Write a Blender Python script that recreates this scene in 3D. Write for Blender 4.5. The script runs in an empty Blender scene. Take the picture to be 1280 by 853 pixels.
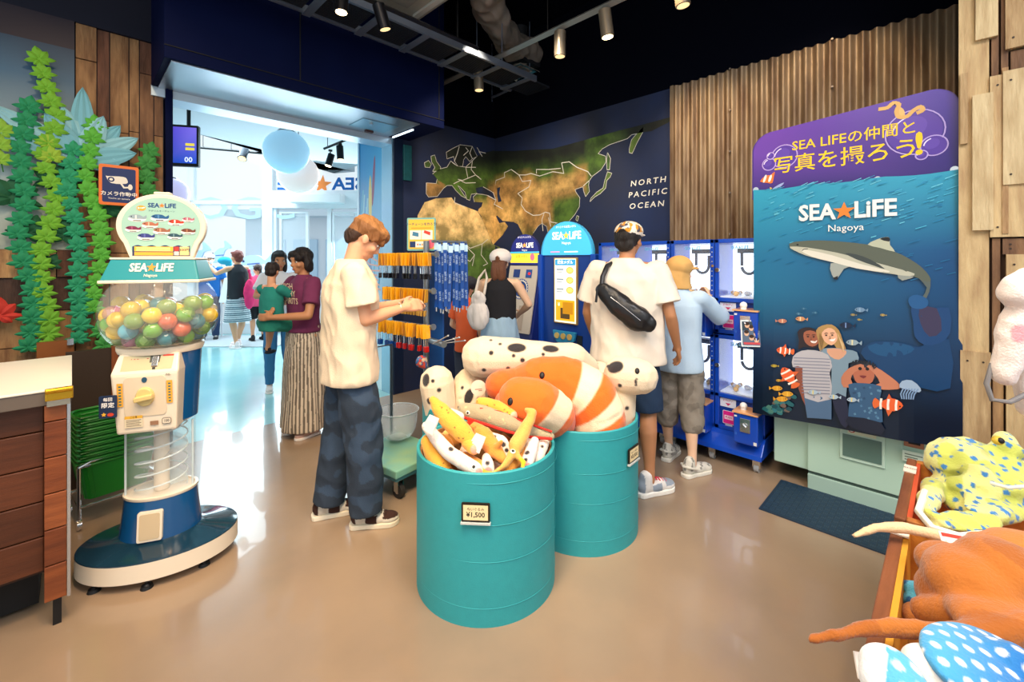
import bpy, bmesh, math, random
import numpy as np
from mathutils import Vector, Matrix, Euler, noise
random.seed(4)
PI = math.pi
S2 = math.sqrt(2)
FPX, CAMH, HOR = 550.0, 1.48, 325.0
C = bpy.context.scene.collection
V = Vector

# ------------------------------------------------------------------ camera
cam = bpy.data.cameras.new('camera'); camo = bpy.data.objects.new('camera', cam); C.objects.link(camo)
cam.sensor_width = 36; cam.lens = 36 * FPX / 1280
cam.shift_y = -(426.5 - HOR) / 1280
cam.clip_start = 0.02
camo.location = (0, 0, CAMH); camo.rotation_euler = (PI / 2, 0, -PI / 4)
bpy.context.scene.camera = camo
# ------------------------------------------------------------------ world, exposure
sc = bpy.context.scene
sc.view_settings.view_transform = 'Standard'; sc.view_settings.look = 'None'
sc.view_settings.exposure = 0.0; sc.view_settings.gamma = 1.0
w = bpy.data.worlds.new('world'); sc.world = w; w.use_nodes = True
w.node_tree.nodes['Background'].inputs[0].default_value = (0.86, 0.95, 1.0, 1)
w.node_tree.nodes['Background'].inputs[1].default_value = 1.1

def W(px, z, h):                       # photo column + depth + height -> world
    u = (px - 640) * z / FPX
    return V(((u + z) / S2, (z - u) / S2, h))
def at(px, py, z):                     # photo point at a depth
    return W(px, z, CAMH - (py - HOR) * z / FPX)
def uz(u, z, h=0): return V(((u + z) / S2, (z - u) / S2, h))
def zofX(px, X): r = (px - 640) / FPX; return X * S2 / (1 + r)
def zofY(px, Y): r = (px - 640) / FPX; return Y * S2 / (1 - r)
def onX(px, py, X): return at(px, py, zofX(px, X))
def onY(px, py, Y): return at(px, py, zofY(px, Y))

# ------------------------------------------------------------------ lights
def area(name, loc, aim, size, power, col, sy=None, spread=115):
    l = bpy.data.lights.new(name, 'AREA'); l.energy = power; l.color = col; l.size = size
    l.spread = math.radians(spread)
    if sy: l.shape = 'RECTANGLE'; l.size_y = sy
    o = bpy.data.objects.new(name, l); C.objects.link(o); o.location = loc
    o.rotation_euler = (V(aim) - V(loc)).to_track_quat('-Z', 'Y').to_euler(); return o
def spot(name, loc, aim, power, col=(1, .72, .42), ang=70, r=.04, blend=.7):
    l = bpy.data.lights.new(name, 'SPOT'); l.energy = power; l.color = col; l.spot_size = math.radians(ang)
    l.spot_blend = blend; l.shadow_soft_size = r
    o = bpy.data.objects.new(name, l); C.objects.link(o); o.location = loc
    o.rotation_euler = (V(aim) - V(loc)).to_track_quat('-Z', 'Y').to_euler(); return o
WARM = (1, .70, .40); NEUT = (1, .90, .78); COOL = (.70, .88, 1)
# daylight of the glazed lobby
area('lobby_daylight', uz(-4.0, 8.3, 2.6), uz(-2.2, 4.0, .3), 3.2, 230, (.72, .92, 1), 3.0, 170)
area('lobby_sky', uz(-5.4, 6.6, 4.3), uz(-4.0, 6.4, 0), 2.4, 150, (.75, .93, 1), None, 170)
# fill lamps added under the ceiling, unseen and without fixtures, some behind the camera
area('shop_fill_a', (1.2, .9, 3.9), (1.5, 1.7, 0), 1.2, 30, (1, .80, .58))
area('shop_fill_b', (-.5, .6, 3.8), (1.4, 2.2, .4), 1.4, 50, (1, .80, .58))
area('shop_fill_c', (1.1, -1.3, 3.8), (2.2, .6, .6), 1.4, 44, (.94, .94, 1))
spot('wall_wash_left', (.1, 2.3, 3.5), (-.05, 4.35, 1.3), 75, WARM, 80, .08)
spot('wall_wash_map', (2.5, 2.3, 3.5), (4.0, 3.4, 1.6), 190, (1, .84, .64), 70, .08)
spot('wall_wash_map_b', (2.6, 3.0, 3.45), (3.2, 4.35, 1.6), 120, (1, .80, .56), 80, .08)
spot('wall_wash_tin', (2.9, 1.4, 3.5), (4.0, 1.5, 1.9), 150, WARM, 75, .06)
spot('wall_wash_tin_b', (2.9, .55, 3.5), (4.0, .75, 2.3), 60, WARM, 70, .06)
spot('wall_wash_plank', (2.1, -.35, 3.5), (3.3, -.5, 1.8), 27, (1, .78, .5), 80, .06)
spot('counter_fill', (-.35, 1.9, 3.5), (-.2, 2.95, .95), 55, WARM, 42, .05)
spot('floor_fill_left', (.2, 1.0, 3.6), (.45, 2.0, 0), 170, (1, .62, .30), 62, .06)
spot('bin_fill', (.5, .9, 3.6), (1.6, 1.8, .7), 75, (1, .86, .68), 42, .05)
spot('crate_fill', (1.2, -.5, 3.5), (1.7, -.1, .7), 60, (1, .84, .62), 60, .05)

# ------------------------------------------------------------------ materials
def lin(h):
    if isinstance(h, (tuple, list)): return tuple(h[:3]) + (1,)
    h = h.lstrip('#'); r = [int(h[i:i + 2], 16) / 255 for i in (0, 2, 4)]
    return tuple((c / 12.92 if c <= .04045 else ((c + .055) / 1.055) ** 2.4) for c in r) + (1,)
MC = {}
def mat(h, rough=.5, metal=0, bump=0, bs=60, var=0, vs=6, emit=0, trans=0, ior=1.45, alpha=1, coat=0, sheen=0, stretch=None, dark=None, name=None, vc=False):
    key = (str(h), rough, metal, bump, bs, var, vs, emit, trans, ior, alpha, coat, sheen, stretch, dark, vc)
    if key in MC: return MC[key]
    m = bpy.data.materials.new(name or 'surface'); m.use_nodes = True; nt = m.node_tree; N = nt.nodes; L = nt.links
    b = N['Principled BSDF']; b.inputs['Roughness'].default_value = rough; b.inputs['Metallic'].default_value = metal
    col = lin(h) if h else (1, 1, 1, 1)
    b.inputs['Base Color'].default_value = col
    b.inputs['IOR'].default_value = ior
    b.inputs['Transmission Weight'].default_value = trans
    b.inputs['Alpha'].default_value = alpha
    b.inputs['Coat Weight'].default_value = coat
    if sheen: b.inputs['Sheen Weight'].default_value = sheen; b.inputs['Sheen Roughness'].default_value = .5
    tc = None
    if bump or var:
        tc = N.new('ShaderNodeTexCoord'); mp = N.new('ShaderNodeMapping'); L.new(tc.outputs['Object'], mp.inputs[0])
        if stretch: mp.inputs['Scale'].default_value = stretch
    src = None
    if vc:
        a = N.new('ShaderNodeAttribute'); a.attribute_name = 'Col'; src = a.outputs['Color']; L.new(src, b.inputs['Base Color'])
    if var:
        n = N.new('ShaderNodeTexNoise'); n.inputs['Scale'].default_value = vs; n.inputs['Detail'].default_value = 6
        L.new(mp.outputs[0], n.inputs['Vector'])
        mr = N.new('ShaderNodeMapRange'); L.new(n.outputs[0], mr.inputs[0]); mr.inputs[1].default_value = .3; mr.inputs[2].default_value = .7
        mx = N.new('ShaderNodeMix'); mx.data_type = 'RGBA'; mx.blend_type = 'MIX'
        L.new(mr.outputs[0], mx.inputs['Factor'])
        if dark: d = lin(dark)
        else: d = tuple(c * (1 - var) for c in col[:3]) + (1,)
        mx.inputs['A'].default_value = d; mx.inputs['B'].default_value = col
        if vc:
            mx.blend_type = 'MULTIPLY'; L.new(src, mx.inputs['A']); mx.inputs['B'].default_value = (1 - var,) * 3 + (1,)
        L.new(mx.outputs['Result'], b.inputs['Base Color'])
    if bump:
        n2 = N.new('ShaderNodeTexNoise'); n2.inputs['Scale'].default_value = bs; n2.inputs['Detail'].default_value = 4
        L.new(mp.outputs[0], n2.inputs['Vector'])
        bp = N.new('ShaderNodeBump'); bp.inputs['Strength'].default_value = bump; bp.inputs['Distance'].default_value = .01
        L.new(n2.outputs[0], bp.inputs['Height']); L.new(bp.outputs[0], b.inputs['Normal'])
    if emit:
        b.inputs['Emission Strength'].default_value = emit
        if vc: L.new(src, b.inputs['Emission Color'])
        else: b.inputs['Emission Color'].default_value = col
    MC[key] = m; return m
PRINT = mat('#ffffff', .55, vc=True, name='printed')
PRINTG = mat('#ffffff', .25, vc=True, name='printed_gloss')
PRINTLIT = mat('#ffffff', .3, vc=True, emit=.9, name='backlit_print')
SKIN = mat('#ffffff', .5, vc=True, name='skin')
PLUSH = mat('#ffffff', .9, vc=True, bump=.35, bs=160, sheen=.3, name='plush')
CLOTH = mat('#ffffff', .9, vc=True, bump=.3, bs=240, name='cloth')
GLASS = mat('#ffffff', .02, trans=1, ior=1.08, name='clear_plastic')
CHROME = mat('#d8d8d8', .18, 1, name='chrome')
BLACK = mat('#101012', .5, name='black_plastic')

# ------------------------------------------------------------------ objects and tags
def mesh_from(name, vs, fs):
    me = bpy.data.meshes.new(name); me.from_pydata([tuple(v) for v in vs], [], fs); me.update(); return me
def link(name, me, mats, parent=None, smooth=False):
    o = bpy.data.objects.new(name, me); C.objects.link(o)
    if mats is not None:
        for m in (mats if isinstance(mats, (list, tuple)) else [mats]): me.materials.append(m)
    if parent: o.parent = parent
    if smooth: me.shade_smooth()
    return o
def tag(o, label=None, cat=None, group=None, kind=None):
    if label: o['label'] = label
    if cat: o['category'] = cat
    if group: o['group'] = group
    if kind: o['kind'] = kind
    return o
def thing(name, label, cat, loc=(0, 0, 0), rz=0, group=None, scale=1):
    o = bpy.data.objects.new(name, None); C.objects.link(o); o.empty_display_size = .1
    o.location = loc; o.rotation_euler = (0, 0, rz); o.scale = (scale,) * 3
    return tag(o, label, cat, group)
def mw(o): return Matrix.LocRotScale(o.location, o.rotation_euler, o.scale)
def keep(o):                            # part built in world coordinates
    o.matrix_parent_inverse = mw(o.parent).inverted(); return o
def children(o): return [c for c in bpy.data.objects if c.parent == o]
def dup(o, parent=None):
    c = o.copy(); C.objects.link(c); c.parent = parent
    if parent is not None: c.matrix_parent_inverse = o.matrix_parent_inverse
    for ch in o.children: dup(ch, c)
    return c

class MB:
    def __init__(s): s.v = []; s.f = []; s.m = []; s.M = Matrix()
    def add(s, vs, fs, mi=0, M=None):
        n = len(s.v); T = s.M @ M if M is not None else s.M
        s.v += [T @ V(v) for v in vs]; s.f += [tuple(i + n for i in f) for f in fs]; s.m += [mi] * len(fs); return s
    def box(s, c, d, rot=None, mi=0, taper=1):
        x, y, z = [a / 2 for a in d]; t = taper
        vs = [(-x, -y, -z), (x, -y, -z), (x, y, -z), (-x, y, -z), (-x * t, -y * t, z), (x * t, -y * t, z), (x * t, y * t, z), (-x * t, y * t, z)]
        M = Matrix.Translation(c) @ (Euler(rot).to_matrix().to_4x4() if rot else Matrix())
        return s.add(vs, [(3, 2, 1, 0), (4, 5, 6, 7), (0, 1, 5, 4), (1, 2, 6, 5), (2, 3, 7, 6), (3, 0, 4, 7)], mi, M)
    def bb(s, a, b, mi=0):
        return s.box([(a[i] + b[i]) / 2 for i in range(3)], [abs(a[i] - b[i]) for i in range(3)], mi=mi)
    def cyl(s, p0, p1, r0, r1=None, n=20, mi=0, sx=1, cap=True):
        p0, p1 = V(p0), V(p1); r1 = r0 if r1 is None else r1
        d = p1 - p0; q = d.to_track_quat('Z', 'Y') if d.length > 1e-9 else Euler((0, 0, 0)).to_quaternion()
        vs = []
        for p, r in ((p0, r0), (p1, r1)):
            for i in range(n):
                a = 2 * PI * i / n; vs.append(p + q @ V((r * math.cos(a) * sx, r * math.sin(a), 0)))
        fs = [(i, (i + 1) % n, n + (i + 1) % n, n + i) for i in range(n)]
        if cap: fs += [tuple(range(n))[::-1], tuple(range(n, 2 * n))]
        return s.add(vs, fs, mi)
    def lathe(s, prof, n=40, c=(0, 0, 0), sx=1, sy=1, mi=0, cap0=False, cap1=False, rot=None):
        vs = []
        for r, z in prof:
            for i in range(n):
                a = 2 * PI * i / n; vs.append((r * math.cos(a) * sx, r * math.sin(a) * sy, z))
        fs = []
        for k in range(len(prof) - 1):
            for i in range(n): fs.append((k * n + i, k * n + (i + 1) % n, (k + 1) * n + (i + 1) % n, (k + 1) * n + i))
        if cap0: fs.append(tuple(range(n))[::-1])
        if cap1: fs.append(tuple(range((len(prof) - 1) * n, len(prof) * n)))
        M = Matrix.Translation(c) @ (Euler(rot).to_matrix().to_4x4() if rot else Matrix())
        return s.add(vs, fs, mi, M)
    def tube(s, pts, r, n=8, mi=0, closed=False):
        pts = [V(p) for p in pts]; k = len(pts); rs = r if isinstance(r, (list, tuple)) else [r] * k
        vs = []; prev = None
        for i, p in enumerate(pts):
            d = (pts[(i + 1) % k] - pts[i - 1]) if closed else (pts[min(i + 1, k - 1)] - pts[max(i - 1, 0)])
            d.normalize()
            if prev is None:
                a = V((0, 0, 1)) if abs(d.z) < .9 else V((1, 0, 0)); nx = d.cross(a).normalized()
            else: nx = (prev - d * prev.dot(d)).normalized()
            prev = nx; ny = d.cross(nx)
            for j in range(n):
                t = 2 * PI * j / n; vs.append(p + (nx * math.cos(t) + ny * math.sin(t)) * rs[i])
        fs = []
        for i in range(k if closed else k - 1):
            for j in range(n): fs.append((i * n + j, i * n + (j + 1) % n, ((i + 1) % k) * n + (j + 1) % n, ((i + 1) % k) * n + j))
        if not closed: fs += [tuple(range(n))[::-1], tuple(range((k - 1) * n, k * n))]
        return s.add(vs, fs, mi)
    def prism(s, pts, th, M=None, mi=0):           # outline in xy, thickness along z
        n = len(pts); vs = [(p[0], p[1], 0) for p in pts] + [(p[0], p[1], th) for p in pts]
        fs = [tuple(range(n))[::-1], tuple(range(n, 2 * n))] + [(i, (i + 1) % n, n + (i + 1) % n, n + i) for i in range(n)]
        return s.add(vs, fs, mi, M)
    def sph(s, c, r, mi=0, n=2, rot=None, sc=(1, 1, 1)):
        vs, fs = ICO[n]; M = Matrix.Translation(c) @ (Euler(rot).to_matrix().to_4x4() if rot else Matrix())
        return s.add([(v[0] * r * sc[0], v[1] * r * sc[1], v[2] * r * sc[2]) for v in vs], fs, mi, M)
    def build(s, name, mats, parent=None, smooth=False, bevel=0, auto=False, world=False):
        me = mesh_from(name, s.v, s.f)
        o = link(name, me, mats, parent)
        for i, p in enumerate(me.polygons): p.material_index = s.m[i]
        bm = bmesh.new(); bm.from_mesh(me); bmesh.ops.recalc_face_normals(bm, faces=bm.faces); bm.to_mesh(me); bm.free()
        if smooth:
            me.shade_smooth()
            try: me.set_sharp_from_angle(angle=math.radians(42))
            except Exception: pass
        if bevel:
            b = o.modifiers.new('bevel', 'BEVEL'); b.width = bevel; b.segments = 2; b.limit_method = 'ANGLE'; b.angle_limit = .7
        if world and parent: keep(o)
        return o
ICO = {}
for _k in (1, 2, 3):
    _b = bmesh.new(); bmesh.ops.create_icosphere(_b, subdivisions=_k, radius=1); _b.verts.ensure_lookup_table()
    ICO[_k] = ([tuple(v.co) for v in _b.verts], [tuple(v.index for v in f.verts) for f in _b.faces]); _b.free()
def rrect(w, h, r, n=5, cx=0, cy=0):
    pts = []
    for (sx, sy, a0) in ((1, -1, -90), (1, 1, 0), (-1, 1, 90), (-1, -1, 180)):
        for i in range(n + 1):
            a = math.radians(a0 + 90 * i / n); pts.append((cx + sx * (w / 2 - r) + r * math.cos(a), cy + sy * (h / 2 - r) + r * math.sin(a)))
    return pts
def frame_M(o, x, y):                   # matrix with local x,y axes, origin o
    x = V(x).normalized(); y = V(y); n = x.cross(y).normalized(); y = n.cross(x)
    m = Matrix((x, y, n)).transposed().to_4x4(); m.translation = V(o); return m

# ------------------------------------------------------------------ temp scene for baking fonts and blobs
TS = bpy.data.scenes.new('bake')
def bake(o):
    TS.collection.objects.link(o); TS.view_layers[0].update(); dg = TS.view_layers[0].depsgraph
    me = bpy.data.meshes.new_from_object(o.evaluated_get(dg)); TS.collection.objects.unlink(o); return me
TXT = {}
def text_mesh(s, bold=0, sp=1.0):
    k = (s, bold, sp)
    if k not in TXT:
        cu = bpy.data.curves.new('t', 'FONT'); cu.body = s; cu.size = 1; cu.align_x = 'CENTER'; cu.align_y = 'CENTER'
        cu.offset = bold; cu.resolution_u = 2; cu.space_character = sp; cu.fill_mode = 'FRONT' if hasattr(cu, 'fill_mode') else cu.fill_mode
        o = bpy.data.objects.new('t', cu); me = bake(o)
        TXT[k] = ([(v.co.x, v.co.y) for v in me.vertices], [tuple(p.vertices) for p in me.polygons])
        bpy.data.objects.remove(o); bpy.data.meshes.remove(me)
    return TXT[k]
def smoothpts(pts, n=3, closed=True):
    out = []; k = len(pts)
    for i in range(k if closed else k - 1):
        p0 = pts[(i - 1) % k] if closed or i > 0 else pts[i]; p1 = pts[i]; p2 = pts[(i + 1) % k]; p3 = pts[(i + 2) % k] if closed or i + 2 < k else p2
        for j in range(n):
            t = j / n
            out.append(tuple(.5 * ((2 * p1[d]) + (-p0[d] + p2[d]) * t + (2 * p0[d] - 5 * p1[d] + 4 * p2[d] - p3[d]) * t * t + (-p0[d] + 3 * p1[d] - 3 * p2[d] + p3[d]) * t ** 3) for d in range(len(p1))))
    if not closed: out.append(tuple(pts[-1]))
    return out
def ell(cx, cy, rx, ry, n=16, a=0):
    ca, sa = math.cos(a), math.sin(a)
    return [(cx + rx * math.cos(t) * ca - ry * math.sin(t) * sa, cy + rx * math.cos(t) * sa + ry * math.sin(t) * ca) for t in [2 * PI * i / n for i in range(n)]]
def star(cx, cy, r, r2, a0=PI / 2, n=5):
    return [(cx + (r if i % 2 == 0 else r2) * math.cos(a0 + PI * i / n), cy + (r if i % 2 == 0 else r2) * math.sin(a0 + PI * i / n)) for i in range(2 * n)]
class Print:
    """flat print: coloured shapes in (s,t) metres laid on a surface"""
    def __init__(s, lay=.0006): s.v = []; s.f = []; s.c = []; s.l = lay; s.k = 0; s.n = 0
    def H(s): s.n += 1; return s.l * (s.k + 1) + .00007 * s.n
    def poly(s, pts, col, lift=None, cols=None):
        h = s.H() if lift is None else s.l * lift; n = len(s.v)
        s.v += [(p[0], p[1], h) for p in pts]; s.f.append(tuple(range(n, n + len(pts))))
        s.c.append([lin(c) for c in cols] if cols else lin(col)); return s
    def rect(s, x0, y0, x1, y1, col, **k): return s.poly([(x0, y0), (x1, y0), (x1, y1), (x0, y1)], col, **k)
    def line(s, pts, wd, col, closed=False):
        h = s.H(); q = list(pts) + ([pts[0]] if closed else [])
        for a, b in zip(q[:-1], q[1:]):
            d = V((b[0] - a[0], b[1] - a[1]));
            if d.length < 1e-6: continue
            h += .00001; e = d.normalized() * wd * .3; nx = V((-d.y, d.x)).normalized() * wd / 2; n = len(s.v)
            A = V(a[:2]) - e; B = V(b[:2]) + e
            s.v += [(A.x - nx.x, A.y - nx.y, h), (B.x - nx.x, B.y - nx.y, h), (B.x + nx.x, B.y + nx.y, h), (A.x + nx.x, A.y + nx.y, h)]
            s.f.append((n, n + 1, n + 2, n + 3)); s.c.append(lin(col))
        return s
    def text(s, st, x, y, size, col, bold=0, sx=1, rot=0, sp=1.0, shear=0):
        h = s.H(); vs, fs = text_mesh(st, bold, sp); n = len(s.v); ca, sa = math.cos(rot), math.sin(rot)
        for a, b in vs:
            a = a * size * sx + b * size * shear; b = b * size
            s.v.append((x + a * ca - b * sa, y + a * sa + b * ca, h))
        for f in fs: s.f.append(tuple(i + n for i in f)); s.c.append(lin(col))
        return s
    def logo(s, x, y, size, col='#ffffff', sub='Nagoya', starc='#f0932b', subcol=None):
        s.text('SEA', x - size * 1.0, y, size, col, .03, .86); s.text('LiFE', x + size * 1.08, y, size, col, .03, .86)
        s.poly(star(x + size * .03, y + size * .02, size * .42, size * .17, .3), starc)
        if sub: s.text(sub, x + size * .05, y - size * .68, size * .36, subcol or col)
        return s
    def build(s, name, surf, parent=None, m=None, sub=0, world=True):
        """surf(x,y,h)->Vector or a matrix"""
        if isinstance(surf, Matrix): M = surf; surf = lambda x, y, h: M @ V((x, y, h))
        me = mesh_from(name, s.v, s.f)
        ca = me.color_attributes.new('Col', 'FLOAT_COLOR', 'CORNER'); buf = []
        for p in me.polygons:
            c = s.c[p.index]
            if isinstance(c, list): buf += [x for k in range(p.loop_total) for x in c[k]]
            else: buf += list(c) * p.loop_total
        ca.data.foreach_set('color', buf)
        if sub:
            bm = bmesh.new(); bm.from_mesh(me); bmesh.ops.triangulate(bm, faces=bm.faces)
            for _ in range(5):
                es = [e for e in bm.edges if e.calc_length() > sub]
                if not es: break
                bmesh.ops.subdivide_edges(bm, edges=es, cuts=1); bmesh.ops.triangulate(bm, faces=[f for f in bm.faces if len(f.verts) > 3])
            bm.to_mesh(me); bm.free()
        for v in me.vertices: v.co = surf(*v.co)
        me.update()
        o = link(name, me, m or PRINT, parent)
        if parent and world: keep(o)
        return o

# ------------------------------------------------------------------ organic solids
def blob(name, prims, vox, parent=None, m=None, col='#cccccc', colfn=None, sm=4, wr=None, post=None, spots=None):
    """union of tapered capsules, ellipsoids and lofts -> one smooth continuous skin"""
    b = MB()
    for p in prims:
        k = p[0]
        if k == 'c':
            _, a, c, r0, r1 = p; b.sph(a, r0); b.sph(c, r1)
            if (V(a) - V(c)).length > 1e-4: b.cyl(a, c, r0, r1, 18)
        elif k == 'e':
            b.sph(p[1], 1, sc=p[2], rot=p[3] if len(p) > 3 else None, n=3)
        elif k == 't':
            pts = p[1]
            for i, (q, r) in enumerate(pts):
                b.sph(q, r)
                if i: b.cyl(pts[i - 1][0], q, pts[i - 1][1], r, 18)
        elif k == 'l':                                   # rings: (x,y,z,rx,ry)
            rs = p[1]; vs = []; n = 28; fs = []
            for (x, y, z, rx, ry) in rs:
                for i in range(n): a = 2 * PI * i / n; vs.append((x + rx * math.cos(a), y + ry * math.sin(a), z))
            for q in range(len(rs) - 1):
                for i in range(n): fs.append((q * n + i, q * n + (i + 1) % n, (q + 1) * n + (i + 1) % n, (q + 1) * n + i))
            fs += [tuple(range(n))[::-1], tuple(range((len(rs) - 1) * n, len(rs) * n))]
            b.add(vs, fs)
        elif k == 'k': b.cyl(p[1], p[2], p[3], p[4], 24, sx=p[5] if len(p) > 5 else 1)
        elif k == 'b': b.box(p[1], p[2], p[3] if len(p) > 3 else None)
        elif k == 'p': b.prism(p[1], p[2], p[3])
    me = mesh_from('src', b.v, b.f)
    bm = bmesh.new(); bm.from_mesh(me); bmesh.ops.recalc_face_normals(bm, faces=bm.faces); bm.to_mesh(me); bm.free()
    o = bpy.data.objects.new('src', me)
    r = o.modifiers.new('r', 'REMESH'); r.mode = 'VOXEL'; r.voxel_size = vox; r.adaptivity = 0
    if sm: s = o.modifiers.new('s', 'SMOOTH'); s.iterations = sm; s.factor = .6
    out = bake(o); bpy.data.objects.remove(o); bpy.data.meshes.remove(me)
    if wr:
        amp, fr = wr[0], wr[1]; st = wr[2] if len(wr) > 2 else (1, 1, 1); off = V((random.random() * 9, random.random() * 9, random.random() * 9))
        ns = [v.normal.copy() for v in out.vertices]
        for v, n in zip(out.vertices, ns):
            if m is None or m is CLOTH: n.z *= .12
            q = V((v.co.x * st[0], v.co.y * st[1], v.co.z * st[2])) * fr + off
            v.co += n * amp * (noise.noise(q) + .5 * noise.noise(q * 2.3) + .55 * (.5 - 2 * abs(noise.noise(V((q.x * 1.4 + q.z * .8, q.y * 1.4, q.z * .9))))))
    if post:
        for v in out.vertices: v.co = post(v.co)
    sp = []
    for s4 in (spots or []):
        sx, sy, sr, scol = s4[:4]; asp = s4[4] if len(s4) > 4 else 1; an = s4[5] if len(s4) > 5 else 0           # a spot lies where that line of sight first meets the skin
        best = None
        for v in out.vertices:
            z = (v.co.x + v.co.y) / S2; a_ = (v.co.x - v.co.y) / S2 / z * FPX + 640 - sx; b_ = HOR - (v.co.z - CAMH) * FPX / z - sy
            if a_ * a_ + b_ * b_ < 12 and (best is None or z < best[0]): best = (z, v.co.copy())
        if best: sp.append((best[1], sr, lin(scol), asp, math.cos(an), math.sin(an)))
    if sp:
        f0 = colfn
        def colfn(co):
            bc = (f0(co) if f0 else None) or lin(col)
            if isinstance(bc, str): bc = lin(bc)
            for c0, r0, cc, asp, ca_, sa_ in sp:
                d = co - c0; L_ = d.length
                if L_ > r0 * max(1, asp) + .01: continue
                if asp != 1:
                    du = (d.x - d.y) / S2; a1 = du * ca_ + d.z * sa_; b1 = -du * sa_ + d.z * ca_; dp = (d.x + d.y) / S2; L_ = math.sqrt((a1 / asp) ** 2 + b1 ** 2 + (dp * .4) ** 2)
                t = max(0, min(1, (r0 - L_) / (vox * .8) + .5))
                if t > 0: bc = tuple(bc[i] * (1 - t) + cc[i] * t for i in range(3)) + (1,)
            return bc
    ca = out.color_attributes.new('Col', 'FLOAT_COLOR', 'POINT')
    base = lin(col); buf = []
    if colfn:
        memo = {}
        for v in out.vertices:
            c = colfn(v.co) or base
            if isinstance(c, str):
                if c not in memo: memo[c] = lin(c)
                c = memo[c]
            buf += c
    else: buf = list(base) * len(out.vertices)
    ca.data.foreach_set('color', buf)
    out.materials.clear()
    return link(name, out, m or CLOTH, parent, True)

# ================================================================== SETTING
def struct(o): return tag(o, kind='structure')
CONC = mat('#a98f74', .22, bump=.02, bs=9, var=1, vs=1.1, dark='#8a7866', coat=.4, name='polished_concrete')
TEALF = mat('#9fd0d0', .2, bump=.02, bs=9, var=1, vs=1.2, dark='#82bcc4', coat=.3, name='lobby_floor')
NAVY = mat('#040e34', .7, bump=.05, bs=300, var=.2, vs=2, name='navy_panel')
def matte(m):
    m.node_tree.nodes['Principled BSDF'].inputs['Specular IOR Level'].default_value = .08; return m
matte(NAVY)
NAVYD = mat('#02040f', .95, name='dark_ceiling')
XW, YW = 4.0, 4.35            # map wall plane, entrance wall plane
struct(MB().bb((-2.5, -2.6, -.08), (XW + .3, YW, 0)).build('floor', CONC))
fl = MB(); fl.bb((-3.2, YW, -.08), (9, 7.9, 0))
struct(fl.build('floor_lobby', TEALF))
out = MB(); out.prism([tuple(uz(-22, 8.95))[:2], tuple(uz(10, 8.95))[:2], tuple(uz(14, 34))[:2], tuple(uz(-34, 34))[:2]], .1, Matrix.Translation((0, 0, -.16)))
struct(out.build('ground_outside', mat('#d4d6d6', .8)))
lobfar = MB(); q = [tuple(V(a)[:2]) for a in ((-3.2, 7.9, 0), uz(-9.5, 9.0), uz(-1.0, 9.0), (9, 7.9, 0))]
# remaining lobby floor up to the glass (camera-diagonal storefront)
lobfar.prism([(-3.2, 7.9), tuple(uz(-8.6, 8.95))[:2], tuple(uz(-2.2, 8.95))[:2], (9, 7.9)] , .08, Matrix.Translation((0, 0, -.08)))
struct(lobfar.build('floor_lobby_far', TEALF))
# ceiling
struct(MB().bb((-2.5, -2.6, 4.3), (XW + .3, YW, 4.4)).build('ceiling', NAVYD))
# ---- map wall (tin + map) and upper painted band
TOPW = 3.1
wm = MB(); wm.bb((XW, -1.6, 0), (XW + .15, YW + .15, 4.3)); struct(wm.build('wall_right', NAVYD))
MAPY0 = onX(843, 200, XW).y
BR = MB(); BR.bb((XW - .002, MAPY0, 0), (XW, YW, TOPW)); 
# ---- entrance wall: right piece, left piece, header box
JR, JL = 2.49, .56
struct(MB().bb((JR, YW, 0), (XW + .15, YW + .2, 4.3)).build('wall_back', NAVYD))
struct(MB().bb((-2.5, YW + .03, 0), (JL - .05, YW + .2, 4.3)).build('wall_left', mat('#141c2c', .8)))
hb = MB(); hb.bb((.43, 3.67, 2.82), (2.69, YW, 4.3)); hbo = struct(hb.build('trim_1', NAVY, bevel=.004))
# recessed seams and soffit sheet of the header
sm = MB()
for x in (1.28, 2.62): sm.bb((x, 3.664, 2.9), (x + .008, 3.672, 4.3))
sm.bb((.43, 3.664, 2.9), (2.69, 3.672, 2.906))
o = sm.build('seam', mat('#03060f', .8), hbo)
STEEL = mat('#b9c0cc', .32, .85, bump=.12, bs=30, stretch=(1, 30, 30), name='brushed_steel')
s2 = MB(); s2.bb((.47, 3.70, 2.812), (2.42, YW + .0, 2.82)); o = s2.build('soffit_sheet', STEEL, hbo)
s2 = MB(); s2.bb((1.93, 3.9, 2.806), (2.3, 4.2, 2.813)); s2.build('access_panel', mat('#8fb4c8', .35, .6), hbo)
s2 = MB(); s2.cyl((2.05, 3.98, 2.806), (2.05, 3.98, 2.79), .018); s2.build('sprinkler', CHROME, hbo, smooth=True)
s2 = MB(); s2.bb((2.12, 4.22, 2.79), (2.2, 4.26, 2.812)); s2.build('sensor', mat('#503030', .5), hbo)
s2 = MB(); s2.bb((2.46, 3.9, 2.806), (2.475, 4.3, 2.819)); s2.build('light_slot', mat('#dff4ff', .4, emit=2.5), hbo)
# jambs
struct(MB().bb((JL - .045, YW - .03, 0), (JL, YW + .22, 2.82)).build('trim_2', NAVY, bevel=.003))
struct(MB().bb((JR, YW - .03, 0), (JR + .12, YW + .22, 2.82)).build('trim_3', mat('#0a1c38', .4), bevel=.003))
struct(MB().bb((.43, YW + .0, 2.75), (2.62, YW + .22, 2.83)).build('trim_4', mat('#c9dff0', .3, .4)))
struct(MB().bb((JR - .012, YW - .01, 0), (JR, YW + .215, 2.8)).build('trim_11', mat('#9cc4d8', .25, .6)))
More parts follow.
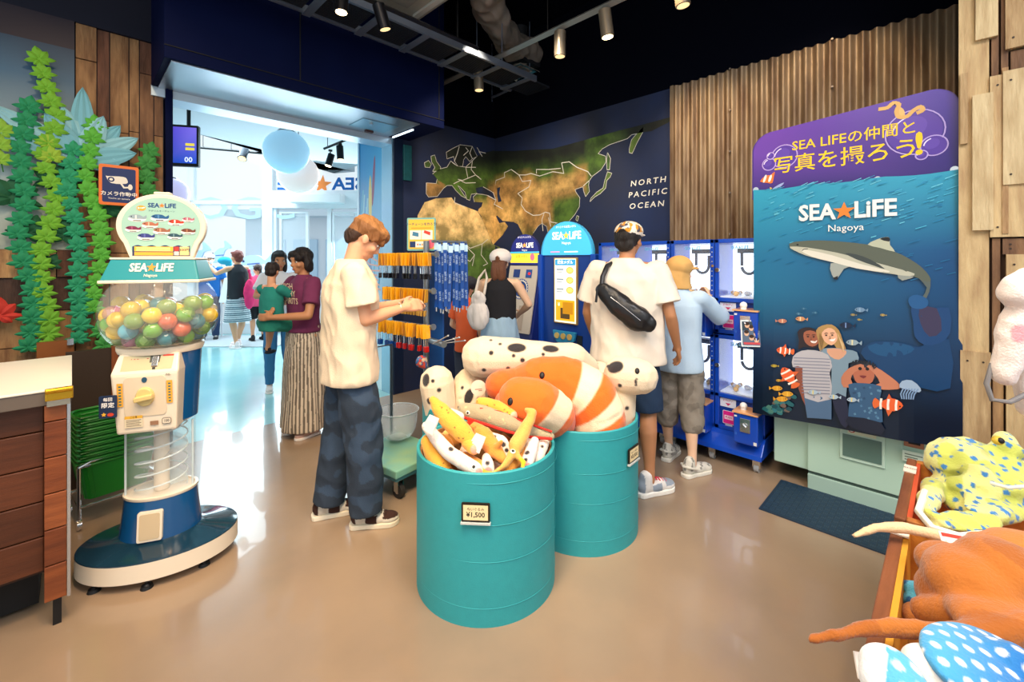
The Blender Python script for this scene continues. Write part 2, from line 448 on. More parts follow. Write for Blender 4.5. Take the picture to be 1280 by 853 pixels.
# lobby side wall with the blue mural
SW = MB(); SW.bb((JR, YW + .22, 0), (JR + .1, 5.12, 3.3)); sw = struct(SW.build('wall_lobby_side', mat('#2a9fd8', .3)))
pm = Print(); Y0 = YW + .22; WD = 5.12 - Y0
pm.poly([(0, 0), (WD, 0), (WD, 2.9), (0, 2.9)], 0, cols=['#d9f1fa', '#bfe6f5', '#1f8fd0', '#38a8dc'])
random.seed(2)
for i in range(9):
    x = random.uniform(.04, WD - .05); h = random.uniform(1.6, 2.35); wv = [(x + .03 * math.sin(k * 1.3 + i), 1.0 + (h - 1.0) * k / 8) for k in range(9)]
    pm.line(wv, .035, random.choice(['#7fc3de', '#5aa9cf', '#a8d8e8', '#8f9fc0']))
pm.poly(ell(.28, 2.15, .04, .33, 12), '#e8d48a'); pm.poly(ell(.2, 2.4, .03, .3, 12, .1), '#a0627c')
for i in range(14):
    y = .75 + i * .055; pm.line([(.02 + .03 * i % .1, y), (.3, y + .04 + .04 * math.sin(i)), (.5, y + .12)], .018, '#e7b6ad')
pm.build('mural', frame_M((JR - .002, Y0, 0), (0, 1, 0), (0, 0, 1)), sw, PRINTG) if False else pm.build('mural', (lambda x, y, h: V((JR - .003 - h, Y0 + x, y))), sw, PRINTG)
struct(MB().bb((JR - .015, 5.12, 0), (JR + .1, 5.15, 3.3)).build('trim_5', mat('#cfe4ee', .3, .5)))

# lobby ceiling with curved edge, higher ceiling behind
cv = [(-5.6, 4.9), (-4.85, 5.6), (-4.55, 6.32), (-4.38, 7.0), (-4.22, 7.58), (-3.75, 8.5), (-3.25, 9.1)]
pts = [tuple(uz(*p))[:2] for p in cv] + [(3.9, 9.2), (3.9, YW + .2), (-1.3, YW + .2)]
lc = MB(); lc.prism(pts, .5, Matrix.Translation((0, 0, 3.3))); struct(lc.build('ceiling_lobby', mat('#b4bcc4', .7)))
# ---------------------------------------------------------------- storefront
ZS = 8.9
def sf(mb, px0, px1, h0, h1, th=.1, z=ZS, mi=0):       # box on the diagonal glass plane
    u0 = (px0 - 640) * z / FPX; u1 = (px1 - 640) * z / FPX
    mb.box(uz((u0 + u1) / 2, z, (h0 + h1) / 2), (abs(u1 - u0), th, abs(h1 - h0)), (0, 0, -PI / 4), mi)
WHITE = mat('#e4ebf0', .4, name='white_frame')
hy = lambda y: CAMH - (y - HOR) * ZS / FPX
f = MB(); sf(f, 60, 334, hy(256), hy(251)); sf(f, 60, 334, 0, hy(403), .25); sf(f, 330, 343, 0, 4.7, .16); sf(f, 236, 244, 0, 4.7, .1); sf(f, 140, 146, 0, 4.7, .1)
sf(f, 343, 470, hy(261), hy(239), .2); sf(f, 60, 470, 4.6, 4.75, .2); sf(f, 410, 415, 0, hy(261), .1); sf(f, 343, 347, 0, hy(261), .1); sf(f, 448, 456, 0, 4.7, .15)
st = struct(f.build('window_1', WHITE, bevel=.004))
f = MB(); sf(f, 350, 353, .02, hy(265), .06); sf(f, 383, 386, .02, hy(265), .06); sf(f, 353, 383, hy(267), hy(265), .06); sf(f, 353, 383, .02, .14, .06)
d = struct(f.build('door_1', WHITE)); f = MB(); sf(f, 353, 383, .14, hy(267), .012); f.build('pane', mat('#e8f4fa', .05, alpha=.25), d)
f = MB(); sf(f, 351, 352, hy(345), hy(325), .14); f.build('door_handle', CHROME, d)
f = MB(); sf(f, 416, 418, .02, hy(265), .06); sf(f, 445, 447, .02, hy(265), .06); sf(f, 418, 445, hy(267), hy(265), .06); sf(f, 418, 445, .02, .14, .06)
d = struct(f.build('door_2', WHITE)); f = MB(); sf(f, 418, 445, .14, hy(267), .012); f.build('pane', mat('#e8f4fa', .05, alpha=.25), d)
GL = mat('#dff2fa', .05, alpha=.14, name='window_glass')
for a, b_, h0, h1 in ((146, 236, hy(403), 4.6), (244, 330, hy(403), hy(256)), (244, 330, hy(251), 4.6), (343, 448, hy(239), 4.6)):
    f = MB(); sf(f, a, b_, h0, h1, .012); f.build('pane', GL, st)
ac = MB(); sf(ac, 366, 429, hy(256), hy(245), .25, ZS - .2); a_ = ac.build('air_curtain', mat('#e9edf0', .4), bevel=.02); tag(a_, 'long white air curtain unit above the glass entrance doors', 'air curtain')
ps = Print(.004)                                       # mirrored lettering on the transom glass
ps.text('SEA', -.52, 0, .34, '#1668b8', .03, 1.15); ps.text('LiFE', .58, 0, .34, '#1668b8', .03, 1.15); ps.poly(star(0, .0, .2, .08, .4), '#f08a3c')
p0 = uz((403 - 640) * (ZS - .03) / FPX, ZS - .03, hy(231)); e = (uz(1, 0)).normalized()
ps.build('glass_lettering', (lambda x, y, h: p0 - e * x * 1.0 + V((0, 0, y)) - uz(0, 1).normalized() * h), st, PRINTG)
pg = Print(.004); pg.text('OGC', 0, 0, .62, '#b9d9ee', .01, 1.5)
p1 = uz((305 - 640) * (ZS - .03) / FPX, ZS - .03, hy(262)); pg.build('window_film_lettering', (lambda x, y, h: p1 + e * x + V((0, 0, y)) - uz(0, 1).normalized() * h), st, PRINTG)
# pavilion seen outside, pale in the daylight
bo = thing('building_outside', 'pale building across the forecourt, seen through the entrance glass', 'building', uz(-7, 18))
m = MB(); m.box(uz(-7, 18, 1.6), (7.5, .5, 3.2), (0, 0, -PI / 4)); m.build('wall', mat('#d8e2ea', .8), bo, world=True)
m = MB(); m.box(uz(-7, 17.7, 3.3), (8.2, 1.6, .25), (0, 0, -PI / 4)); m.build('canopy', mat('#c4d4e0', .8), bo, world=True)
for k in range(5): m = MB(); m.box(uz(-9.6 + k * 1.3, 17.7, 1.3), (.95, .12, 2.0), (0, 0, -PI / 4)); m.build('window', mat('#aecbe0', .2), bo, world=True)

# ---------------------------------------------------------------- corrugated tin on the right wall
def corr(name, y0, y1, z0, z1, m, x=XW, amp=.017, pitch=.076):
    n = int((y1 - y0) / pitch * 10); vs = []
    for i in range(n + 1):
        y = y0 + (y1 - y0) * i / n; d = amp * math.cos(2 * PI * (y - y0) / pitch)
        vs += [(x - .03 + d, y, z0), (x - .03 + d, y, z1)]
    fs = [(2 * i, 2 * i + 1, 2 * i + 3, 2 * i + 2) for i in range(n)]
    o = link(name, mesh_from(name, vs, fs), m, None, True); return o
RUST = mat('#a08c70', .45, .4, bump=.3, bs=18, var=1, vs=5, dark='#6a5340', stretch=(1, 3, .45), name='rusty_tin')
TINGR = mat('#12403c', .5, .3, bump=.25, bs=25, var=.4, vs=6, stretch=(1, 3, .4), name='green_tin')
tw = thing('corrugated_cladding', 'rust-brown corrugated metal cladding on the right wall between map and planks', 'wall cladding', (XW, 1, 0)); tw['kind'] = 'structure'
del tw['category']; del tw['label']
tw.name = 'trim_6'
for k, (a, b_) in enumerate(((-.2, .62), (.60, 1.34), (1.32, MAPY0))):
    o = corr('tin_sheet', a, b_, 0 if k else 1.97, TOPW, RUST, XW - .003 * (k % 2)); o.parent = tw; keep(o)
o = corr('tin_sheet', -.2, .62, 0, 1.98, TINGR, XW - .004); o.parent = tw; keep(o)
o = corr('tin_sheet', .6, 1.34, 0, .55, TINGR, XW - .01); o.parent = tw; keep(o)
b1 = MB(); b1.bb((XW - .075, -.2, 0), (XW - .045, 3.0, .1)); struct(b1.build('baseboard_right', mat('#0c1a24', .5)))
# batten between tin and map
b1 = MB(); b1.bb((XW - .06, MAPY0 - .02, 0), (XW - .0, MAPY0 + .015, TOPW)); struct(b1.build('trim_7', RUST))
for k, y in enumerate((.62, 1.33)):
    b1 = MB()
    for z in np.arange(.3, 3.1, .35): b1.cyl((XW - .05, y, z), (XW - .065, y, z), .008, n=8)
    o = b1.build('screw', mat('#8a8078', .4, .8), tw, world=True)

# ---------------------------------------------------------------- world map over the corner
matte(NAVYD)
OCE = mat('#10244c', .65, bump=.05, bs=90, var=1, vs=1.3, dark='#1c2030', name='map_ocean')
LANDC = None
def land_material():
    m = bpy.data.materials.new('map_land'); m.use_nodes = True; nt = m.node_tree; N = nt.nodes; L = nt.links; b = N['Principled BSDF']; b.inputs['Roughness'].default_value = .65
    a = N.new('ShaderNodeAttribute'); a.attribute_name = 'Col'
    tc = N.new('ShaderNodeTexCoord'); n = N.new('ShaderNodeTexNoise'); n.inputs['Scale'].default_value = 5; n.inputs['Detail'].default_value = 9; n.inputs['Roughness'].default_value = .65
    L.new(tc.outputs['Object'], n.inputs['Vector'])
    r = N.new('ShaderNodeValToRGB'); r.color_ramp.elements[0].position = .38; r.color_ramp.elements[0].color = (.35, .36, .28, 1); r.color_ramp.elements[1].position = .62; r.color_ramp.elements[1].color = (1.15, 1.1, 1.0, 1)
    L.new(n.outputs[0], r.inputs[0]); x = N.new('ShaderNodeMix'); x.data_type = 'RGBA'; x.blend_type = 'MULTIPLY'; x.inputs['Factor'].default_value = 1
    L.new(a.outputs['Color'], x.inputs['A']); L.new(r.outputs[0], x.inputs['B']); L.new(x.outputs['Result'], b.inputs['Base Color']); return m
LANDM = land_material()
# the printed map unrolls along the wall: s = 0 at the corner, negative on the entrance wall, positive on the right wall
def st_of(px, py):
    if px < 617: p = onY(px, py, YW - .03); return (p.x - XW, p.z)
    p = onX(px, py, XW); return (YW - .03 - p.y, p.z)
def map_surf(x, y, h):
    if x < 0: return V((XW + x, YW - .031 - h, y))
    return V((XW - .003 - h, YW - .03 - x, y))
mp_ = MB(); mp_.bb((JR + .12, YW - .03, 0), (XW, YW + .0, TOPW)); mapb = struct(mp_.build('trim_8', OCE))
mp_ = MB(); mp_.bb((XW - .003, MAPY0, 0), (XW + .01, YW - .03, TOPW)); struct(mp_.build('trim_9', OCE))
def mz(pts): return [(500 + a / 3.657, 130 + b / 3.657) for a, b in pts]   # zoomed crop coordinates
GRN, TAN, SAND, DKG = '#4f6b2c', '#b08a50', '#e0b878', '#1f3018'
eur = mz([(150, 320), (175, 300), (215, 290), (232, 262), (245, 275), (262, 285), (300, 290), (330, 262), (352, 240), (380, 225), (430, 215), (520, 215), (700, 205), (900, 150), (1010, 120), (1110, 95), (1240, 60), (1252, 68), (1228, 85), (1150, 125), (1110, 130), (1060, 140), (1040, 158), (960, 185), (925, 205), (905, 228), (940, 240), (942, 265), (920, 300), (880, 330), (865, 352), (862, 372), (866, 400), (850, 422), (842, 400), (838, 378), (815, 385), (800, 392), (805, 405), (822, 430), (820, 470), (800, 505), (770, 540), (735, 552), (715, 545), (700, 560), (700, 590), (715, 620), (700, 650), (680, 600), (672, 560), (650, 545), (632, 558), (610, 590), (590, 640), (575, 640), (560, 590), (540, 550), (520, 540), (500, 538), (470, 535), (445, 510), (440, 515), (455, 545), (480, 540), (495, 560), (470, 600), (440, 630), (425, 645), (405, 600), (385, 550), (372, 515), (355, 492), (360, 480), (372, 470), (378, 450), (340, 448), (335, 425), (350, 412), (378, 415), (402, 420), (440, 440), (425, 405), (418, 400), (380, 378), (375, 400), (340, 410), (325, 412), (318, 440), (305, 435), (298, 405), (275, 380), (262, 372), (280, 400), (300, 430), (280, 420), (255, 395), (238, 372), (215, 372), (198, 385), (170, 422), (130, 425), (120, 410), (122, 362), (165, 365), (170, 345)])
scan = mz([(212, 222), (240, 205), (275, 188), (330, 195), (352, 240), (330, 250), (318, 262), (300, 240), (290, 255), (285, 285), (265, 285), (250, 262), (245, 240), (215, 250)])
afr = mz([(80, 510), (112, 450), (165, 432), (235, 428), (250, 450), (300, 470), (352, 490), (372, 520), (395, 570), (420, 640), (458, 655), (470, 700), (450, 800), (400, 950), (335, 1040), (300, 980), (280, 900), (250, 720), (160, 700), (100, 650), (75, 580)])
ire = mz([(112, 270), (130, 260), (142, 275), (135, 290), (115, 288)]); uk = mz([(142, 240), (158, 235), (165, 262), (185, 290), (180, 305), (150, 308), (160, 290), (145, 265)])
jap = mz([(950, 312), (968, 318), (960, 335), (945, 350), (940, 385), (915, 410), (890, 425), (870, 445), (875, 432), (900, 405), (930, 385), (938, 350)])
sak = mz([(950, 225), (962, 250), (958, 300), (948, 300), (946, 260)]); kam = mz([(1050, 205), (1060, 165), (1090, 130), (1112, 105), (1112, 125), (1085, 175), (1062, 225), (1050, 222)])
tai = mz([(810, 512), (817, 515), (812, 535), (806, 528)]); casp = mz([(445, 385), (460, 380), (455, 410), (466, 445), (450, 450), (446, 420)]); blk = mz([(345, 385), (375, 378), (415, 405), (405, 415), (380, 412), (350, 408)])
lib = mz([(335, 412), (375, 418), (430, 420), (425, 440), (350, 450), (335, 432)])
pr = Print(.0012)
def mpoly(pts, fn):
    P = [st_of(*p) for p in pts]; pr.poly(P, '#ffffff')
    return P
def inside(pt, poly):
    x, y = pt; c = False; j = len(poly) - 1
    for i in range(len(poly)):
        if (poly[i][1] > y) != (poly[j][1] > y) and x < (poly[j][0] - poly[i][0]) * (y - poly[i][1]) / (poly[j][1] - poly[i][1]) + poly[i][0]: c = not c
        j = i
    return c
class G:  # raster-free land fill: fine grid of small cells clipped by the outline
    pass
def land(name, pts, colfn, h):
    P = [st_of(*p) for p in pts]
    bm = bmesh.new(); vs = [bm.verts.new((a, b_, 0)) for a, b_ in P]; bm.faces.new(vs); bmesh.ops.triangulate(bm, faces=bm.faces)
    x0, x1 = min(a for a, _ in P), max(a for a, _ in P); y0, y1 = min(b_ for _, b_ in P), max(b_ for _, b_ in P)
    for x in np.arange(math.floor(x0 / .08) * .08, x1, .08): bmesh.ops.bisect_plane(bm, geom=bm.verts[:] + bm.edges[:] + bm.faces[:], plane_co=(x, 0, 0), plane_no=(1, 0, 0))
    for y in np.arange(math.floor(y0 / .08) * .08, y1, .08): bmesh.ops.bisect_plane(bm, geom=bm.verts[:] + bm.edges[:] + bm.faces[:], plane_co=(0, y, 0), plane_no=(0, 1, 0))
    me = bpy.data.meshes.new(name); bm.to_mesh(me); bm.free()
    ca = me.color_attributes.new('Col', 'FLOAT_COLOR', 'POINT'); buf = []
    for v in me.vertices: buf += colfn(v.co.x, v.co.y)
    ca.data.foreach_set('color', buf)
    for v in me.vertices: v.co = map_surf(v.co.x, v.co.y, h)
    o = link(name, me, LANDM, mapb); return o
def mixc(a, b_, t): t = max(0, min(1, t)); return tuple(a[i] * (1 - t) + b_[i] * t for i in range(3)) + (1,)
_px = {}
def cont(x, y):
    """dry belt across the middle of the continent, green north, south and east"""
    pt = map_surf(x, y, 0); u = (pt.x - pt.y) / S2; z = (pt.x + pt.y) / S2; a = (u / z * FPX + 640 - 500) * 3.657; b_ = (HOR - (pt.z - CAMH) * FPX / z - 130) * 3.657
    dk, g, t, s = lin('#10180e'), lin('#4a6a22'), lin('#a8804a'), lin('#d9b06c')
    c = mixc(dk, g, (b_ - 258 + (a - 600) * .16 * (a > 600)) / 95)
    wob = 18 * math.sin(a * .02) + 12 * math.sin(a * .051)
    if 400 < a < 860: c = mixc(c, t, (b_ - (320 if a < 700 else 290) - wob) / 45)
    if 560 < a < 800: c = mixc(c, s, (1 - abs(b_ - 385 + (a - 680) * .25) / 50))
    if a > 690: c = mixc(c, g, (b_ - 385 - (860 - a) * .2) / 40)
    if a < 560: c = mixc(c, s, (b_ - 425) / 60) if a > 330 else c
    if a < 200 and b_ > 360: c = t
    if a > 850: c = mixc(dk, g, 1 - abs(a - 900) / 160)
    if b_ > 560 and a > 520: c = mixc(c, g, (b_ - 560) / 60)
    return c
def afrc(x, y):
    pt = map_surf(x, y, 0); z = (pt.x + pt.y) / S2; b_ = (HOR - (pt.z - CAMH) * FPX / z - 130) * 3.657
    return mixc(lin('#f0cc8e'), lin('#557534'), (b_ - 600) / 60)
land('land_eurasia', eur, cont, .0015); land('land_africa', afr, afrc, .0015); land('land_scandinavia', scan, lambda x, y: lin('#141c12'), .0012)
for nm, p, c in (('land_ireland', ire, '#3f5a22'), ('land_britain', uk, '#4a6426'), ('land_japan', jap, '#55702a'), ('land_island', sak, '#40602a'), ('land_kamchatka', kam, '#56702e'), ('land_island', tai, '#55702a')):
    land(nm, p, (lambda c: lambda x, y: lin(c))(c), .0015)
land('sea_inland', casp, lambda x, y: lin('#12264a'), .003); land('sea_inland', blk, lambda x, y: lin('#12264a'), .003)
pl = Print(.0004); LC = '#cfcabf'
def bl(pts, wd=.011, closed=False): pl.line([st_of(*p) for p in pts], wd, LC, closed)
for p in (ire, uk, jap, sak, kam, tai): bl(p, .011, True)
bl(scan, .010, True); bl(eur[20:44]); bl(eur[44:54] , .008); bl(mz([(150, 320), (175, 300), (215, 290), (232, 262), (262, 285), (300, 290), (352, 240), (350, 290), (400, 350), (405, 380)])); bl(eur[76:]) ; bl(mz([(120, 362), (165, 365), (195, 380), (170, 422), (130, 425), (120, 410)]), .01, True)
for p in ([(185, 312), (215, 330), (220, 365)], [(215, 290), (218, 320), (215, 345)], [(262, 290), (265, 325), (255, 345), (230, 345)], [(300, 290), (310, 340), (285, 350), (265, 345)], [(330, 262), (325, 300), (345, 325), (360, 335)], [(245, 365), (275, 350), (300, 362), (345, 360)], [(310, 340), (345, 325), (370, 345)], [(300, 290), (345, 290)], [(270, 195), (262, 225), (248, 262)], [(330, 195), (318, 225), (330, 250)], [(290, 235), (312, 215), (300, 200)], [(352, 200), (375, 240), (360, 218), (390, 225)],
          [(435, 375), (440, 350), (480, 335), (478, 315), (510, 300), (545, 325), (575, 325), (600, 318), (640, 330), (700, 310), (750, 318), (740, 270), (775, 265), (810, 290), (860, 310), (875, 330)], [(625, 318), (625, 300), (680, 300), (735, 295)], [(545, 325), (560, 355), (600, 350), (590, 380), (540, 410), (560, 430), (555, 460)], [(555, 460), (575, 490), (610, 510), (640, 508), (665, 495), (685, 500), (690, 540), (720, 545)], [(660, 500), (650, 530), (655, 580)], [(680, 520), (690, 560)], [(440, 440), (430, 460), (470, 480)], [(865, 352), (840, 375)],
          [(250, 428), (248, 452), (295, 470)], [(290, 640), (320, 660), (375, 640), (400, 620)], [(300, 650), (340, 690), (330, 740)], [(375, 640), (370, 690), (400, 730), (380, 740)], [(275, 700), (320, 720), (340, 690)]):
    bl(mz(p), .009)
pl.build('map_outline', map_surf, mapb)
pt = Print(.0012)
for s_, (a, b_), w_ in (('NORTH', (1134, 356), .078), ('PACIFIC', (1131, 409), .078), ('OCEAN', (1127, 463), .078)):
    x, y = st_of(*mz([(a, b_)])[0]); pt.text(s_, x, y, w_, '#d8d8d0', .012, 1.15, 0, 1.35, .12)
pt.build('map_lettering', map_surf, mapb)
# green noticeboard strip by the jamb
g_ = MB(); a = onY(512, 205, YW - .06); g_.bb((a.x - .07, YW - .06, onY(512, 226, YW - .06).z), (a.x + .03, YW - .032, onY(512, 182, YW - .06).z))
tag(g_.build('wall_plate', mat('#1d6468', .5, var=.3, vs=20), bevel=.004), 'small dark teal plate on the wall right of the entrance jamb', 'wall plate')

# ---------------------------------------------------------------- plank wall at far right
XP = 3.3
pw = MB(); pw.bb((XP + .04, -2.6, 0), (XP + .8, -.03, 4.3)); pwo = struct(pw.build('wall_planks', mat('#4a3426', .8, bump=.3, bs=20, var=.4, vs=8, stretch=(1, 4, .6))))
PK = [mat(c, .75, bump=.5, bs=40, var=1, vs=9, dark=d_, stretch=(1, 3, .5), name='weathered_plank') for c, d_ in (('#d8bd8c', '#b3936a'), ('#cdb083', '#9c7c56'), ('#bf9a6c', '#8a6645'), ('#8f6a4a', '#5c4130'), ('#dcc69a', '#b79c72'))]
def yp(px): r = (px - 640) / FPX; z = XP * S2 / (1 + r); return (z - r * z) / S2
def zp(px, py): return onX(px, py, XP).z
planks = [(1197, -20, 1238, 560, 0, .0), (1238, 0, 1250, 150, 3, 0), (1218, -30, 1249, 48, 4, .022), (1250, -30, 1262, 100, 3, .005), (1255, -30, 1300, 58, 1, .025), (1262, 60, 1300, 90, 3, .004), (1199, 92, 1211, 180, 1, .018), (1214, 118, 1243, 288, 4, .026), (1236, 90, 1300, 296, 0, .016), (1251, 85, 1262, 292, 2, .022), (1252, 86, 1300, 230, 4, .028), (1239, 298, 1252, 560, 3, 0), (1256, 318, 1300, 600, 0, .03), (1252, 298, 1300, 318, 3, .004), (1199, 440, 1240, 600, 1, .012), (1240, 440, 1256, 600, 2, .006)]
for (x0, y0, x1, y1, k, d_) in planks:
    m = MB(); ya, yb = yp(x0), yp(x1); pm_ = (x0 + x1) / 2; za, zb = zp(pm_, y1), zp(pm_, y0)
    m.bb((XP + .04, ya - .004, max(za, .0)), (XP + .012 - d_, yb + .004, zb))
    for zz in (za + .05, zb - .05):
        for yy in (ya - .03, yb + .03):
            if abs(ya - yb) > .1: m.cyl((XP + .012 - d_, yy, zz), (XP + .009 - d_, yy, zz), .005, n=6, mi=1)
    o = m.build('plank', [PK[k], mat('#3a2a20', .5)], pwo)
random.seed(8)
y = yp(1300)
while y > -2.4:
    wd = random.uniform(.12, .3); z = 0
    while z < 4.2:
        hh = random.uniform(.6, 1.8); m = MB(); m.bb((XP + .04, y, z), (XP + random.uniform(-.012, .012), y - wd + .006, min(z + hh, 4.28) - .006)); m.build('plank', random.choice(PK), pwo); z += hh
    y -= wd
# ---------------------------------------------------------------- planks on the left wall
LP = [mat(c, .75, bump=.5, bs=35, var=1, vs=7, dark=d_, stretch=(3, 1, .5), name='old_board') for c, d_ in (('#a8825a', '#6e4d33'), ('#8c6648', '#553a2a'), ('#b98f60', '#80583a'), ('#7c5340', '#4d3226'), ('#5b4034', '#35251e'), ('#c89a66', '#8a6240'))]
wl = bpy.data.objects['wall_left']
YL = YW + .03
def lx(px): r = (px - 640) / FPX; z = YL * S2 / (1 - r); return (r * z + z) / S2
def lz(px, py): return onY(px, py, YL).z
def board(x0, x1, z0, z1, k, d_): m = MB(); m.bb((x0 + .003, YL, z0 + .003), (x1 - .003, YL - d_, z1 - .003)); m.build('plank', LP[k], wl)
xs = [94, 121, 137, 161, 174, 192, 204]
random.seed(5)
for i in range(6):
    x0, x1 = lx(xs[i]), lx(xs[i + 1]); z = lz(xs[i], 300) + random.uniform(-.1, .1)
    board(x0, x1, 0, .55, random.choice((0, 1, 3)), .012); board(x0, x1, .55, z, random.choice((1, 2, 3)), .018)
    while z < TOPW + .0:
        hh = random.uniform(.7, 1.4); board(x0, x1, z, min(z + hh, TOPW + .05), random.choice((0, 1, 2, 0)) if z < 2.4 else random.choice((0, 1, 3)), random.choice((.012, .02, .028))); z += hh
z = 0; k = 0; XL0 = lx(94)
rowsz = [0, .3, .62, .9, 1.13, 1.36, 1.62]
for a, b_ in zip(rowsz[:-1], rowsz[1:]):
    x = -2.4
    while x < XL0 - .05:
        wd = random.uniform(.18, .42); x2 = min(x + wd, XL0)
        if XL0 - x2 < .08: x2 = XL0
        board(x, x2, a, b_, random.choice((1, 2, 3, 3, 4, 5)), random.choice((.012, .02, .03))); x = x2
sp = MB(); sp.bb((-2.4, YL - .012, 1.62), (XL0 - .004, YL, TOPW + .05)); bgp = sp.build('mural_sheet', None, wl) if False else None
pm = Print(.0008)
X0, X1 = -2.4, XL0 - .004
pm.poly([(X0, 1.55), (X1, 1.55), (X1, 2.1), (X0, 2.1)], 0, cols=['#8f9a90', '#a9b0a0', '#a8bcc0', '#9fb4b8'])
pm.poly([(X0, 2.1), (X1, 2.1), (X1, 2.72), (X0, 2.72)], 0, cols=['#9fb4b8', '#a8bcc0', '#3a5f7e', '#2f6f98'], lift=1)
pm.poly([(X0, 2.72), (X1, 2.72), (X1, 2.98), (X0, 2.98)], 0, cols=['#2f6f98', '#3a5f7e', '#2a3b50', '#1f5e88'], lift=1)
pm.poly([(X0, 2.95), (X1, 2.95), (X1, TOPW + .05), (X0, TOPW + .05)], '#2c2430')
pm.build('mural_sheet', lambda x, y, h: V((x, YL - .034 - h, y)), wl)
struct(MB().bb((-2.4, YL - .035, TOPW + .05), (.43, YL, 4.3)).build('trim_10', mat('#0a0f26', .7)))

# ================================================================== LARGE THINGS
TEAL = mat('#2f9fa6', .55, bump=.06, bs=160, var=.06, vs=30, name='teal_drum')
BINH = .62
def priceplate(parent, ang, z, txt, r):
    cx, sy = math.cos(ang), math.sin(ang)
    M = frame_M((cx * (r + .004), sy * (r + .004), z), (-sy, cx, 0), (0, 0, 1))
    m = MB(); m.M = M; m.prism(rrect(.115, .075, .004, 2), .006); h = m.build('price_frame', mat('#2a2018', .4, .3), parent)
    p = Print(.0006); p.v = []; p.k = 12; p.rect(-.05, -.03, .05, .03, '#f3dcaa'); p.text('ぬいぐるみ', 0, .013, .014, '#222222', .01); p.text(txt, 0, -.009, .027, '#1a1a1a', .02); p.build('price_card', M, h, world=False)
    m = MB(); m.M = M; m.bb((-.06, -.047, -.002), (.06, -.04, .012)); m.build('card_lip', mat('#c8ccc8', .2), h)
def drum(label, u, z, plate_px=None, txt='¥1,500', R=.3235):
    p = uz(u, z); t = thing('display_drum', label, 'display bin', p, 0, 'teal drums of plush toys')
    m = MB(); m.lathe([(R, 0), (R, BINH - .004), (R - .004, BINH), (R - .012, BINH), (R - .015, BINH - .004), (R - .015, .06), (0, .055)], 96)
    m.build('drum_wall', TEAL, t, smooth=True)
    m = MB(); m.lathe([(R - .017, BINH - .01), (R - .022, BINH - .012), (R - .022, .08)], 64); m.build('kraft_lining', mat('#9a6a3e', .8), t, smooth=True)
    m = MB()
    for zz in (BINH * .93, BINH * .66, BINH * .42, BINH * .12): m.lathe([(R, zz), (R + .0012, zz + .002), (R, zz + .004)], 96, rot=(.012, .01, 0))
    m.build('wrap_seam', TEAL, t, smooth=True)
    if plate_px:
        c = V((-p.x, -p.y, 0)).normalized(); off = (plate_px - (640 + u / z * FPX)) / FPX * z
        a = math.atan2(c.y, c.x) - 0 + (-math.asin(max(-.99, min(.99, -off / R))))
        priceplate(t, a, BINH - .15, txt, R)
    return t
BF = (-.122, 2.09); BR_ = (.383, 2.51); BL = (-.23, 2.75)
drum('teal cylindrical bin in front, filled with small plush sea creatures, price 1,500', *BF, plate_px=597)
drum('teal cylindrical bin at right rear with the striped orange plush on top', *BR_, plate_px=784, txt='¥3,800')
drum('teal cylindrical bin at left rear, mostly hidden behind the front bin', *BL)

# ---------------------------------------------------------------- capsule vending globe machine
BLUE = mat('#0f4f86', .22, coat=.5, name='blue_lacquer'); DKBL = mat('#17384c', .14, coat=.6, var=.3, vs=4, name='dark_base_top'); CREAM = mat('#eadcc6', .35, name='cream_plastic')
GM = thing('capsule_machine', 'tall capsule vending machine with clear globe on a wide oval blue base', 'capsule machine', uz(-1.735, 2.18), 0, scale=.948); GM.scale = (.948 * .83, .948 * .83, .948)
GM.rotation_euler.z = -PI / 4 + math.radians(20)
# local x along the oval, -y to the front
m = MB(); m.lathe([(1, .07), (1, .155)], 72, sx=.41, sy=.30, cap0=True); m.build('base_rim', CREAM, GM, smooth=True, bevel=0)
m = MB(); m.lathe([(1.0, .153), (.995, .163), (.9, .175), (.6, .20), (.5, .225), (0, .23)], 72, sx=.41, sy=.30); m.build('base_top', DKBL, GM, smooth=True)
for (x, y) in ((-.25, -.2), (.02, -.27), (.27, -.16), (-.3, .1), (.3, .12)):
    m = MB(); m.cyl((x, y, .03), (x, y, .08), .008); m.cyl((x, y, 0), (x, y, .022), .032, .026); m.cyl((x, y, .022), (x, y, .034), .02, .012); m.build('levelling_foot', BLACK, GM, smooth=True)
def oval(b, prof, mi=0): return b.lathe(prof, 56, mi=mi)
m = MB(); m.lathe([(1.0, .17), (.93, .3), (.86, .42)], 56, sx=.215, sy=.165, cap0=True, cap1=True); m.build('lower_body', BLUE, GM, smooth=True)
m = MB(); m.lathe([(.87, .42), (.89, .425), (.89, .435), (.8, .437), (.78, .43), (0, .425)], 56, sx=.215, sy=.165); m.build('body_rim', CREAM, GM, smooth=True)
fy = -.155
m = MB(); m.M = Matrix.Translation((-.005, fy + .01, .30)) @ Euler((PI / 2 - .1, 0, 0)).to_matrix().to_4x4(); m.prism(rrect(.125, .15, .012), .022); dd = m.build('delivery_tray', CREAM, GM, bevel=.003)
m = MB(); m.M = Matrix.Translation((-.005, fy - .011, .302)) @ Euler((PI / 2 - .1, 0, 0)).to_matrix().to_4x4(); m.prism(rrect(.1, .125, .01), .004); m.build('tray_door', mat('#cdb896', .25), dd)
m = MB(); m.lathe([(.178, .425), (.178, .70)], 56, sx=1, sy=.78); m.build('clear_tube', mat('#eef8fa', .05, alpha=.16, coat=1), GM, smooth=True)
m = MB(); m.cyl((-.165, -.05, .43), (-.165, -.05, .70), .006); m.cyl((.172, -.03, .43), (.172, -.03, .70), .006); m.build('tube_seam', mat('#dfeff2', .1, alpha=.7), GM, smooth=True)
m = MB(); m.cyl((0, 0, .43), (0, 0, .72), .04); m.build('centre_column', CREAM, GM, smooth=True)
m = MB()
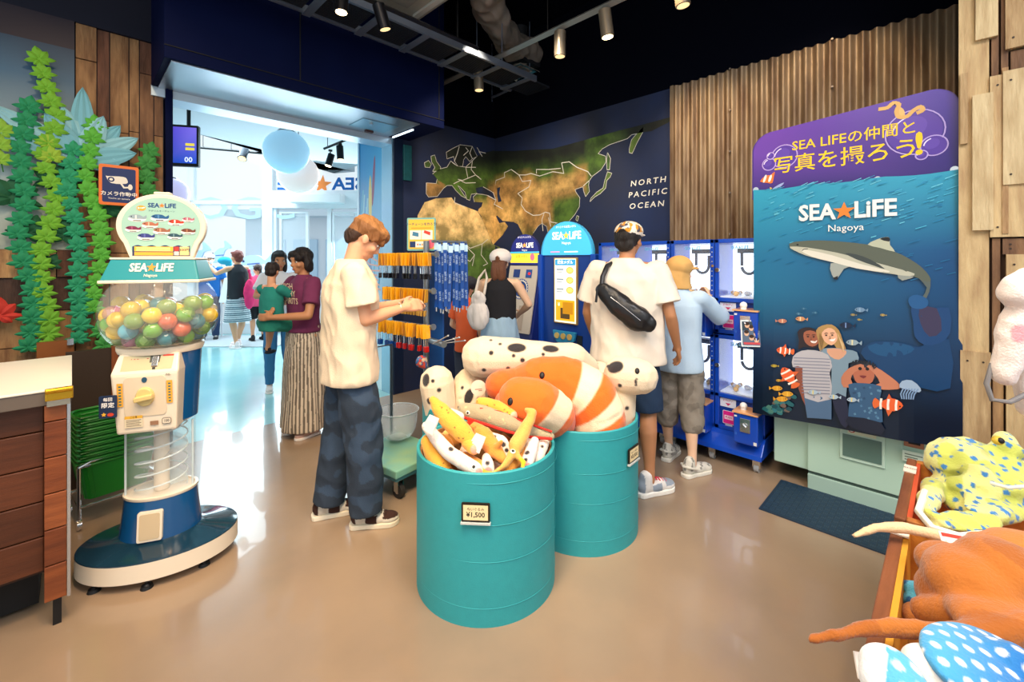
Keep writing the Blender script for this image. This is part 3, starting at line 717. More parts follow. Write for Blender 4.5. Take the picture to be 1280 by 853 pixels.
for o_ in (0, PI):
    pts = [(.135 * math.cos(t + o_), .1 * math.sin(t + o_), .44 + .25 * t / (5 * PI)) for t in np.linspace(0, 5 * PI, 70)]; m.tube(pts, .0035, 6)
m.build('spiral_ramp', mat('#e6f3f5', .1, alpha=.8), GM, smooth=True)
m = MB(); vs = []
for i, t in enumerate(np.linspace(0, 3.2 * PI, 80)):
    for rr in (.045, .135): vs.append((rr * math.cos(t), rr * .76 * math.sin(t), .45 + .24 * t / (3.2 * PI) + (.0 if rr > .1 else -.012)))
m.add(vs, [(2 * i, 2 * i + 1, 2 * i + 3, 2 * i + 2) for i in range(79)]); m.build('spiral_chute', mat('#dcecef', .08, alpha=.38, coat=1), GM, smooth=True)
m = MB(); m.lathe([(.155, .70), (.19, .72), (.212, 1.06), (.2, 1.07), (0, 1.07)], 56, sy=.8, cap0=True); m.build('upper_body', BLUE, GM, smooth=True)
m = MB(); m.lathe([(.214, 1.04), (.222, 1.05), (.222, 1.062), (.2, 1.068)], 56, sy=.86); m.build('globe_seat', CREAM, GM, smooth=True)
# coin box
m = MB(); m.add([(-.15, -.2, .70), (.14, -.2, .70), (.14, -.02, .70), (-.15, -.02, .70), (-.17, -.225, .985), (.155, -.225, .985), (.155, -.02, .985), (-.17, -.02, .985), (-.155, -.16, 1.045), (.14, -.16, 1.045), (.14, -.02, 1.045), (-.155, -.02, 1.045)],
      [(3, 2, 1, 0), (0, 1, 5, 4), (1, 2, 6, 5), (2, 3, 7, 6), (3, 0, 4, 7), (4, 5, 9, 8), (5, 6, 10, 9), (6, 7, 11, 10), (7, 4, 8, 11), (8, 9, 10, 11)]); cb = m.build('coin_box', CREAM, GM, bevel=.012)
CM = frame_M((-.006, -.2135, .84), (1, 0, 0), (0, -.0874, 1)); 
m = MB(); m.M = CM; m.prism(rrect(.2, .19, .02, 4, 0, .035), .003); m.build('front_recess', mat('#dfcdb2', .4), cb, bevel=.002)
m = MB(); m.M = CM; m.cyl((0, .035, 0), (0, .035, .02), .047, .042, 28); m.box((0, .035, .028), (.088, .022, .03), (0, 0, .15)); m.build('turning_knob', mat('#dcc27e', .3, coat=.4), cb, smooth=True, bevel=.004)
m = MB(); m.M = CM; m.cyl((-.002, .115, 0), (-.002, .115, .006), .013, n=16); m.build('lock', mat('#27506a', .3), cb, smooth=True)
p = Print(.0007); p.k = 5
for x in (-.118, .118):
    p.rect(x - .014, -.005, x + .014, .105, '#e8a93c')
    for i in range(7): p.rect(x - .006, .002 + i * .014, x + .006, .009 + i * .014, '#2a6a6a')
p.rect(-.10, -.108, -.015, -.052, '#e6d8b8'); p.rect(-.10, -.066, -.015, -.052, '#e8b23c'); p.text('ご注意', -.058, -.059, .012, '#222222', .01)
for i in range(5): p.rect(-.093, -.102 + i * .007, -.022 - .008 * (i % 2), -.099 + i * .007, '#7a6c58')
p.rect(.02, -.105, .06, -.085, '#9c7458'); p.poly(rrect(.045, .03, .008, 3, .1, -.09), '#3c3834'); p.poly(rrect(.04, .025, .006, 3, .1, -.09), '#e0d2bc'); p.text('100', .1, -.09, .018, '#333333', .02); p.text('no.', .115, .135, .02, '#333333', .01)
p.build('coin_box_print', CM, cb, world=False)
p = Print(.0007); p.k = 3; TM = frame_M((-.006, -.1925, 1.016), (1, 0, 0), (0, .065, .06))
p.rect(-.12, -.03, .125, .033, '#c2b690'); p.rect(.07, .0, .125, .033, '#c03828'); p.text('100 × 3', -.04, .008, .03, '#a83244', .02); p.text('コイン投入口', -.06, -.019, .016, '#222222', .01); p.rect(.01, -.02, .06, .03, '#55564a'); p.rect(.03, -.03, .045, .03, '#2a2a26')
p.build('coin_slot_print', TM, cb, world=False)
m = MB(); m.M = TM; m.box((.04, 0, .006), (.03, .04, .012)); m.build('coin_slot', CHROME, cb, bevel=.002)
# globe
gl = []
for i in range(17):
    t = i / 16; a = -PI * .5 + PI * t; gl.append((.075 + .215 * math.cos(a * .92) if False else 0, 0))
prof = [(.2, 1.062), (.235, 1.075), (.275, 1.11), (.298, 1.155), (.306, 1.205), (.298, 1.255), (.275, 1.30), (.24, 1.34), (.215, 1.36)]
prof = smoothpts(prof, 3, False)
m = MB(); m.lathe(prof, 72, sy=.96); m.build('clear_globe', mat('#f4fbfc', .03, alpha=.13, coat=1, name='globe_plastic'), GM, smooth=True)
m = MB(); m.lathe([(0, 1.068), (.225, 1.075)], 48); m.build('globe_floor', mat('#cbb894', .4), GM, smooth=True)
m = MB(); n = 40; hx = .245; 
m.add([(-hx, -.17, 1.355), (hx, -.17, 1.355), (hx, .17, 1.355), (-hx, .17, 1.355), (-hx * .86, -.12, 1.465), (hx * .86, -.12, 1.465), (hx * .86, .12, 1.465), (-hx * .86, .12, 1.465)], [(3, 2, 1, 0), (4, 5, 6, 7), (0, 1, 5, 4), (1, 2, 6, 5), (2, 3, 7, 6), (3, 0, 4, 7)])
m.build('globe_cap', mat('#1f8a94', .35), GM, bevel=.01)
m = MB(); m.box((0, 0, 1.353), (.5, .35, .014)); m.box((0, 0, 1.468), (.43, .25, .012)); m.build('cap_trim', CREAM, GM, bevel=.006)
HM = frame_M((0, -.1465, 1.409), (1, 0, 0), (0, .45, 1)); p = Print(.0006); p.k = 3; p.logo(-.005, .012, .062, '#f6ead6'); p.build('cap_lettering', HM, GM, world=False)
# round display sign on top
def signpts(R, cz, hw, zb):
    a0 = math.asin(hw / R) + .22; pts = [(-hw, zb), (hw, zb)]; pts += [(R * math.sin(PI - a0 - 0) if False else 0, 0)] if False else []
    L = [(R * math.sin(t), cz - R * math.cos(t)) for t in np.linspace(a0, 2 * PI - a0, 44)]
    return pts + L
SM_ = frame_M((0, .03, 1.47), (1, 0, 0), (0, .0, 1))
outer = signpts(.235, .235, .165, 0)
outer = [(x, y * .93) for x, y in outer]
m = MB(); m.M = SM_ @ Matrix.Translation((0, 0, -.02)); m.prism(outer, .05); m.box((0, .44, .025), (.09, .02, .05)); m.build('sign_housing', CREAM, GM, smooth=False, bevel=.008)
p = Print(.0006); p.k = 1; p.v = []
inner = [(x, (y) * .93) for x, y in signpts(.205, .235, .145, .02)]
b0 = .0315 / .0006
p.k = int(b0); p.poly(inner, '#9fc6b6')
p.poly([(-.15, .015), (.15, .015), (.15, .085)] + [(x, .082 + .006 * math.sin(x * 90)) for x in np.linspace(.15, -.15, 30)], '#22305c')
p.rect(-.14, .045, .06, .078, '#e7b53e'); p.rect(-.14, .018, .06, .04, '#dfa83c')
for i in range(3): p.rect(-.13, .05 + i * .009, .045, .053 + i * .009, '#fff0c0')
p.rect(.065, .05, .09, .078, '#c23a2a'); p.rect(.065, .02, .09, .045, '#e8dcc8'); p.rect(.095, .02, .145, .078, '#e5c988'); p.text('300円', .12, .055, .022, '#333333', .02)
p.logo(.0, .355, .042, '#1c3f7a', sub=None, starc='#e0802c'); p.text('アクリルキーチェーン', .0, .318, .014, '#33506a', .005); p.poly(ell(-.105, .335, .024, .018), '#f0a038'); p.text('全10種', -.105, .335, .013, '#ffffff', .02)
def fishy(p, x, y, s, col, c2, spiky=0):
    p.poly(ell(x, y - s * .3, s * 1.05, s * .42, 16), '#f4f2ea')
    p.poly(smoothpts([(x - s, y), (x - s * .5, y + s * .33), (x + s * .3, y + s * .3), (x + s * .7, y + .02 * s), (x + s * 1.05, y + s * .3), (x + s * 1.0, y - s * .28), (x + s * .3, y - s * .3), (x - s * .5, y - s * .3)], 2), col)
    p.rect(x - s * .25, y - s * .28, x - s * .05, y + s * .28, c2); p.poly(ell(x - s * .65, y + s * .06, s * .08, s * .08, 8), '#101010'); p.rect(x - s * .45, y - s * .62, x + s * .45, y - s * .48, '#4a4a4a')
for x, y, s_, c1, c2 in ((-.125, .275, .04, '#8fa0a8', '#c8d0d0'), (-.01, .28, .04, '#2a5a8a', '#5080b0'), (.075, .25, .036, '#c03a24', '#f4ece0'), (.14, .27, .028, '#b86a78', '#e8d0c8'), (-.06, .23, .036, '#b06a50', '#d8b090'), (-.145, .2, .034, '#7a2a4a', '#a05070'), (0, .19, .038, '#9a6248', '#c89878'), (-.08, .15, .038, '#3a3f80', '#5a60a8'), (.07, .155, .034, '#31505c', '#6a8890'), (.14, .19, .034, '#74402e', '#a87050')):
    fishy(p, x, y, s_ * 1.12, c1, c2)
p.build('sign_print', SM_, GM, PRINTG, world=False)
m = MB(); m.M = frame_M((-.172, -.235, .87), (1, 0, 0), (.1, 0, 1)); m.prism(rrect(.065, .1, .006), .002); tg = m.build('tag_card', mat('#20304f', .4), None); 
TG = thing('hanging_tag', 'small dark blue price tag clipped to the left of the machine coin box', 'tag', mw(GM) @ V((-.172, -.236, .87)), GM.rotation_euler.z + .0)
tg.parent = TG; tg.data.transform(Matrix.Translation((.172, .236, -.87)))
p = Print(.0006); p.k = 4; p.text('毎回', 0, .032, .017, '#ffffff', .01); p.text('限定', 0, .006, .024, '#f0f0f0', .02); p.poly(star(-.014, -.033, .01, .005), '#e8b23c'); p.poly(ell(.01, -.035, .012, .008), '#c8402c'); p.build('tag_print', frame_M((0, 0, 0), (1, 0, 0), (.1, 0, 1)), tg, world=False)

_k0 = [0, .07, .155, .23, .42, .435, .70, 1.0, 1.06, 1.36, 1.465, 1.48, 1.95]; _k1 = [0, .045, .13, .175, .36, .375, .72, 1.03, 1.122, 1.462, 1.565, 1.578, 1.94]
def zmap(z): return float(np.interp(z, _k0, _k1))
def remap(o):
    for ch in o.children:
        if ch.type == 'MESH' and 'done' not in ch.data:
            for v in ch.data.vertices: v.co.z = zmap(v.co.z)
            ch.data['done'] = 1
        remap(ch)
remap(GM)
# capsules in the globe, each its own thing
random.seed(11)
CAPC = [('yellow', '#e8c41c'), ('green', '#6fae2c'), ('teal', '#2c7c88'), ('clear', '#cfc49c'), ('orange', '#e2683c'), ('pink', '#b06a84'), ('olive', '#7c9a3a'), ('light blue', '#5fb4c8')]
protoc = {}; k4 = 0
placed = []
tries = 0
gm = mw(GM)
while len(placed) < 84 and tries < 14000:
    tries += 1; zz = 1.10 + (tries / 14000) * .20; 
    rmax = .262 - max(0, abs(zz - 1.2) - .02) * .75; a = random.uniform(0, 2 * PI); r = rmax * math.sqrt(random.random()) if random.random() < .4 else rmax * random.uniform(.86, 1)
    q = V((r * math.cos(a), r * math.sin(a) * .94, zz))
    if all(math.sqrt(((q.x - o_.x) * .787) ** 2 + ((q.y - o_.y) * .787) ** 2 + ((q.z - o_.z) * 1.05) ** 2) > .064 for o_ in placed): placed.append(q)
for i, q in enumerate(placed):
    nm, cc = CAPC[random.choice((0, 0, 0, 0, 1, 1, 1, 2, 2, 3, 6, 6, 7, 4, 5))]
    if nm not in protoc:
        t = thing('toy_capsule', '%s toy capsule among the others inside the clear globe' % nm, 'capsule', (0, 0, 0), 0, '%s capsules in the globe' % nm)
        m = MB(); m.lathe([(.0385 * math.cos(b_), .0385 * math.sin(b_)) for b_ in np.linspace(-.02, PI / 2, 9)], 22); m.build('clear_half', mat(cc, .06, alpha=(.62, .4, .8)[k4 % 3], coat=1), t, smooth=True); k4 += 1
        m = MB(); m.lathe([(.001, -.0385)] + [(.0385 * math.cos(b_), .0385 * math.sin(b_)) for b_ in np.linspace(-PI / 2 + .1, 0.02, 9)] + [(.0395, .003), (.0385, .006)], 22); m.build('coloured_half', mat(cc, .12, coat=.8, alpha=.96 if nm != 'clear' else .5), t, smooth=True)
        m = MB(); m.box((0, 0, .006), (.034, .03, .026), (.3, .5, .2)); m.sph((.005, 0, -.004), .02, sc=(1, .8, .8)); m.build('toy_inside', mat({'yellow': '#e8d070', 'green': '#a8c070', 'teal': '#78a8a8', 'orange': '#e8a080', 'clear': '#c8b890'}.get(nm, '#c8b8a0'), .6), t, smooth=True)
        protoc[nm] = t
    else: t = dup(protoc[nm])
    t.location = gm @ V((q.x, q.y, zmap(q.z))); t.rotation_euler = (random.uniform(-1.6, 1.6), random.uniform(-1.2, 1.2), random.uniform(0, 6))

# ---------------------------------------------------------------- left counter
WOODC = [mat(c, .45, bump=.1, bs=30, var=1, vs=5, dark=d_, stretch=(1, 1, 9), name='counter_wood') for c, d_ in (('#8a4a26', '#6c361c'), ('#7d4020', '#5e2e18'), ('#94522c', '#743c20'))]
CT = thing('sales_counter', 'wooden plank sales counter with a white worktop at the left edge', 'counter', (-.7, 2.95, 0))
m = MB(); m.bb((-2.0, 2.54, .955), (0.0, 3.37, .965)); m.build('worktop', mat('#f0e9dc', .35), CT, world=True, bevel=.003)
m = MB(); m.bb((-2.0, 2.545, .90), (-.002, 3.36, .955)); m.build('worktop_edge', mat('#6a5f56', .4, .2), CT, world=True, bevel=.003)
zz = .88
for k in range(6):
    z0 = .115 + k * .144; z1 = min(z0 + .14, .898)
    m = MB(); m.bb((-.078, 2.545, z0), (-.015, 2.60, z1)); m.build('corner_block', WOODC[k % 3], CT, world=True, bevel=.003)
for k in range(5):
    z0 = .22 + k * .142; z1 = min(z0 + .138, .898)
    m = MB(); m.bb((-2.0, 2.60, z0), (-.08, 2.63, z1)); m.build('front_board', mat(('#5c3019', '#522a15', '#66361d')[k % 3], .5, bump=.1, bs=30, var=.35, vs=5, stretch=(1, 1, 9)), CT, world=True, bevel=.004)  # shade of the recessed front put into the colour, darker than the corner blocks
m = MB(); m.bb((-2.0, 2.63, .2), (-.02, 3.33, .9)); m.build('carcass', mat('#3a2015', .6), CT, world=True)
m = MB(); m.bb((-.014, 2.545, .11), (-.004, 2.56, .9)); m.build('metal_edge', mat('#c8ccd0', .25, .9), CT, world=True)
for a_, b__ in (((-.055, 2.57, 0), (-.03, 2.6, .13)), ((-1.5, 2.7, 0), (-1.4, 2.75, .2)), ((-.6, 2.66, 0), (-.55, 2.7, .2)), ((-.06, 3.31, 0), (-.03, 3.34, .2))): m = MB(); m.bb(a_, b__); m.build('leg', BLACK, CT, world=True)
m = MB(); m.bb((-2, 2.75, .02), (-.1, 3.3, .2)); m.build('plinth', mat('#0c0c0e', .7), CT, world=True)
cl = MB(); cl.bb((-.075, 2.5, .925), (.004, 2.60, .957)); cl.cyl((-.075, 2.5, .965), (.004, 2.5, .965), .01)
k_ = thing('brass_clip', 'brass coloured clip on the front corner of the white worktop', 'clip', (-.03, 2.53, .93)); cl.build('clip_body', mat('#c79a2c', .25, .9), k_, world=True, bevel=.003)
m = MB(); m.bb((-.07, 2.515, .9), (-.005, 2.545, .925)); m.build('clip_jaw', mat('#b8ae9a', .25, .9), k_, world=True)
m = MB(); m.bb((-.85, 2.9, .9655), (-.3, 3.25, .9685)); tag(m.build('paper_sheet', mat('#efe6d6', .6)), 'white paper sheet lying on the counter worktop', 'paper')
# dark partition and wood behind it
pa = thing('low_partition', 'low dark brown partition panel with wooden end behind the counter', 'partition', onY(112, 575, 4.0))
a, b_ = onY(82, 430, 4.02), onY(139, 430, 4.02)
m = MB(); m.bb((a.x, 4.0, .0), (b_.x, 4.04, onY(110, 438, 4.02).z)); m.build('panel', mat('#3b2c22', .6, bump=.1, bs=60), pa, world=True)
m = MB(); m.bb((b_.x, 3.98, 0), (b_.x + .06, 4.06, onY(140, 434, 4.0).z)); m.build('end_post', mat('#8a4a26', .5), pa, world=True)
a = onY(46, 430, 4.15); b_ = onY(92, 430, 4.15)
m = MB(); m.bb((a.x, 4.12, .7), (b_.x, 4.15, onY(60, 427, 4.15).z)); m.build('side_board', mat('#9a5a28', .5, var=.3, vs=6), pa, world=True)
m = MB(); m.bb((b_.x - .03, 4.09, a.z - .02), (b_.x, 4.12, a.z + .02)); m.build('hinge', CHROME, pa, world=True)

# ---------------------------------------------------------------- shopping baskets
SB = W(142, 2.62, 0)
cart = thing('basket_trolley', 'chrome trolley frame holding the stack of green baskets', 'trolley', SB, .15)
m = MB()
for (x, y) in ((-.17, -.13), (.17, -.13), (-.17, .13), (.17, .13)): m.tube([(x, y, .05), (x, y, .34)], .009); m.cyl((x - .01, y, .028), (x + .01, y, .028), .028, n=16)
m.tube([(-.17, -.13, .12), (.17, -.13, .12), (.17, .13, .12), (-.17, .13, .12)], .008, closed=True); m.tube([(-.17, -.13, .34), (.17, -.13, .34), (.17, .13, .34), (-.17, .13, .34)], .008, closed=True); m.tube([(-.17, -.13, .34), (-.12, -.13, .36), (.12, -.13, .36), (.17, -.13, .34)], .007)
m.build('frame', CHROME, cart, smooth=True)
GRB = mat('#1f8a2c', .35, name='basket_green')
def basket(detail):
    t = thing('shopping_basket', '', 'basket', (0, 0, 0), .15, 'stacked green shopping baskets')
    m = MB(); prof = lambda s: rrect(.34 * s, .26 * s, .05 * s, 4)
    A = prof(.8); B_ = prof(1.0); n = len(A); m.add([(p[0], p[1], 0) for p in A] + [(p[0], p[1], .2) for p in B_], [tuple(range(n))[::-1]]); 
    hol = []
    m.build('bottom', GRB, t)
    m = MB()
    for k in range(n):          # pierced wall: vertical ribs and bands
        a0, a1 = V(A[k] + (0,)), V(A[(k + 1) % n] + (0,)); b0, b1 = V(B_[k] + (.2,)), V(B_[(k + 1) % n] + (.2,)); L_ = (b1 - b0).length
        seg = max(1, int(L_ / .018)) if detail else 1
        def Q(u, v_): return a0.lerp(a1, u).lerp(b0.lerp(b1, u), v_)
        if not detail or seg < 3:
            m.add([Q(0, 0), Q(1, 0), Q(1, 1), Q(0, 1)], [(0, 1, 2, 3)]); continue
        bands = [0, .2, .27, .40, .47, .60, .67, .8, 1]
        for r in range(8):
            v0, v1 = bands[r], bands[r + 1]
            if r % 2 == 0 and r not in (0,) and r < 8 or r == 0 or r == 7: 
                m.add([Q(0, v0), Q(1, v0), Q(1, v1), Q(0, v1)], [(0, 1, 2, 3)]) if (r in (0, 7) or r in (2, 4, 6)) else None
            else:
                for s_ in range(seg):
                    m.add([Q((s_ + .0) / seg, v0), Q((s_ + .4) / seg, v0), Q((s_ + .4) / seg, v1), Q(s_ / seg, v1)], [(0, 1, 2, 3)])
    o = m.build('pierced_wall' if detail else 'wall', GRB, t); so = o.modifiers.new('s', 'SOLIDIFY'); so.thickness = .003
    m = MB(); m.tube([(p[0], p[1], .2) for p in B_], .008, 6, closed=True); m.build('rim', GRB, t, smooth=True)
    m = MB(); m.tube([(-.17, -.02, .2), (-.16, -.125, .215), (0, -.14, .22), (.16, -.125, .215), (.17, -.02, .2)], .006); m.build('handle', mat('#176e22', .35), t, smooth=True)
    return t
bt = basket(True); bl_ = basket(False)
for k in range(10):
    t = (bt if k == 9 else (bl_ if k == 0 else dup(bl_))); t.location = SB + V((0, 0, .14 + .028 * k)); 
    t['label'] = 'topmost green basket with pierced sides on the stack' if k == 9 else '%s green basket of the nested stack' % ('lowest', 'second lowest', 'third lowest', 'fourth lowest', 'fifth from the bottom', 'sixth from the bottom', 'fourth from the top', 'third from the top', 'second from the top')[k]
bt.location = SB + V((0, 0, .14 + .028 * 9))

# ---------------------------------------------------------------- platform trolley with clear bowl
TP = W(497, 2.98, 0)
tr = thing('platform_trolley', 'low teal platform trolley beside the left bin', 'trolley', TP, math.radians(8))
m = MB(); m.box((0, 0, .17), (.42, .50, .05)); m.build('deck', mat('#6fb6b0', .35, var=1, vs=5, dark='#9dc08a'), tr, bevel=.008)
m = MB(); m.box((0, 0, .14), (.41, .49, .03)); m.build('deck_frame', mat('#3c6a70', .4), tr, bevel=.004)
for (x, y) in ((-.15, -.2), (.15, -.2), (-.15, .2), (.15, .2)):
    m = MB(); m.cyl((x - .014, y, .045), (x + .014, y, .045), .045, n=20); cw = m.build('wheel', mat('#2b2724', .6), tr, smooth=True)
    m = MB(); m.cyl((x - .016, y, .045), (x + .016, y, .045), .018, n=14); m.bb((x - .022, y - .02, .04), (x - .017, y + .02, .13)); m.bb((x + .017, y - .02, .04), (x + .022, y + .02, .13)); m.build('caster_fork', CHROME, cw)
m = MB(); m.tube([(.13, .235, .19), (.13, .235, .86), (-.13, .235, .86), (-.13, .235, .19)], .011); m.build('push_handle', mat('#5c6670', .3, .8), tr, smooth=True)
bw = thing('clear_bowl', 'clear plastic bowl standing behind the platform trolley', 'bowl', W(497, 3.15, .20))
m = MB(); m.lathe(smoothpts([(.05, .0), (.1, .02), (.13, .08), (.142, .18), (.148, .2)], 3, False), 44, cap0=True); o = m.build('bowl_shell', mat('#f2f8fa', .05, alpha=.25, coat=1), bw, smooth=True); so = o.modifiers.new('s', 'SOLIDIFY'); so.thickness = .003
m = MB(); m.lathe([(.148, .198), (.152, .203), (.148, .207), (.145, .203), (.148, .198)], 44); m.build('rim', mat('#cfd8dc', .15), bw, smooth=True)
m = MB(); m.cyl((0, 0, -.0), (0, 0, .012), .06); m.build('foot', mat('#dfe6e8', .2, alpha=.6), bw, smooth=True)
bw.location.z = .205 + .0
bs = MB(); bs.lathe([(.012, -.0), (.012, .01)], 12)

# ---------------------------------------------------------------- column of capsule lockers on the right wall
CBL = mat('#0b46b8', .28, coat=.3, name='machine_blue'); CBD = mat('#0a3690', .35, name='machine_blue_dark'); LITW = mat('#e9f6ff', .5, emit=2.0, name='lit_window_back')
XF = 3.41
def claw_unit():
    """local: x across (to the right seen from the shop = -Y world), y depth into wall, z up; width .34 height .70"""
    t = thing('prize_machine', '', 'vending machine', (0, 0, 0), -PI / 2, 'blue prize vending machines')
    m = MB(); Wd = .338; H = .70
    m.bb((-Wd / 2, 0, 0), (-Wd / 2 + .03, .5, H)); m.bb((Wd / 2 - .03, 0, 0), (Wd / 2, .5, H)); m.bb((-Wd / 2, 0, H - .03), (Wd / 2, .5, H)); m.bb((-Wd / 2, 0, 0), (Wd / 2, .5, .03)); m.bb((-Wd / 2, .47, 0), (Wd / 2, .5, H)); m.bb((-Wd / 2, .0, .235), (Wd / 2, .03, .265))
    m.build('cabinet', CBL, t, bevel=.004)
    m = MB(); m.bb((-.14, .02, .03), (.14, .46, .235)); m.build('lower_panel', CBD, t)
    m = MB(); m.bb((-.139, .30, .27), (.139, .31, .668)); m.build('lit_back', LITW, t)
    m = MB(); m.bb((-.139, .03, .265), (.139, .3, .275)); m.build('prize_shelf', mat('#e8f2fa', .4), t)
    m = MB(); random.seed(3)
    for i in range(14): m.sph((random.uniform(-.12, .12), random.uniform(.08, .24), .292), random.uniform(.014, .022), mi=i % 4, n=1)
    m.build('prizes', [mat('#e8b86a', .5), mat('#d8dce0', .5), mat('#e0e8ec', .4), mat('#c0966a', .5)], t, smooth=True)['kind'] = 'stuff'
    m = MB(); m.tube([(.02 + .05 * math.cos(a), .16, .50 + .06 * math.sin(a)) for a in np.linspace(-PI * .95, -.05, 12)] + [(.07, .16, .58)], .011, 8); m.tube([(-.03, .16, .5), (-.03, .16, .60)], .011, 8); m.bb((-.05, .12, .595), (.09, .2, .63)); m.build('claw', mat('#1f3a5c', .4), t, smooth=True)
    p = Print(.001); p.logo(0, .635, .036, '#5fb4e0', sub=None, starc='#8fd0ea'); p.build('window_lettering', frame_M((0, .016, 0), (1, 0, 0), (0, 0, 1)), t, PRINTG, world=False)
    m = MB(); m.bb((-.139, .012, .27), (.139, .016, .668)); m.build('window_pane', mat('#e8f6ff', .04, alpha=.07), t)
    m = MB()
    for k in range(11): m.cyl((.155, 0, .28 + .036 * k), (.155, -.004, .28 + .036 * k), .0055, n=8)
    m.build('rivet', mat('#cfd6dc', .3, .8), t)
    m = MB(); m.cyl((-.15, -.008, .47), (-.15, .0, .47), .016, n=14); m.cyl((.16, -.008, .5), (.16, 0, .5), .01, n=12); m.build('lock', CHROME, t, smooth=True)
    p = Print(.0008); p.k = 2; p.rect(-.135, .165, -.025, .228, '#dfe3f0'); p.text('おねがい', -.08, .213, .018, '#c03060', .01); p.poly([(-.1, .195), (-.06, .195), (-.08, .175)], '#c8356a')
    p.poly(rrect(.085, .1, .008, 3, -.075, .09), '#dfe3f0'); p.poly(rrect(.078, .092, .006, 3, -.075, .09), '#e0218a'); p.rect(-.105, .075, -.045, .105, '#f7d8ea'); p.text('PUSH', -.075, .09, .02, '#b01868', .02); p.rect(-.1, .025, -.05, .036, '#e8e8e8')
    p.build('panel_print', frame_M((0, .0195, 0), (1, 0, 0), (0, 0, 1)), t, world=False)
    m = MB(); m.bb((.005, -.13, -.02), (.16, .02, .19)); cbx = m.build('coin_box', CBL, t, bevel=.008)
    m = MB(); m.bb((.0, -.14, .19), (.165, .02, .20)); m.build('coin_box_top', mat('#f0b070', .3, coat=1), cbx)
    m = MB(); m.sph((.05, -.06, .225), .025); m.cyl((.05, -.06, .2), (.05, -.06, .21), .02); m.build('white_ball', mat('#f2f6f8', .2), cbx, smooth=True)
    m = MB(); m.bb((.05, -.137, .065), (.115, -.13, .16)); m.cyl((.082, -.145, .115), (.082, -.137, .115), .018, n=14); m.box((.082, -.15, .115), (.03, .012, .007), (0, .7, 0)); m.build('coin_mechanism', CHROME, cbx, bevel=.002)
    p = Print(.0008); p.k = 1; p.rect(.012, .16, .03, .172, '#e8e8e8'); p.rect(.135, -.01, .155, .012, '#e6e6e6'); p.text('ii', .022, .045, .03, '#4f86d8'); p.build('box_print', frame_M((0, -.1305, 0), (1, 0, 0), (0, 0, 1)), cbx, world=False)
    return t
cu = claw_unit(); first = True
cols = [2.12, 1.777, 1.433, 1.09]
nm = ['leftmost column, beside the big kiosk', 'second column from the left, right of the man', 'third column, in front of the boy', 'rightmost column, beside the shark banner']
for i, y in enumerate(cols):
    for j, z in enumerate((.935, .225)):
        t = cu if first else dup(cu); first = False
        t.location = (XF, y, z); t['label'] = '%s blue prize vending machine in the %s' % (('upper', 'lower')[j], nm[i])
for i, y in enumerate(((cols[0] + cols[1]) / 2, (cols[2] + cols[3]) / 2)):
    t = thing('machine_plinth', ('blue wheeled plinth under the two left columns of machines', 'blue wheeled plinth under the two right columns of machines')[i], 'plinth', (XF, y, 0), -PI / 2)
    m = MB(); pr_ = [(.0, .10), (-.10, .10), (-.09, .13), (-.03, .2), (0, .224), (.5, .224), (.5, .10)]
    m.M = Matrix(((0, 0, 1, -.345), (1, 0, 0, 0), (0, 1, 0, 0), (0, 0, 0, 1))); m.prism(pr_, .69); m.build('plinth_body', CBL, t, bevel=.004)
    for x in (-.3, 0, .3):
        m = MB(); m.cyl((x - .015, -.03, .03), (x + .015, -.03, .03), .03, n=16); m.build('caster', mat('#b8bcc0', .3, .3), t, smooth=True)
        m = MB(); m.bb((x - .025, -.05, .03), (x + .025, -.01, .10)); m.build('caster_plate', CHROME, t)
    for x in (-.3, .3): m = MB(); m.cyl((x - .015, .42, .03), (x + .015, .42, .03), .03, n=16); m.bb((x - .025, .4, .03), (x + .025, .44, .10)); m.build('caster', mat('#b8bcc0', .3, .3), t, smooth=True)

# ---------------------------------------------------------------- coin press kiosk and small game kiosk
def archsign(name, parent, w_, h0, h1, cols_, draw, y=0):
    pts = [(-w_ / 2, h0), (w_ / 2, h0)] + [(w_ / 2 * math.cos(a), h1 - w_ / 2 + w_ / 2 * math.sin(a)) for a in np.linspace(0, PI, 24)]
    m = MB(); m.M = frame_M((0, y, 0), (1, 0, 0), (0, 0, 1)); m.prism(pts, .03, Matrix.Translation((0, 0, -.03))); s_ = m.build(name, mat(cols_[0], .3), parent)
    p = Print(.0008); p.poly([(x * .94, h0 + (z_ - h0) * .985 + .003) for x, z_ in pts], cols_[0]); draw(p); p.build('sign_print', frame_M((0, y, 0), (1, 0, 0), (0, 0, 1)), s_, PRINTLIT, world=False); return s_
KY = (onX(675, 300, 3.55).y + onX(745, 300, 3.55).y) / 2
KW = abs(onX(675, 300, 3.55).y - onX(745, 300, 3.55).y)
K = thing('coin_press_kiosk', 'large blue coin press kiosk with light blue arched sign and screen', 'kiosk', (3.55, KY, 0), -PI / 2)
zt = onX(710, 318, 3.55).z
m = MB(); m.bb((-KW / 2, .0, .0), (KW / 2, .42, zt)); m.build('cabinet', mat('#123a8c', .3), K, bevel=.012)
m = MB(); m.bb((-KW / 2 - .012, -.03, .55), (-KW / 2 + .05, .1, zt)); m.bb((KW / 2 - .05, -.03, .55), (KW / 2 + .012, .1, zt)); m.build('side_trim', mat('#1648b0', .3), K, bevel=.01)
zs0, zs1 = onX(710, 405, 3.55).z, onX(710, 322, 3.55).z
m = MB(); m.bb((-.15, -.02, zs0), (.15, .01, zs1)); fr = m.build('screen_frame', mat('#c9a05a', .3, .6), K, bevel=.004)
p = Print(.0008); p.rect(-.135, zs0 + .012, .135, zs1 - .012, '#f2ead0'); p.rect(-.13, zs1 - .08, .13, zs1 - .02, '#2c8fbf'); p.text('記念メダル', 0, zs1 - .05, .04, '#ffffff', .02)
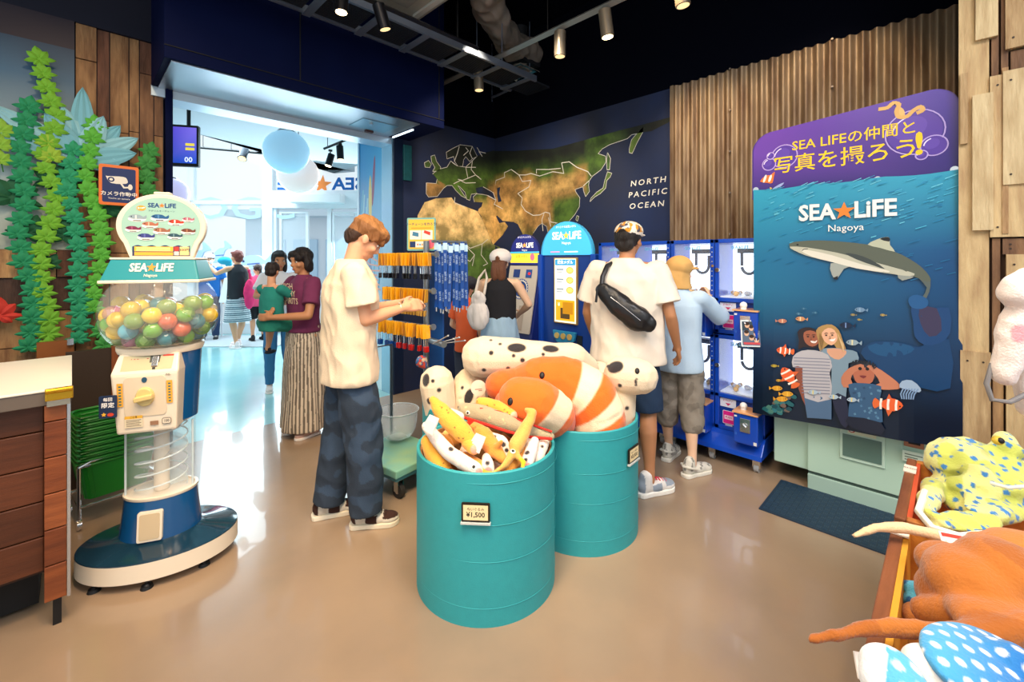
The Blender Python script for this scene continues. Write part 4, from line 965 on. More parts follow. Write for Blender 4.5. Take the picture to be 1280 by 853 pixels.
for i in range(3): p.poly(ell(.06, zs1 - .13 - .1 * i, .045, .034), '#c8922c'); p.poly(ell(.06, zs1 - .13 - .1 * i, .036, .026), '#f0cf6c'); p.rect(-.11, zs1 - .13 - .1 * i, -.02, zs1 - .115 - .1 * i, '#7a8a9a'); p.rect(-.11, zs1 - .155 - .1 * i, -.04, zs1 - .142 - .1 * i, '#a0a8b0')
p.rect(-.12, zs0 + .03, .12, zs0 + .24, '#e0a020'); p.rect(-.06, zs0 + .05, .06, zs0 + .16, '#4a3a20'); p.rect(-.03, zs0 + .1, .1, zs0 + .22, '#b07a18'); p.text('¥', -.08, zs0 + .19, .05, '#fff4d0', .02)
p.build('screen', frame_M((0, -.021, 0), (1, 0, 0), (0, 0, 1)), fr, PRINTLIT, world=False)
m = MB(); m.M = frame_M((0, -.02, 0), (1, 0, 0), (0, 0, 1)); zb = onX(708, 421, 3.55).z; m.prism([(-.14, zb + .06), (.15, zb + .06), (.13, zb - .03), (.05, zb - .07), (-.08, zb - .06), (-.13, zb - .01)], .03); pn = m.build('coin_panel', mat('#2a86b8', .3), K, bevel=.004)
m = MB()
for i in range(3): m.M = frame_M((0, -.02, 0), (1, 0, 0), (0, 0, 1)); m.cyl((-.08 + .08 * i, zb + .01, .03), (-.08 + .08 * i, zb + .01, .04), .03, n=20)
m.build('coin_medallion', mat('#e8c878', .3, .5), pn, smooth=True)
m = MB(); m.bb((.14, -.012, zb - .28), (.2, .0, zb + .03)); m.build('bill_slot', mat('#1b2430', .4), K)
p = Print(.001); p.k = 2; p.rect(.145, zb - .15, .195, zb - .07, '#c8503c'); p.text('100', .17, zb - .11, .022, '#ffffff', .02); p.rect(.145, zb - .24, .195, zb - .16, '#3ca0c8'); p.build('bill_slot_print', frame_M((0, -.012, 0), (1, 0, 0), (0, 0, 1)), K, world=False)
z1, z0 = onX(708, 277, 3.55).z, onX(708, 318, 3.55).z
def dr(p): p.logo(0, (z0 + z1) / 2 + .02, .105, '#ffffff', starc='#f0c040'); p.text('オリジナル記念メダル', 0, z1 - .055, .026, '#eef8ff', .01); p.rect(-.2, z0 + .02, -.08, z0 + .03, '#f080a0'); p.rect(-.02, z0 + .02, .15, z0 + .03, '#ffffff')
archsign('arched_sign', K, KW * .94, z0 - .01, z1, ('#3fa6dc',), dr, -.01)
XK = 3.55
K2Y = (onX(638, 300, XK).y + onX(674, 300, XK).y) / 2; K2W = abs(onX(636, 300, XK).y - onX(675, 300, XK).y)
K2 = thing('game_kiosk', 'smaller dark blue game kiosk with navy arched sign and round dial', 'kiosk', (XK, K2Y, 0), -PI / 2)
z1, zm, z0 = onX(655, 293, XK).z, onX(655, 330, XK).z, onX(655, 415, XK).z
m = MB(); m.M = Matrix(((0, 0, 1, -K2W / 2), (1, 0, 0, 0), (0, 1, 0, 0), (0, 0, 0, 1))); m.prism([(-.14, 0), (-.14, z0 - .02), (.02, zm), (.06, zm), (.4, zm), (.4, 0)], K2W); m.build('cabinet', mat('#15266e', .35), K2, bevel=.006)
SMt = frame_M((0, -.07, (z0 + zm) / 2 - .005), (1, 0, 0), (0, .16, zm - z0 + .02))
m = MB(); m.M = SMt; m.prism(rrect(K2W * .9, zm - z0 - .02, .01, 3), .012); dp = m.build('dial_panel', mat('#b9b2a8', .35), K2)
p = Print(.0008); p.k = 16; hh = (zm - z0) / 2
for r, c in ((.115, '#1f3f80'), (.1, '#d8d4c8'), (.088, '#1f3f80'), (.06, '#e09a30'), (.04, '#8a5a20'), (.02, '#e8d0a0')): p.poly(ell(0, hh * .28, r, r, 28), c)
for k in range(24): a = k * PI / 12; p.poly(ell(.106 * math.cos(a), hh * .28 + .106 * math.sin(a), .005, .005, 6), '#ffffff')
p.rect(-.14, hh * .62, -.04, hh * .86, '#2a3f7a'); p.rect(.05, hh * .62, .14, hh * .86, '#284a90'); p.poly(ell(.1, hh * .74, .022, .016), '#e83038'); p.rect(.02, -hh * .2, .1, -hh * .9, '#a09488'); p.poly(ell(.09, -hh * .1, .014, .014, 10), '#e08030'); p.build('dial_print', SMt, dp, PRINTG, world=False)
def dr(p): zc = zm + (z1 - zm) * .62; p.logo(0, zc, .075, '#f2efe0', starc='#f0a040'); p.rect(-K2W * .46, zm + .012, K2W * .46, zm + .115, '#f2cf3a'); p.rect(-K2W * .46, zm + .12, K2W * .46, zm + .135, '#40b0d8'); p.poly(ell(.12, zm + .075, .033, .04), '#e8607a'); p.text('記念メダル', -.04, zm + .08, .036, '#b07010', .01); p.text('オリジナルメダル', 0, zc + .09, .026, '#e8e4f0', .01)
archsign('arched_sign', K2, K2W * .95, zm - .01, z1, ('#1e2468',), dr, -.0)

# ---------------------------------------------------------------- photo booth with the shark curtain
PB = thing('photo_booth', 'pale green photo booth base below the shark curtain', 'photo booth', (3.36, .43, 0), -PI / 2)
MINT = mat('#b9d8c4', .4, name='booth_mint')
m = MB(); m.bb((-.43, .03, .11), (.38, .55, .75)); m.build('cabinet', MINT, PB, bevel=.006)
m = MB(); m.bb((-.228, .012, .095), (.378, .4, .122)); m.build('shadow_gap', mat('#4c6058', .6), PB)
m = MB(); m.bb((-.23, .0, .0), (.38, .5, .10)); m.build('kick_plate', mat('#a9c6b8', .45), PB, bevel=.004)
m = MB(); m.bb((-.23, .0, .12), (.38, .035, .74)); m.build('front_panel', MINT, PB, bevel=.004)
m = MB(); m.bb((-.06, -.012, .26), (.155, .002, .49)); m.build('outlet_frame', mat('#c6e2d0', .35), PB, bevel=.004)
m = MB(); m.bb((-.045, -.016, .28), (.14, -.011, .415)); m.build('print_outlet', mat('#5c7a70', .3), PB)
p = Print(.0008); p.k = 22; p.rect(-.02, .425, .115, .475, '#e6e8c8'); p.rect(.02, .445, .115, .475, '#d8cf2c'); p.text('ご注意', .068, .46, .02, '#333333', .02); p.poly(ell(-.0, .45, .018, .018), '#c83a30'); p.poly(ell(-.0, .45, .013, .013), '#f4f0e8'); p.line([(-.012, .46), (.012, .44)], .004, '#c83a30'); p.rect(.23, .34, .325, .40, '#d2e4d4')
for i in range(3): p.rect(.24, .348 + .015 * i, .315 - .02 * (i % 2), .354 + .015 * i, '#6a7c70')
p.build('booth_print', frame_M((0, 0, 0), (1, 0, 0), (0, 0, 1)), PB, world=False)
m = MB(); m.bb((.235, -.008, .42), (.32, .002, .56)); cs = m.build('coin_slot', mat('#a8745a', .35, .5), PB, bevel=.003)
m = MB(); m.bb((.255, -.012, .44), (.305, -.007, .485)); m.bb((.265, -.012, .51), (.3, -.007, .53)); m.build('slot_opening', BLACK, cs)
# upper body behind the curtain
m = MB(); m.bb((-.5, .06, .75), (.42, .6, 2.0)); m.build('upper_cabinet', mat('#0f2c6a', .4), PB)
m = MB(); m.bb((.40, .02, .5), (.435, .5, 2.05)); m.build('side_panel', mat('#123a7c', .35), PB)
for a_, b__ in ((-.52, .03), (.44, .02)): m = MB(); m.cyl((a_, b__, .55), (a_, b__, 1.95), .008); m.build('light_tube', mat('#8ff0c8', .3, emit=.7), PB, smooth=True)
# header board
HT = [(-.545, 1.96), (.462, 1.96)] ; w0, w1, hb_, ht_ = -.555, .46, 1.90, 2.42
pts = [(w0, hb_), (w1, hb_)] + [(w1 - .11 + .11 * math.cos(a), ht_ - .11 + .11 * math.sin(a)) for a in np.linspace(0, PI / 2, 10)] + [(w0 + .13 - .13 * math.sin(a), ht_ - .07 - .13 + .13 * math.cos(a) + .0) for a in np.linspace(0, PI / 2, 10)]
HBM = frame_M((0, 0, 0), (1, 0, 0), (0, 0, 1))
m = MB(); m.M = HBM; m.prism(pts, .025, Matrix.Translation((0, 0, -.02))); hbd = m.build('header_board', mat('#43288a', .35), PB)
p = Print(.0009); p.k = 8; p.poly([(x * .985 - .0, z_ * .9995) for x, z_ in pts], '#3a2478', cols=['#2c2068', '#2c2068'] + ['#46309a'] * 10 + ['#6a3fa8'] * 10)
for (x, y, r, f_) in ((-.36, 2.17, .075, 1), (-.45, 2.13, .04, 1), (-.44, 2.185, .022, 1), (.28, 2.2, .125, 1), (.36, 2.11, .055, 1), (.31, 2.065, .025, 1)):
    p.line(ell(x, y, r, r, 28), .006, '#b79fdc', True); p.poly(ell(x, y, r * .93, r * .93, 24), '#54379c'); p.poly(ell(x - r * .15, y + r * .2, r * .6, r * .5, 20, .5), '#5f42a8'); p.line([(x + r * .75 * math.cos(a), y + r * .75 * math.sin(a)) for a in np.linspace(1.9, 3.0, 8)], .006, '#e4d8f6')
p.text('SEA LIFEの仲間と', -.01, 2.225, .082, '#f4c81e', .010, .98, .0); p.text('写真を撮ろう', -.06, 2.105, .122, '#f4c81e', .007, 1.0, .0); p.text('!', .30, 2.125, .17, '#f4c81e', .03)
p.poly(smoothpts([(-.505, 2.02), (-.47, 2.055), (-.44, 2.055), (-.415, 2.075), (-.42, 2.04), (-.43, 2.0), (-.46, 2.005)], 2), '#e8742c'); p.poly(ell(-.475, 2.035, .008, .028, 10, -.3), '#f4ece0'); p.poly(ell(-.443, 2.033, .008, .026, 10, -.3), '#f4ece0')
p.poly(smoothpts([(-.43, 1.96), (-.39, 1.985), (-.36, 1.995), (-.38, 1.97)], 2), '#9aa8d8'); p.poly([(-.43, 1.965), (-.445, 1.975), (-.442, 1.955)], '#e8c040')
p.line(smoothpts([(.13, 2.365), (.165, 2.365), (.19, 2.385), (.215, 2.37), (.205, 2.335), (.215, 2.30), (.25, 2.295), (.275, 2.32), (.305, 2.335), (.315, 2.315), (.295, 2.305)], 3, False), .02, '#d8a860'); p.poly(ell(.222, 2.32, .018, .035, 12, .2), '#e0b46c'); p.poly(ell(.197, 2.375, .004, .004, 6), '#101010')
p.build('header_print', HBM, hbd, PRINTG, world=False)
for x in (-.53, -.20, .12, .44):
    m = MB(); m.M = HBM; m.cyl((x, 1.965 - (.012 if abs(x) < .3 else 0), .006), (x, 1.965 - (.012 if abs(x) < .3 else 0), .014), .018, n=18); m.build('snap_button', CHROME, hbd, smooth=True)
# the printed curtain: s across 0..1.0 , t height 0..1.47
CW, CH = 1.0, 1.47
def curt(x, y, h):
    """hangs from the header, bulging to the shop low down with soft folds"""
    s_ = x / CW; t_ = y / CH; low = max(0.0, 1 - t_)
    out = .036 + .075 * low ** 1.6 + .012 * math.sin(s_ * 9 + 1) * low + .02 * math.sin(s_ * PI) + h
    z_ = .49 + y * (1.965 - .49) / CH - .055 * (1 - abs(2 * s_ - 1) ** 3) * 0 + (-.045 * (1 - s_) * low)
    sg = .012 * abs(math.sin(s_ * PI * 3)) * max(0, t_) ** 12
    yy = .02 - out
    xx = w0 + .01 + s_ * (w1 - w0 - .0) + .02 * (1 - s_) * low
    return V((xx, yy, z_ - sg))
p = Print(.0011); n = 20
SEA1 = ['#04283c', '#0a4a70', '#1278a8', '#4fbcd0']
def seac(x, y):
    t_ = y / CH; c = mixc(lin('#04142a'), lin('#08467a'), (t_ - .1) / .6) if t_ < .7 else mixc(lin('#08467a'), lin('#2f9ab8'), (t_ - .7) / .3)
    return mixc(c, lin('#2a9cc0'), (1 - x / CW) * .35 * (t_ > .3) * min(1, (t_ - .3) * 4))
for i in range(16):
    for j in range(24):
        xs_ = [CW * i / 16, CW * (i + 1) / 16]; ys_ = [CH * j / 24, CH * (j + 1) / 24]
        p.poly([(xs_[0], ys_[0]), (xs_[1], ys_[0]), (xs_[1], ys_[1]), (xs_[0], ys_[1])], '#000000', lift=0); p.c[-1] = [seac(xs_[0], ys_[0]), seac(xs_[1], ys_[0]), seac(xs_[1], ys_[1]), seac(xs_[0], ys_[1])]
p.build('curtain', curt, PB, mat('#ffffff', .3, vc=True, name='vinyl'), world=False).modifiers.new('s', 'SOLIDIFY').thickness = .002
p = Print(.0007); p.k = 3; random.seed(6)
# convert photo pixels on the banner to curtain coordinates
def cp(px, py):
    z = 3.074 + (2.415 - 3.074) * (px - 940) / (1176 - 940) ; z = zofX(px, 3.34)
    y = at(px, py, z).y; s_ = (.985 - y) / (.985 - .02) * CW
    tl = 207 - 30 * (px - 940) / 232; bl2 = 517 + 35 * (px - 946) / 237
    return (max(.003, min(CW - .003, s_)), max(.003, min(CH - .003, CH * (bl2 - py) / (bl2 - tl))))
for i in range(150):
    a, b_ = cp(random.uniform(945, 1170), random.uniform(185, 330) if i % 3 else random.uniform(185, 250)); L_ = random.uniform(.015, .05)
    if a + L_ < CW: p.line([(a, b_), (a + L_, b_ + L_ * .35)], .004, random.choice(['#4aaecb', '#6cc4d8', '#2f94bc', '#1f7fae']) if b_ > 1.1 else '#1a6a98')
c_ = cp(1046, 236); p.logo(c_[0], c_[1], .135, '#f2efe6', starc='#e9822a', sub=None)
p.text('Nagoya', c_[0] + .01, c_[1] - .10, .058, '#f0efe6', .0)
zc = lambda pts, ox=920, oy=90, s=3.5536: [cp(ox + a / s, oy + b_ / s) for a, b_ in pts]
def PL(pts, col, n=2, cl=True): p.poly(smoothpts(zc(pts), n) if n > 1 else zc(pts), col)
PL([(395, 775), (400, 830), (420, 852), (450, 800), (485, 785), (460, 770)], '#9ea49c')
PL([(670, 820), (690, 850), (750, 822), (720, 805)], '#8f958c')
PL([(760, 840), (790, 880), (770, 930), (762, 950), (775, 955), (800, 900), (805, 845), (790, 810), (770, 800)], '#56605c')
PL([(222, 688), (240, 675), (300, 666), (370, 664), (440, 668), (550, 680), (650, 708), (720, 745), (770, 785), (800, 825), (805, 850), (780, 850), (740, 830), (680, 822), (600, 812), (520, 800), (430, 775), (350, 755), (290, 735), (240, 712)], '#585e50')
PL([(225, 697), (300, 700), (420, 722), (560, 760), (680, 795), (740, 815), (720, 828), (640, 818), (520, 800), (430, 776), (350, 756), (290, 738), (245, 716)], '#b8b8a4')
PL([(270, 715), (300, 712), (400, 735), (520, 775), (640, 806), (600, 810), (500, 796), (400, 768), (320, 745)], '#dcd8c8')
PL([(548, 680), (585, 655), (620, 642), (638, 645), (640, 680), (660, 712), (600, 695)], '#b5b9a0'); PL([(598, 652), (622, 642), (638, 645), (636, 664)], '#15181a')
PL([(455, 724), (500, 728), (560, 752), (620, 796), (570, 780), (500, 752)], '#3c4340')
p.poly(zc([(253, 683), (262, 683), (262, 690), (253, 690)]), '#101010'); p.line(zc([(275, 716), (285, 708), (300, 706)]), .004, '#3a3a34'); p.poly(zc([(405, 845), (425, 835), (424, 853), (410, 853)]), '#1a1c1e')
q = lambda pts: zc(pts, 920, 330)
def PQ(pts, col, n=2): p.poly(smoothpts(q(pts), n) if n > 1 else q(pts), col)
# statue and turtle forms in the deep
PQ([(545, 310), (580, 292), (650, 288), (720, 300), (760, 310), (880, 270), (885, 500), (760, 500), (620, 470), (560, 400), (520, 350)], '#0a3a66')
PQ([(550, 315), (620, 292), (700, 300), (740, 320), (700, 350), (620, 360), (570, 345)], '#144d7a'); PQ([(740, 100), (790, 95), (800, 130), (880, 120), (885, 240), (840, 290), (780, 300), (740, 260), (735, 190), (725, 140)], '#123f70'); PQ([(760, 130), (830, 125), (850, 230), (800, 260), (765, 200)], '#3a3350'); PQ([(720, 75), (750, 62), (790, 80), (795, 110), (770, 130), (730, 125), (715, 100)], '#1d5488')
# coral at lower left
for i in range(26):
    a = random.uniform(0, 120) + 110; b_ = random.uniform(560, 640); PQ([(a, b_ + 14), (a + 12, b_), (a + 26, b_ + 10), (a + 20, b_ + 22)], random.choice(['#1d5a60', '#2c7078', '#48786c', '#6c5a50', '#12424c']))
def fish(x, y, s_, c1, c2, flip=1):
    PQ([(x - s_ * flip, y), (x - s_ * .5 * flip, y - s_ * .42), (x + s_ * .3 * flip, y - s_ * .36), (x + s_ * .65 * flip, y), (x + s_ * 1.0 * flip, y - s_ * .32), (x + s_ * .95 * flip, y + s_ * .32), (x + s_ * .6 * flip, y + .04 * s_), (x + s_ * .2 * flip, y + s_ * .36), (x - s_ * .5 * flip, y + s_ * .36)], c1)
    PQ([(x - s_ * .3 * flip, y - s_ * .38), (x - s_ * .12 * flip, y - s_ * .38), (x - s_ * .12 * flip, y + s_ * .36), (x - s_ * .3 * flip, y + s_ * .34)], c2, 1); p.poly(q(ell(x - s_ * .7 * flip, y - s_ * .06, s_ * .09, s_ * .09, 8)), '#0c0c0c')
for (x, y, s_, c1, c2, f_) in ((190, 210, 24, '#c07a60', '#e8c8a0', -1), (275, 197, 26, '#c88a5c', '#f0d8a8', 1), (522, 143, 28, '#6a8aa8', '#8aa8c0', 1), (490, 168, 14, '#8a7a50', '#a89860', 1), (515, 190, 11, '#a08a40', '#b89a50', 1), (613, 164, 14, '#a08848', '#b89858', 1), (465, 220, 34, '#14203c', '#6a88b8', 1), (492, 301, 33, '#8fa4b0', '#e0d8a8', 1), (165, 428, 17, '#a8902c', '#c0a83c', 1), (184, 497, 15, '#c0902c', '#d8a83c', 1), (170, 535, 28, '#d89a24', '#e8b43c', -1), (212, 560, 30, '#dca028', '#e8b840', -1), (190, 585, 30, '#d89824', '#e4ac34', -1), (265, 172, 13, '#44708c', '#6c98b0', 1), (286, 146, 11, '#3c6a88', '#5c8aa4', 1), (330, 164, 12, '#3c6a88', '#5c8aa4', -1)): fish(x, y, s_, c1, c2, f_)
# people printed on the banner: two standing, one looking through hands
PQ([(258, 262), (275, 242), (310, 236), (345, 255), (352, 290), (345, 325), (320, 335), (285, 330), (262, 345), (265, 300)], '#2a1a1a'); PQ([(285, 262), (310, 250), (340, 262), (350, 290), (342, 315), (320, 328), (298, 318), (285, 295)], '#a05c40'); PQ([(312, 300), (330, 302), (340, 296), (334, 310), (318, 310)], '#f0e4dc'); 
PQ([(335, 250), (360, 225), (400, 218), (430, 245), (445, 290), (462, 350), (430, 352), (400, 300), (352, 350), (345, 300)], '#b08a50'); PQ([(360, 258), (385, 235), (412, 245), (425, 280), (415, 305), (398, 318), (375, 305), (362, 285)], '#e8b08c'); PQ([(390, 290), (408, 288), (416, 282), (410, 297), (396, 298)], '#f8f0ea')
PQ([(352, 345), (400, 330), (460, 335), (505, 345), (510, 395), (470, 400), (460, 560), (400, 560), (400, 400)], '#7c94a4'); PQ([(380, 335), (450, 335), (460, 355), (430, 385), (395, 372)], '#d8a080')
PQ([(250, 430), (285, 430), (300, 520), (350, 610), (345, 655), (305, 640), (260, 520)], '#8a4c38'); PQ([(400, 560), (460, 560), (470, 690), (440, 690)], '#22243c'); PQ([(285, 560), (400, 560), (400, 670), (300, 668)], '#4c6888', 1)
PQ([(240, 380), (275, 350), (330, 345), (385, 365), (402, 420), (392, 450), (398, 575), (290, 575), (280, 430), (240, 430)], '#b8b4b8')
for k in range(12): y = 385 + k * 15; p.line(q([(278 if y > 435 else 245, y), (392, y)]), .005, '#7a7a8c')
PQ([(480, 410), (520, 385), (565, 395), (590, 440), (570, 475), (500, 480), (478, 450)], '#2c2c34'); PQ([(490, 430), (530, 415), (575, 430), (570, 480), (530, 505), (498, 480)], '#b4684c')
PQ([(440, 470), (470, 425), (520, 400), (535, 415), (495, 440), (480, 475), (490, 505), (450, 515)], '#c07858'); PQ([(545, 410), (575, 405), (640, 450), (682, 490), (672, 510), (600, 515), (565, 500), (600, 485), (575, 440)], '#c47c5c'); p.poly(q(ell(518, 422, 8, 8, 10)), '#181010'); p.poly(q(ell(548, 422, 8, 8, 10)), '#181010'); PQ([(515, 455), (545, 455), (532, 468)], '#7a2c2c')
PQ([(470, 500), (530, 490), (605, 500), (600, 560), (612, 665), (540, 672), (470, 650), (480, 560)], '#34587c')
for i in range(30): a, b_ = random.uniform(485, 595), random.uniform(505, 655); PQ([(a, b_), (a + 8, b_ - 5), (a + 12, b_ + 5), (a + 4, b_ + 8)], random.choice(['#4a7498', '#284868', '#5a86a4']), 1)
PQ([(470, 650), (605, 668), (605, 725), (480, 700)], '#14182c')
for (x, y, c) in ((302, 280, 1), (326, 280, 1), (378, 270, 1), (403, 268, 1)): p.poly(q(ell(x, y, 5, 3, 8)), '#1a1010'); p.line(q([(x - 7, y - 8), (x, y - 11), (x + 7, y - 9)]), .003, '#3a2418')
for (x, y) in ((314, 290), (392, 282)): p.line(q([(x, y - 8), (x + 3, y + 4), (x - 3, y + 5)]), .003, '#7a4a38')
for k in range(6): p.line(q([(352 + 3 * k, 262 + 6 * k), (350 + 2 * k, 300 + 6 * k), (362, 345)]), .003, '#8a6a3c'); p.line(q([(425 + 2 * k, 260 + 5 * k), (440 + 2 * k, 310), (450, 345)]), .003, '#d8b884')
for k in range(22): a = random.uniform(0, 6.28); p.line(q([(530 + 45 * math.cos(a), 420 - 24 * abs(math.sin(a))), (530 + 56 * math.cos(a + .2), 412 - 34 * abs(math.sin(a + .2)))]), .004, '#1c1c24')
# clownfish and jelly
def clown(x, y, s_, rot=0):
    R_ = lambda pts: [(x + s_ * (a * math.cos(rot) - b_ * math.sin(rot)), y + s_ * (a * math.sin(rot) + b_ * math.cos(rot))) for a, b_ in pts]
    PQ(R_([(-.2, -.5), (.15, -1.1), (.4, -.4)]), '#d8602c', 1); PQ(R_([(-.1, .5), (.2, 1.0), (.4, .4)]), '#d8602c', 1); PQ(R_([(.8, 0), (1.3, -.5), (1.5, 0), (1.3, .5)]), '#e0662c')
    PQ(R_([(-1, 0), (-.6, -.45), (0, -.6), (.6, -.35), (.95, 0), (.6, .35), (0, .6), (-.6, .45)]), '#e8602a')
    for c in (-.45, .2, .8): PQ(R_([(c - .1, -.5), (c + .1, -.5), (c + .13, 0), (c + .1, .5), (c - .1, .5), (c - .06, 0)]), '#f4ede0', 1)
    p.poly(q([(a, b_) for a, b_ in ell(R_([(-.75, -.1)])[0][0], R_([(-.75, -.1)])[0][1], s_ * .08, s_ * .08, 8)]), '#101010')
clown(203, 352, 30, .1); clown(222, 470, 44, 1.0); clown(645, 582, 50, PI + .05)
PQ([(680, 500), (690, 470), (730, 465), (765, 500), (760, 520), (720, 510)], '#9ab0c8'); 
for k in range(6): p.line(q([(695 + 12 * k, 505), (685 + 11 * k, 530), (690 + 9 * k, 552)]), .006, '#7c98bc')
for (x, y) in ((330, 545), (415, 562), (490, 570)): fish(x, y, 26, '#a8bccc', '#e8d070', 1)
p.build('curtain_print', curt, PB, mat('#ffffff', .28, vc=True, name='vinyl_print'), sub=.05, world=False)
# photo card hung on the curtain edge
pc = thing('photo_card', 'small sample photo card clipped to the left edge of the shark curtain', 'photo card', at(939, 417, 3.0), 0)
M_ = frame_M((0, 0, 0), uz(.9, -.25, -.10), uz(.38, 0, .9)); Mr = M_
m = MB(); m.M = M_ @ Matrix.Rotation(.12, 4, 'Z'); m.prism(rrect(.13, .18, .004, 2), .003); m.build('card', mat('#dfe6e8', .2), pc)
p = Print(.0006); p.k = 8; p.rect(-.056, -.08, .056, .08, '#5a6a80'); p.rect(-.056, .02, .056, .08, '#30404c')
for (a, b_) in ((-.03, .0), (.0, .035), (.028, .0), (0, -.03), (-.025, .055), (.03, -.045)): p.poly(ell(a, b_, .015, .018, 12), '#e0b090'); p.poly(ell(a, b_ + .01, .015, .012, 12), '#3a2418')
p.rect(-.05, -.075, .05, -.06, '#c84a50'); p.build('card_print', M_ @ Matrix.Rotation(.12, 4, 'Z'), pc, PRINTG, world=False)
# rubber mat
m = MB(); m.bb((2.88, .20, .0), (3.36, .81, .008)); mt = m.build('rubber_mat', mat('#1f3448', .5, bump=.1, bs=60), None); tag(mt, 'dark grey rubber floor mat in front of the photo booth', 'mat')
m = MB(); 
for i in range(16):
    for j in range(20):
        x, y = 2.9 + i * .029, .22 + j * .029; hz = (i + j) % 2
        for k in range(3): m.bb((x + (.008 * k if hz else 0), y + (0 if hz else .008 * k), .008), (x + (.008 * k + .004 if hz else .024), y + (.024 if hz else .008 * k + .004), .0098))
o = m.build('tread', mat('#2a4258', .45), mt); o['kind'] = 'stuff'

# ================================================================== PEOPLE
def lerp(a, b, t): return V(a).lerp(V(b), t)
SK = dict(warm='#d9a07c', pale='#e8bd9c', tan='#b98059')
def hand_prims(wr, d, n, s=1, curl=.5, side=1, spread=.16):
    """wr wrist, d hand direction, n back-of-hand normal; palm and five fingers of different lengths"""
    wr, d, n = V(wr), V(d).normalized(), V(n); n = (n - d * n.dot(d)).normalized(); x = d.cross(n) * side
    P = []; pc = wr + d * .048 * s
    P += [('c', wr, wr + d * .03 * s, .024 * s, .025 * s)]
    for k, o_ in enumerate((-.027, -.009, .009, .026)): P.append(('c', wr + d * .02 * s + x * o_ * .6 * s, wr + d * .082 * s + x * o_ * s, .014 * s, .0125 * s))
    L_ = [.062, .074, .069, .052]
    for k, o_ in enumerate((-.028, -.0095, .0095, .027)):
        b_ = wr + d * .085 * s + x * o_ * s; dd = (d + x * spread * (k - 1.5) * .4).normalized(); pts = [(b_, .0095 * s)]; ang = 0; cur = b_
        for j, f in enumerate((.42, .32, .26)):
            ang += curl * (.5 if j == 0 else .8); v = dd * math.cos(ang) - n * math.sin(ang); cur = cur + v * L_[k] * f * 1.15 * s; pts.append((cur, (.0088, .0082, .0072)[j] * s))
        P.append(('t', pts))
    b_ = wr + d * .022 * s - x * .024 * s; t1 = b_ + (d * .6 - x * .75 - n * .25).normalized() * .034 * s; t2 = t1 + (d * .85 - x * .35 - n * .35 * (curl + .3)).normalized() * .028 * s
    t3 = t2 + (d * .95 - x * .05 - n * .4 * (curl + .3)).normalized() * .022 * s
    P.append(('t', [(b_, .014 * s), (t1, .0115 * s), (t2, .010 * s), (t3, .0085 * s)])); return P
def head_parts(hc, R, s=1, jaw=1):
    """head oriented by matrix R (x right, y forward, z up)"""
    T = lambda p: V(hc) + R @ (V(p) * s); e = R.to_euler()
    E = lambda p, r: ('e', T(p), tuple(q * s for q in r), e)
    P = [E((0, -.012, .028), (.076, .092, .085)), E((0, .022, -.02), (.063, .066, .075)), E((0, .034, -.062), (.044 * jaw, .048, .045)), E((0, .062, -.09), (.022, .022, .018)),
         E((0, .094, -.022), (.012, .017, .018)), E((0, .088, .002), (.009, .012, .03)), E((0, .083, -.056), (.022, .012, .007)), E((0, .081, -.068), (.018, .012, .006)),
         E((.074, -.005, -.012), (.010, .019, .030)), E((-.074, -.005, -.012), (.010, .019, .030)), E((.042, .06, -.028), (.022, .022, .02)), E((-.042, .06, -.028), (.022, .022, .02)), E((0, .074, .035), (.05, .016, .02))]
    return P, T
def face_bits(parent, T, R, s, brow='#2a1a12', mask=False, smile=False):
    e = R.to_euler()
    for sx in (-1, 1):
        m = MB(); m.sph(T((sx * .031, .0745, .004)), 1, 0, 2, e, (.0135 * s, .008 * s, .0075 * s)); ey = m.build('eye', mat('#efe9e2', .2), parent, smooth=True)
        m = MB(); m.sph(T((sx * .030, .0805, .004)), 1, 0, 2, e, (.0055 * s, .004 * s, .0062 * s)); m.build('iris', mat('#20120c', .15), ey, smooth=True)
        m = MB(); m.sph(T((sx * .032, .079, .027)), 1, 0, 2, e, (.018 * s, .006 * s, .0032 * s)); m.sph(T((sx * .031, .079, .0125)), 1, 0, 2, e, (.015 * s, .006 * s, .0022 * s)); m.build('brow', mat(brow, .8), parent, smooth=True)
    if mask:
        b = blob('face_mask', [('e', T((0, .058, -.05)), (.058 * s, .048 * s, .05 * s), e)], .006, parent, CLOTH, '#f0f4f6')
    else:
        m = MB(); m.sph(T((0, .0915, -.056)), 1, 0, 2, e, (.021 * s, .005 * s, .004 * s)); m.sph(T((0, .090, -.0655)), 1, 0, 2, e, (.018 * s, .005 * s, .005 * s)); m.build('lips', mat('#b0604e', .45), parent, smooth=True)
def rotm(yaw=0, pitch=0, roll=0):         # yaw left +, pitch down +
    return (Matrix.Rotation(yaw, 3, 'Z') @ Matrix.Rotation(-pitch, 3, 'X') @ Matrix.Rotation(roll, 3, 'Y'))
def default_joints(H=1.72, sw=.19):
    k = H / 1.72; J = dict(hip=(0, 0, .93), chest=(0, 0, 1.28), neck=(0, -.005, 1.45), head=(0, .02, 1.60),
        shR=(sw, 0, 1.40), shL=(-sw, 0, 1.40), elR=(sw + .06, -.02, 1.11), elL=(-sw - .06, -.02, 1.11), wrR=(sw + .07, .06, .86), wrL=(-sw - .07, .06, .86),
        hpR=(.09, 0, .92), hpL=(-.09, 0, .92), knR=(.10, .015, .50), knL=(-.10, .015, .50), anR=(.105, -.02, .085), anL=(-.105, -.02, .085))
    return {a: V(b) * k for a, b in J.items()}, k
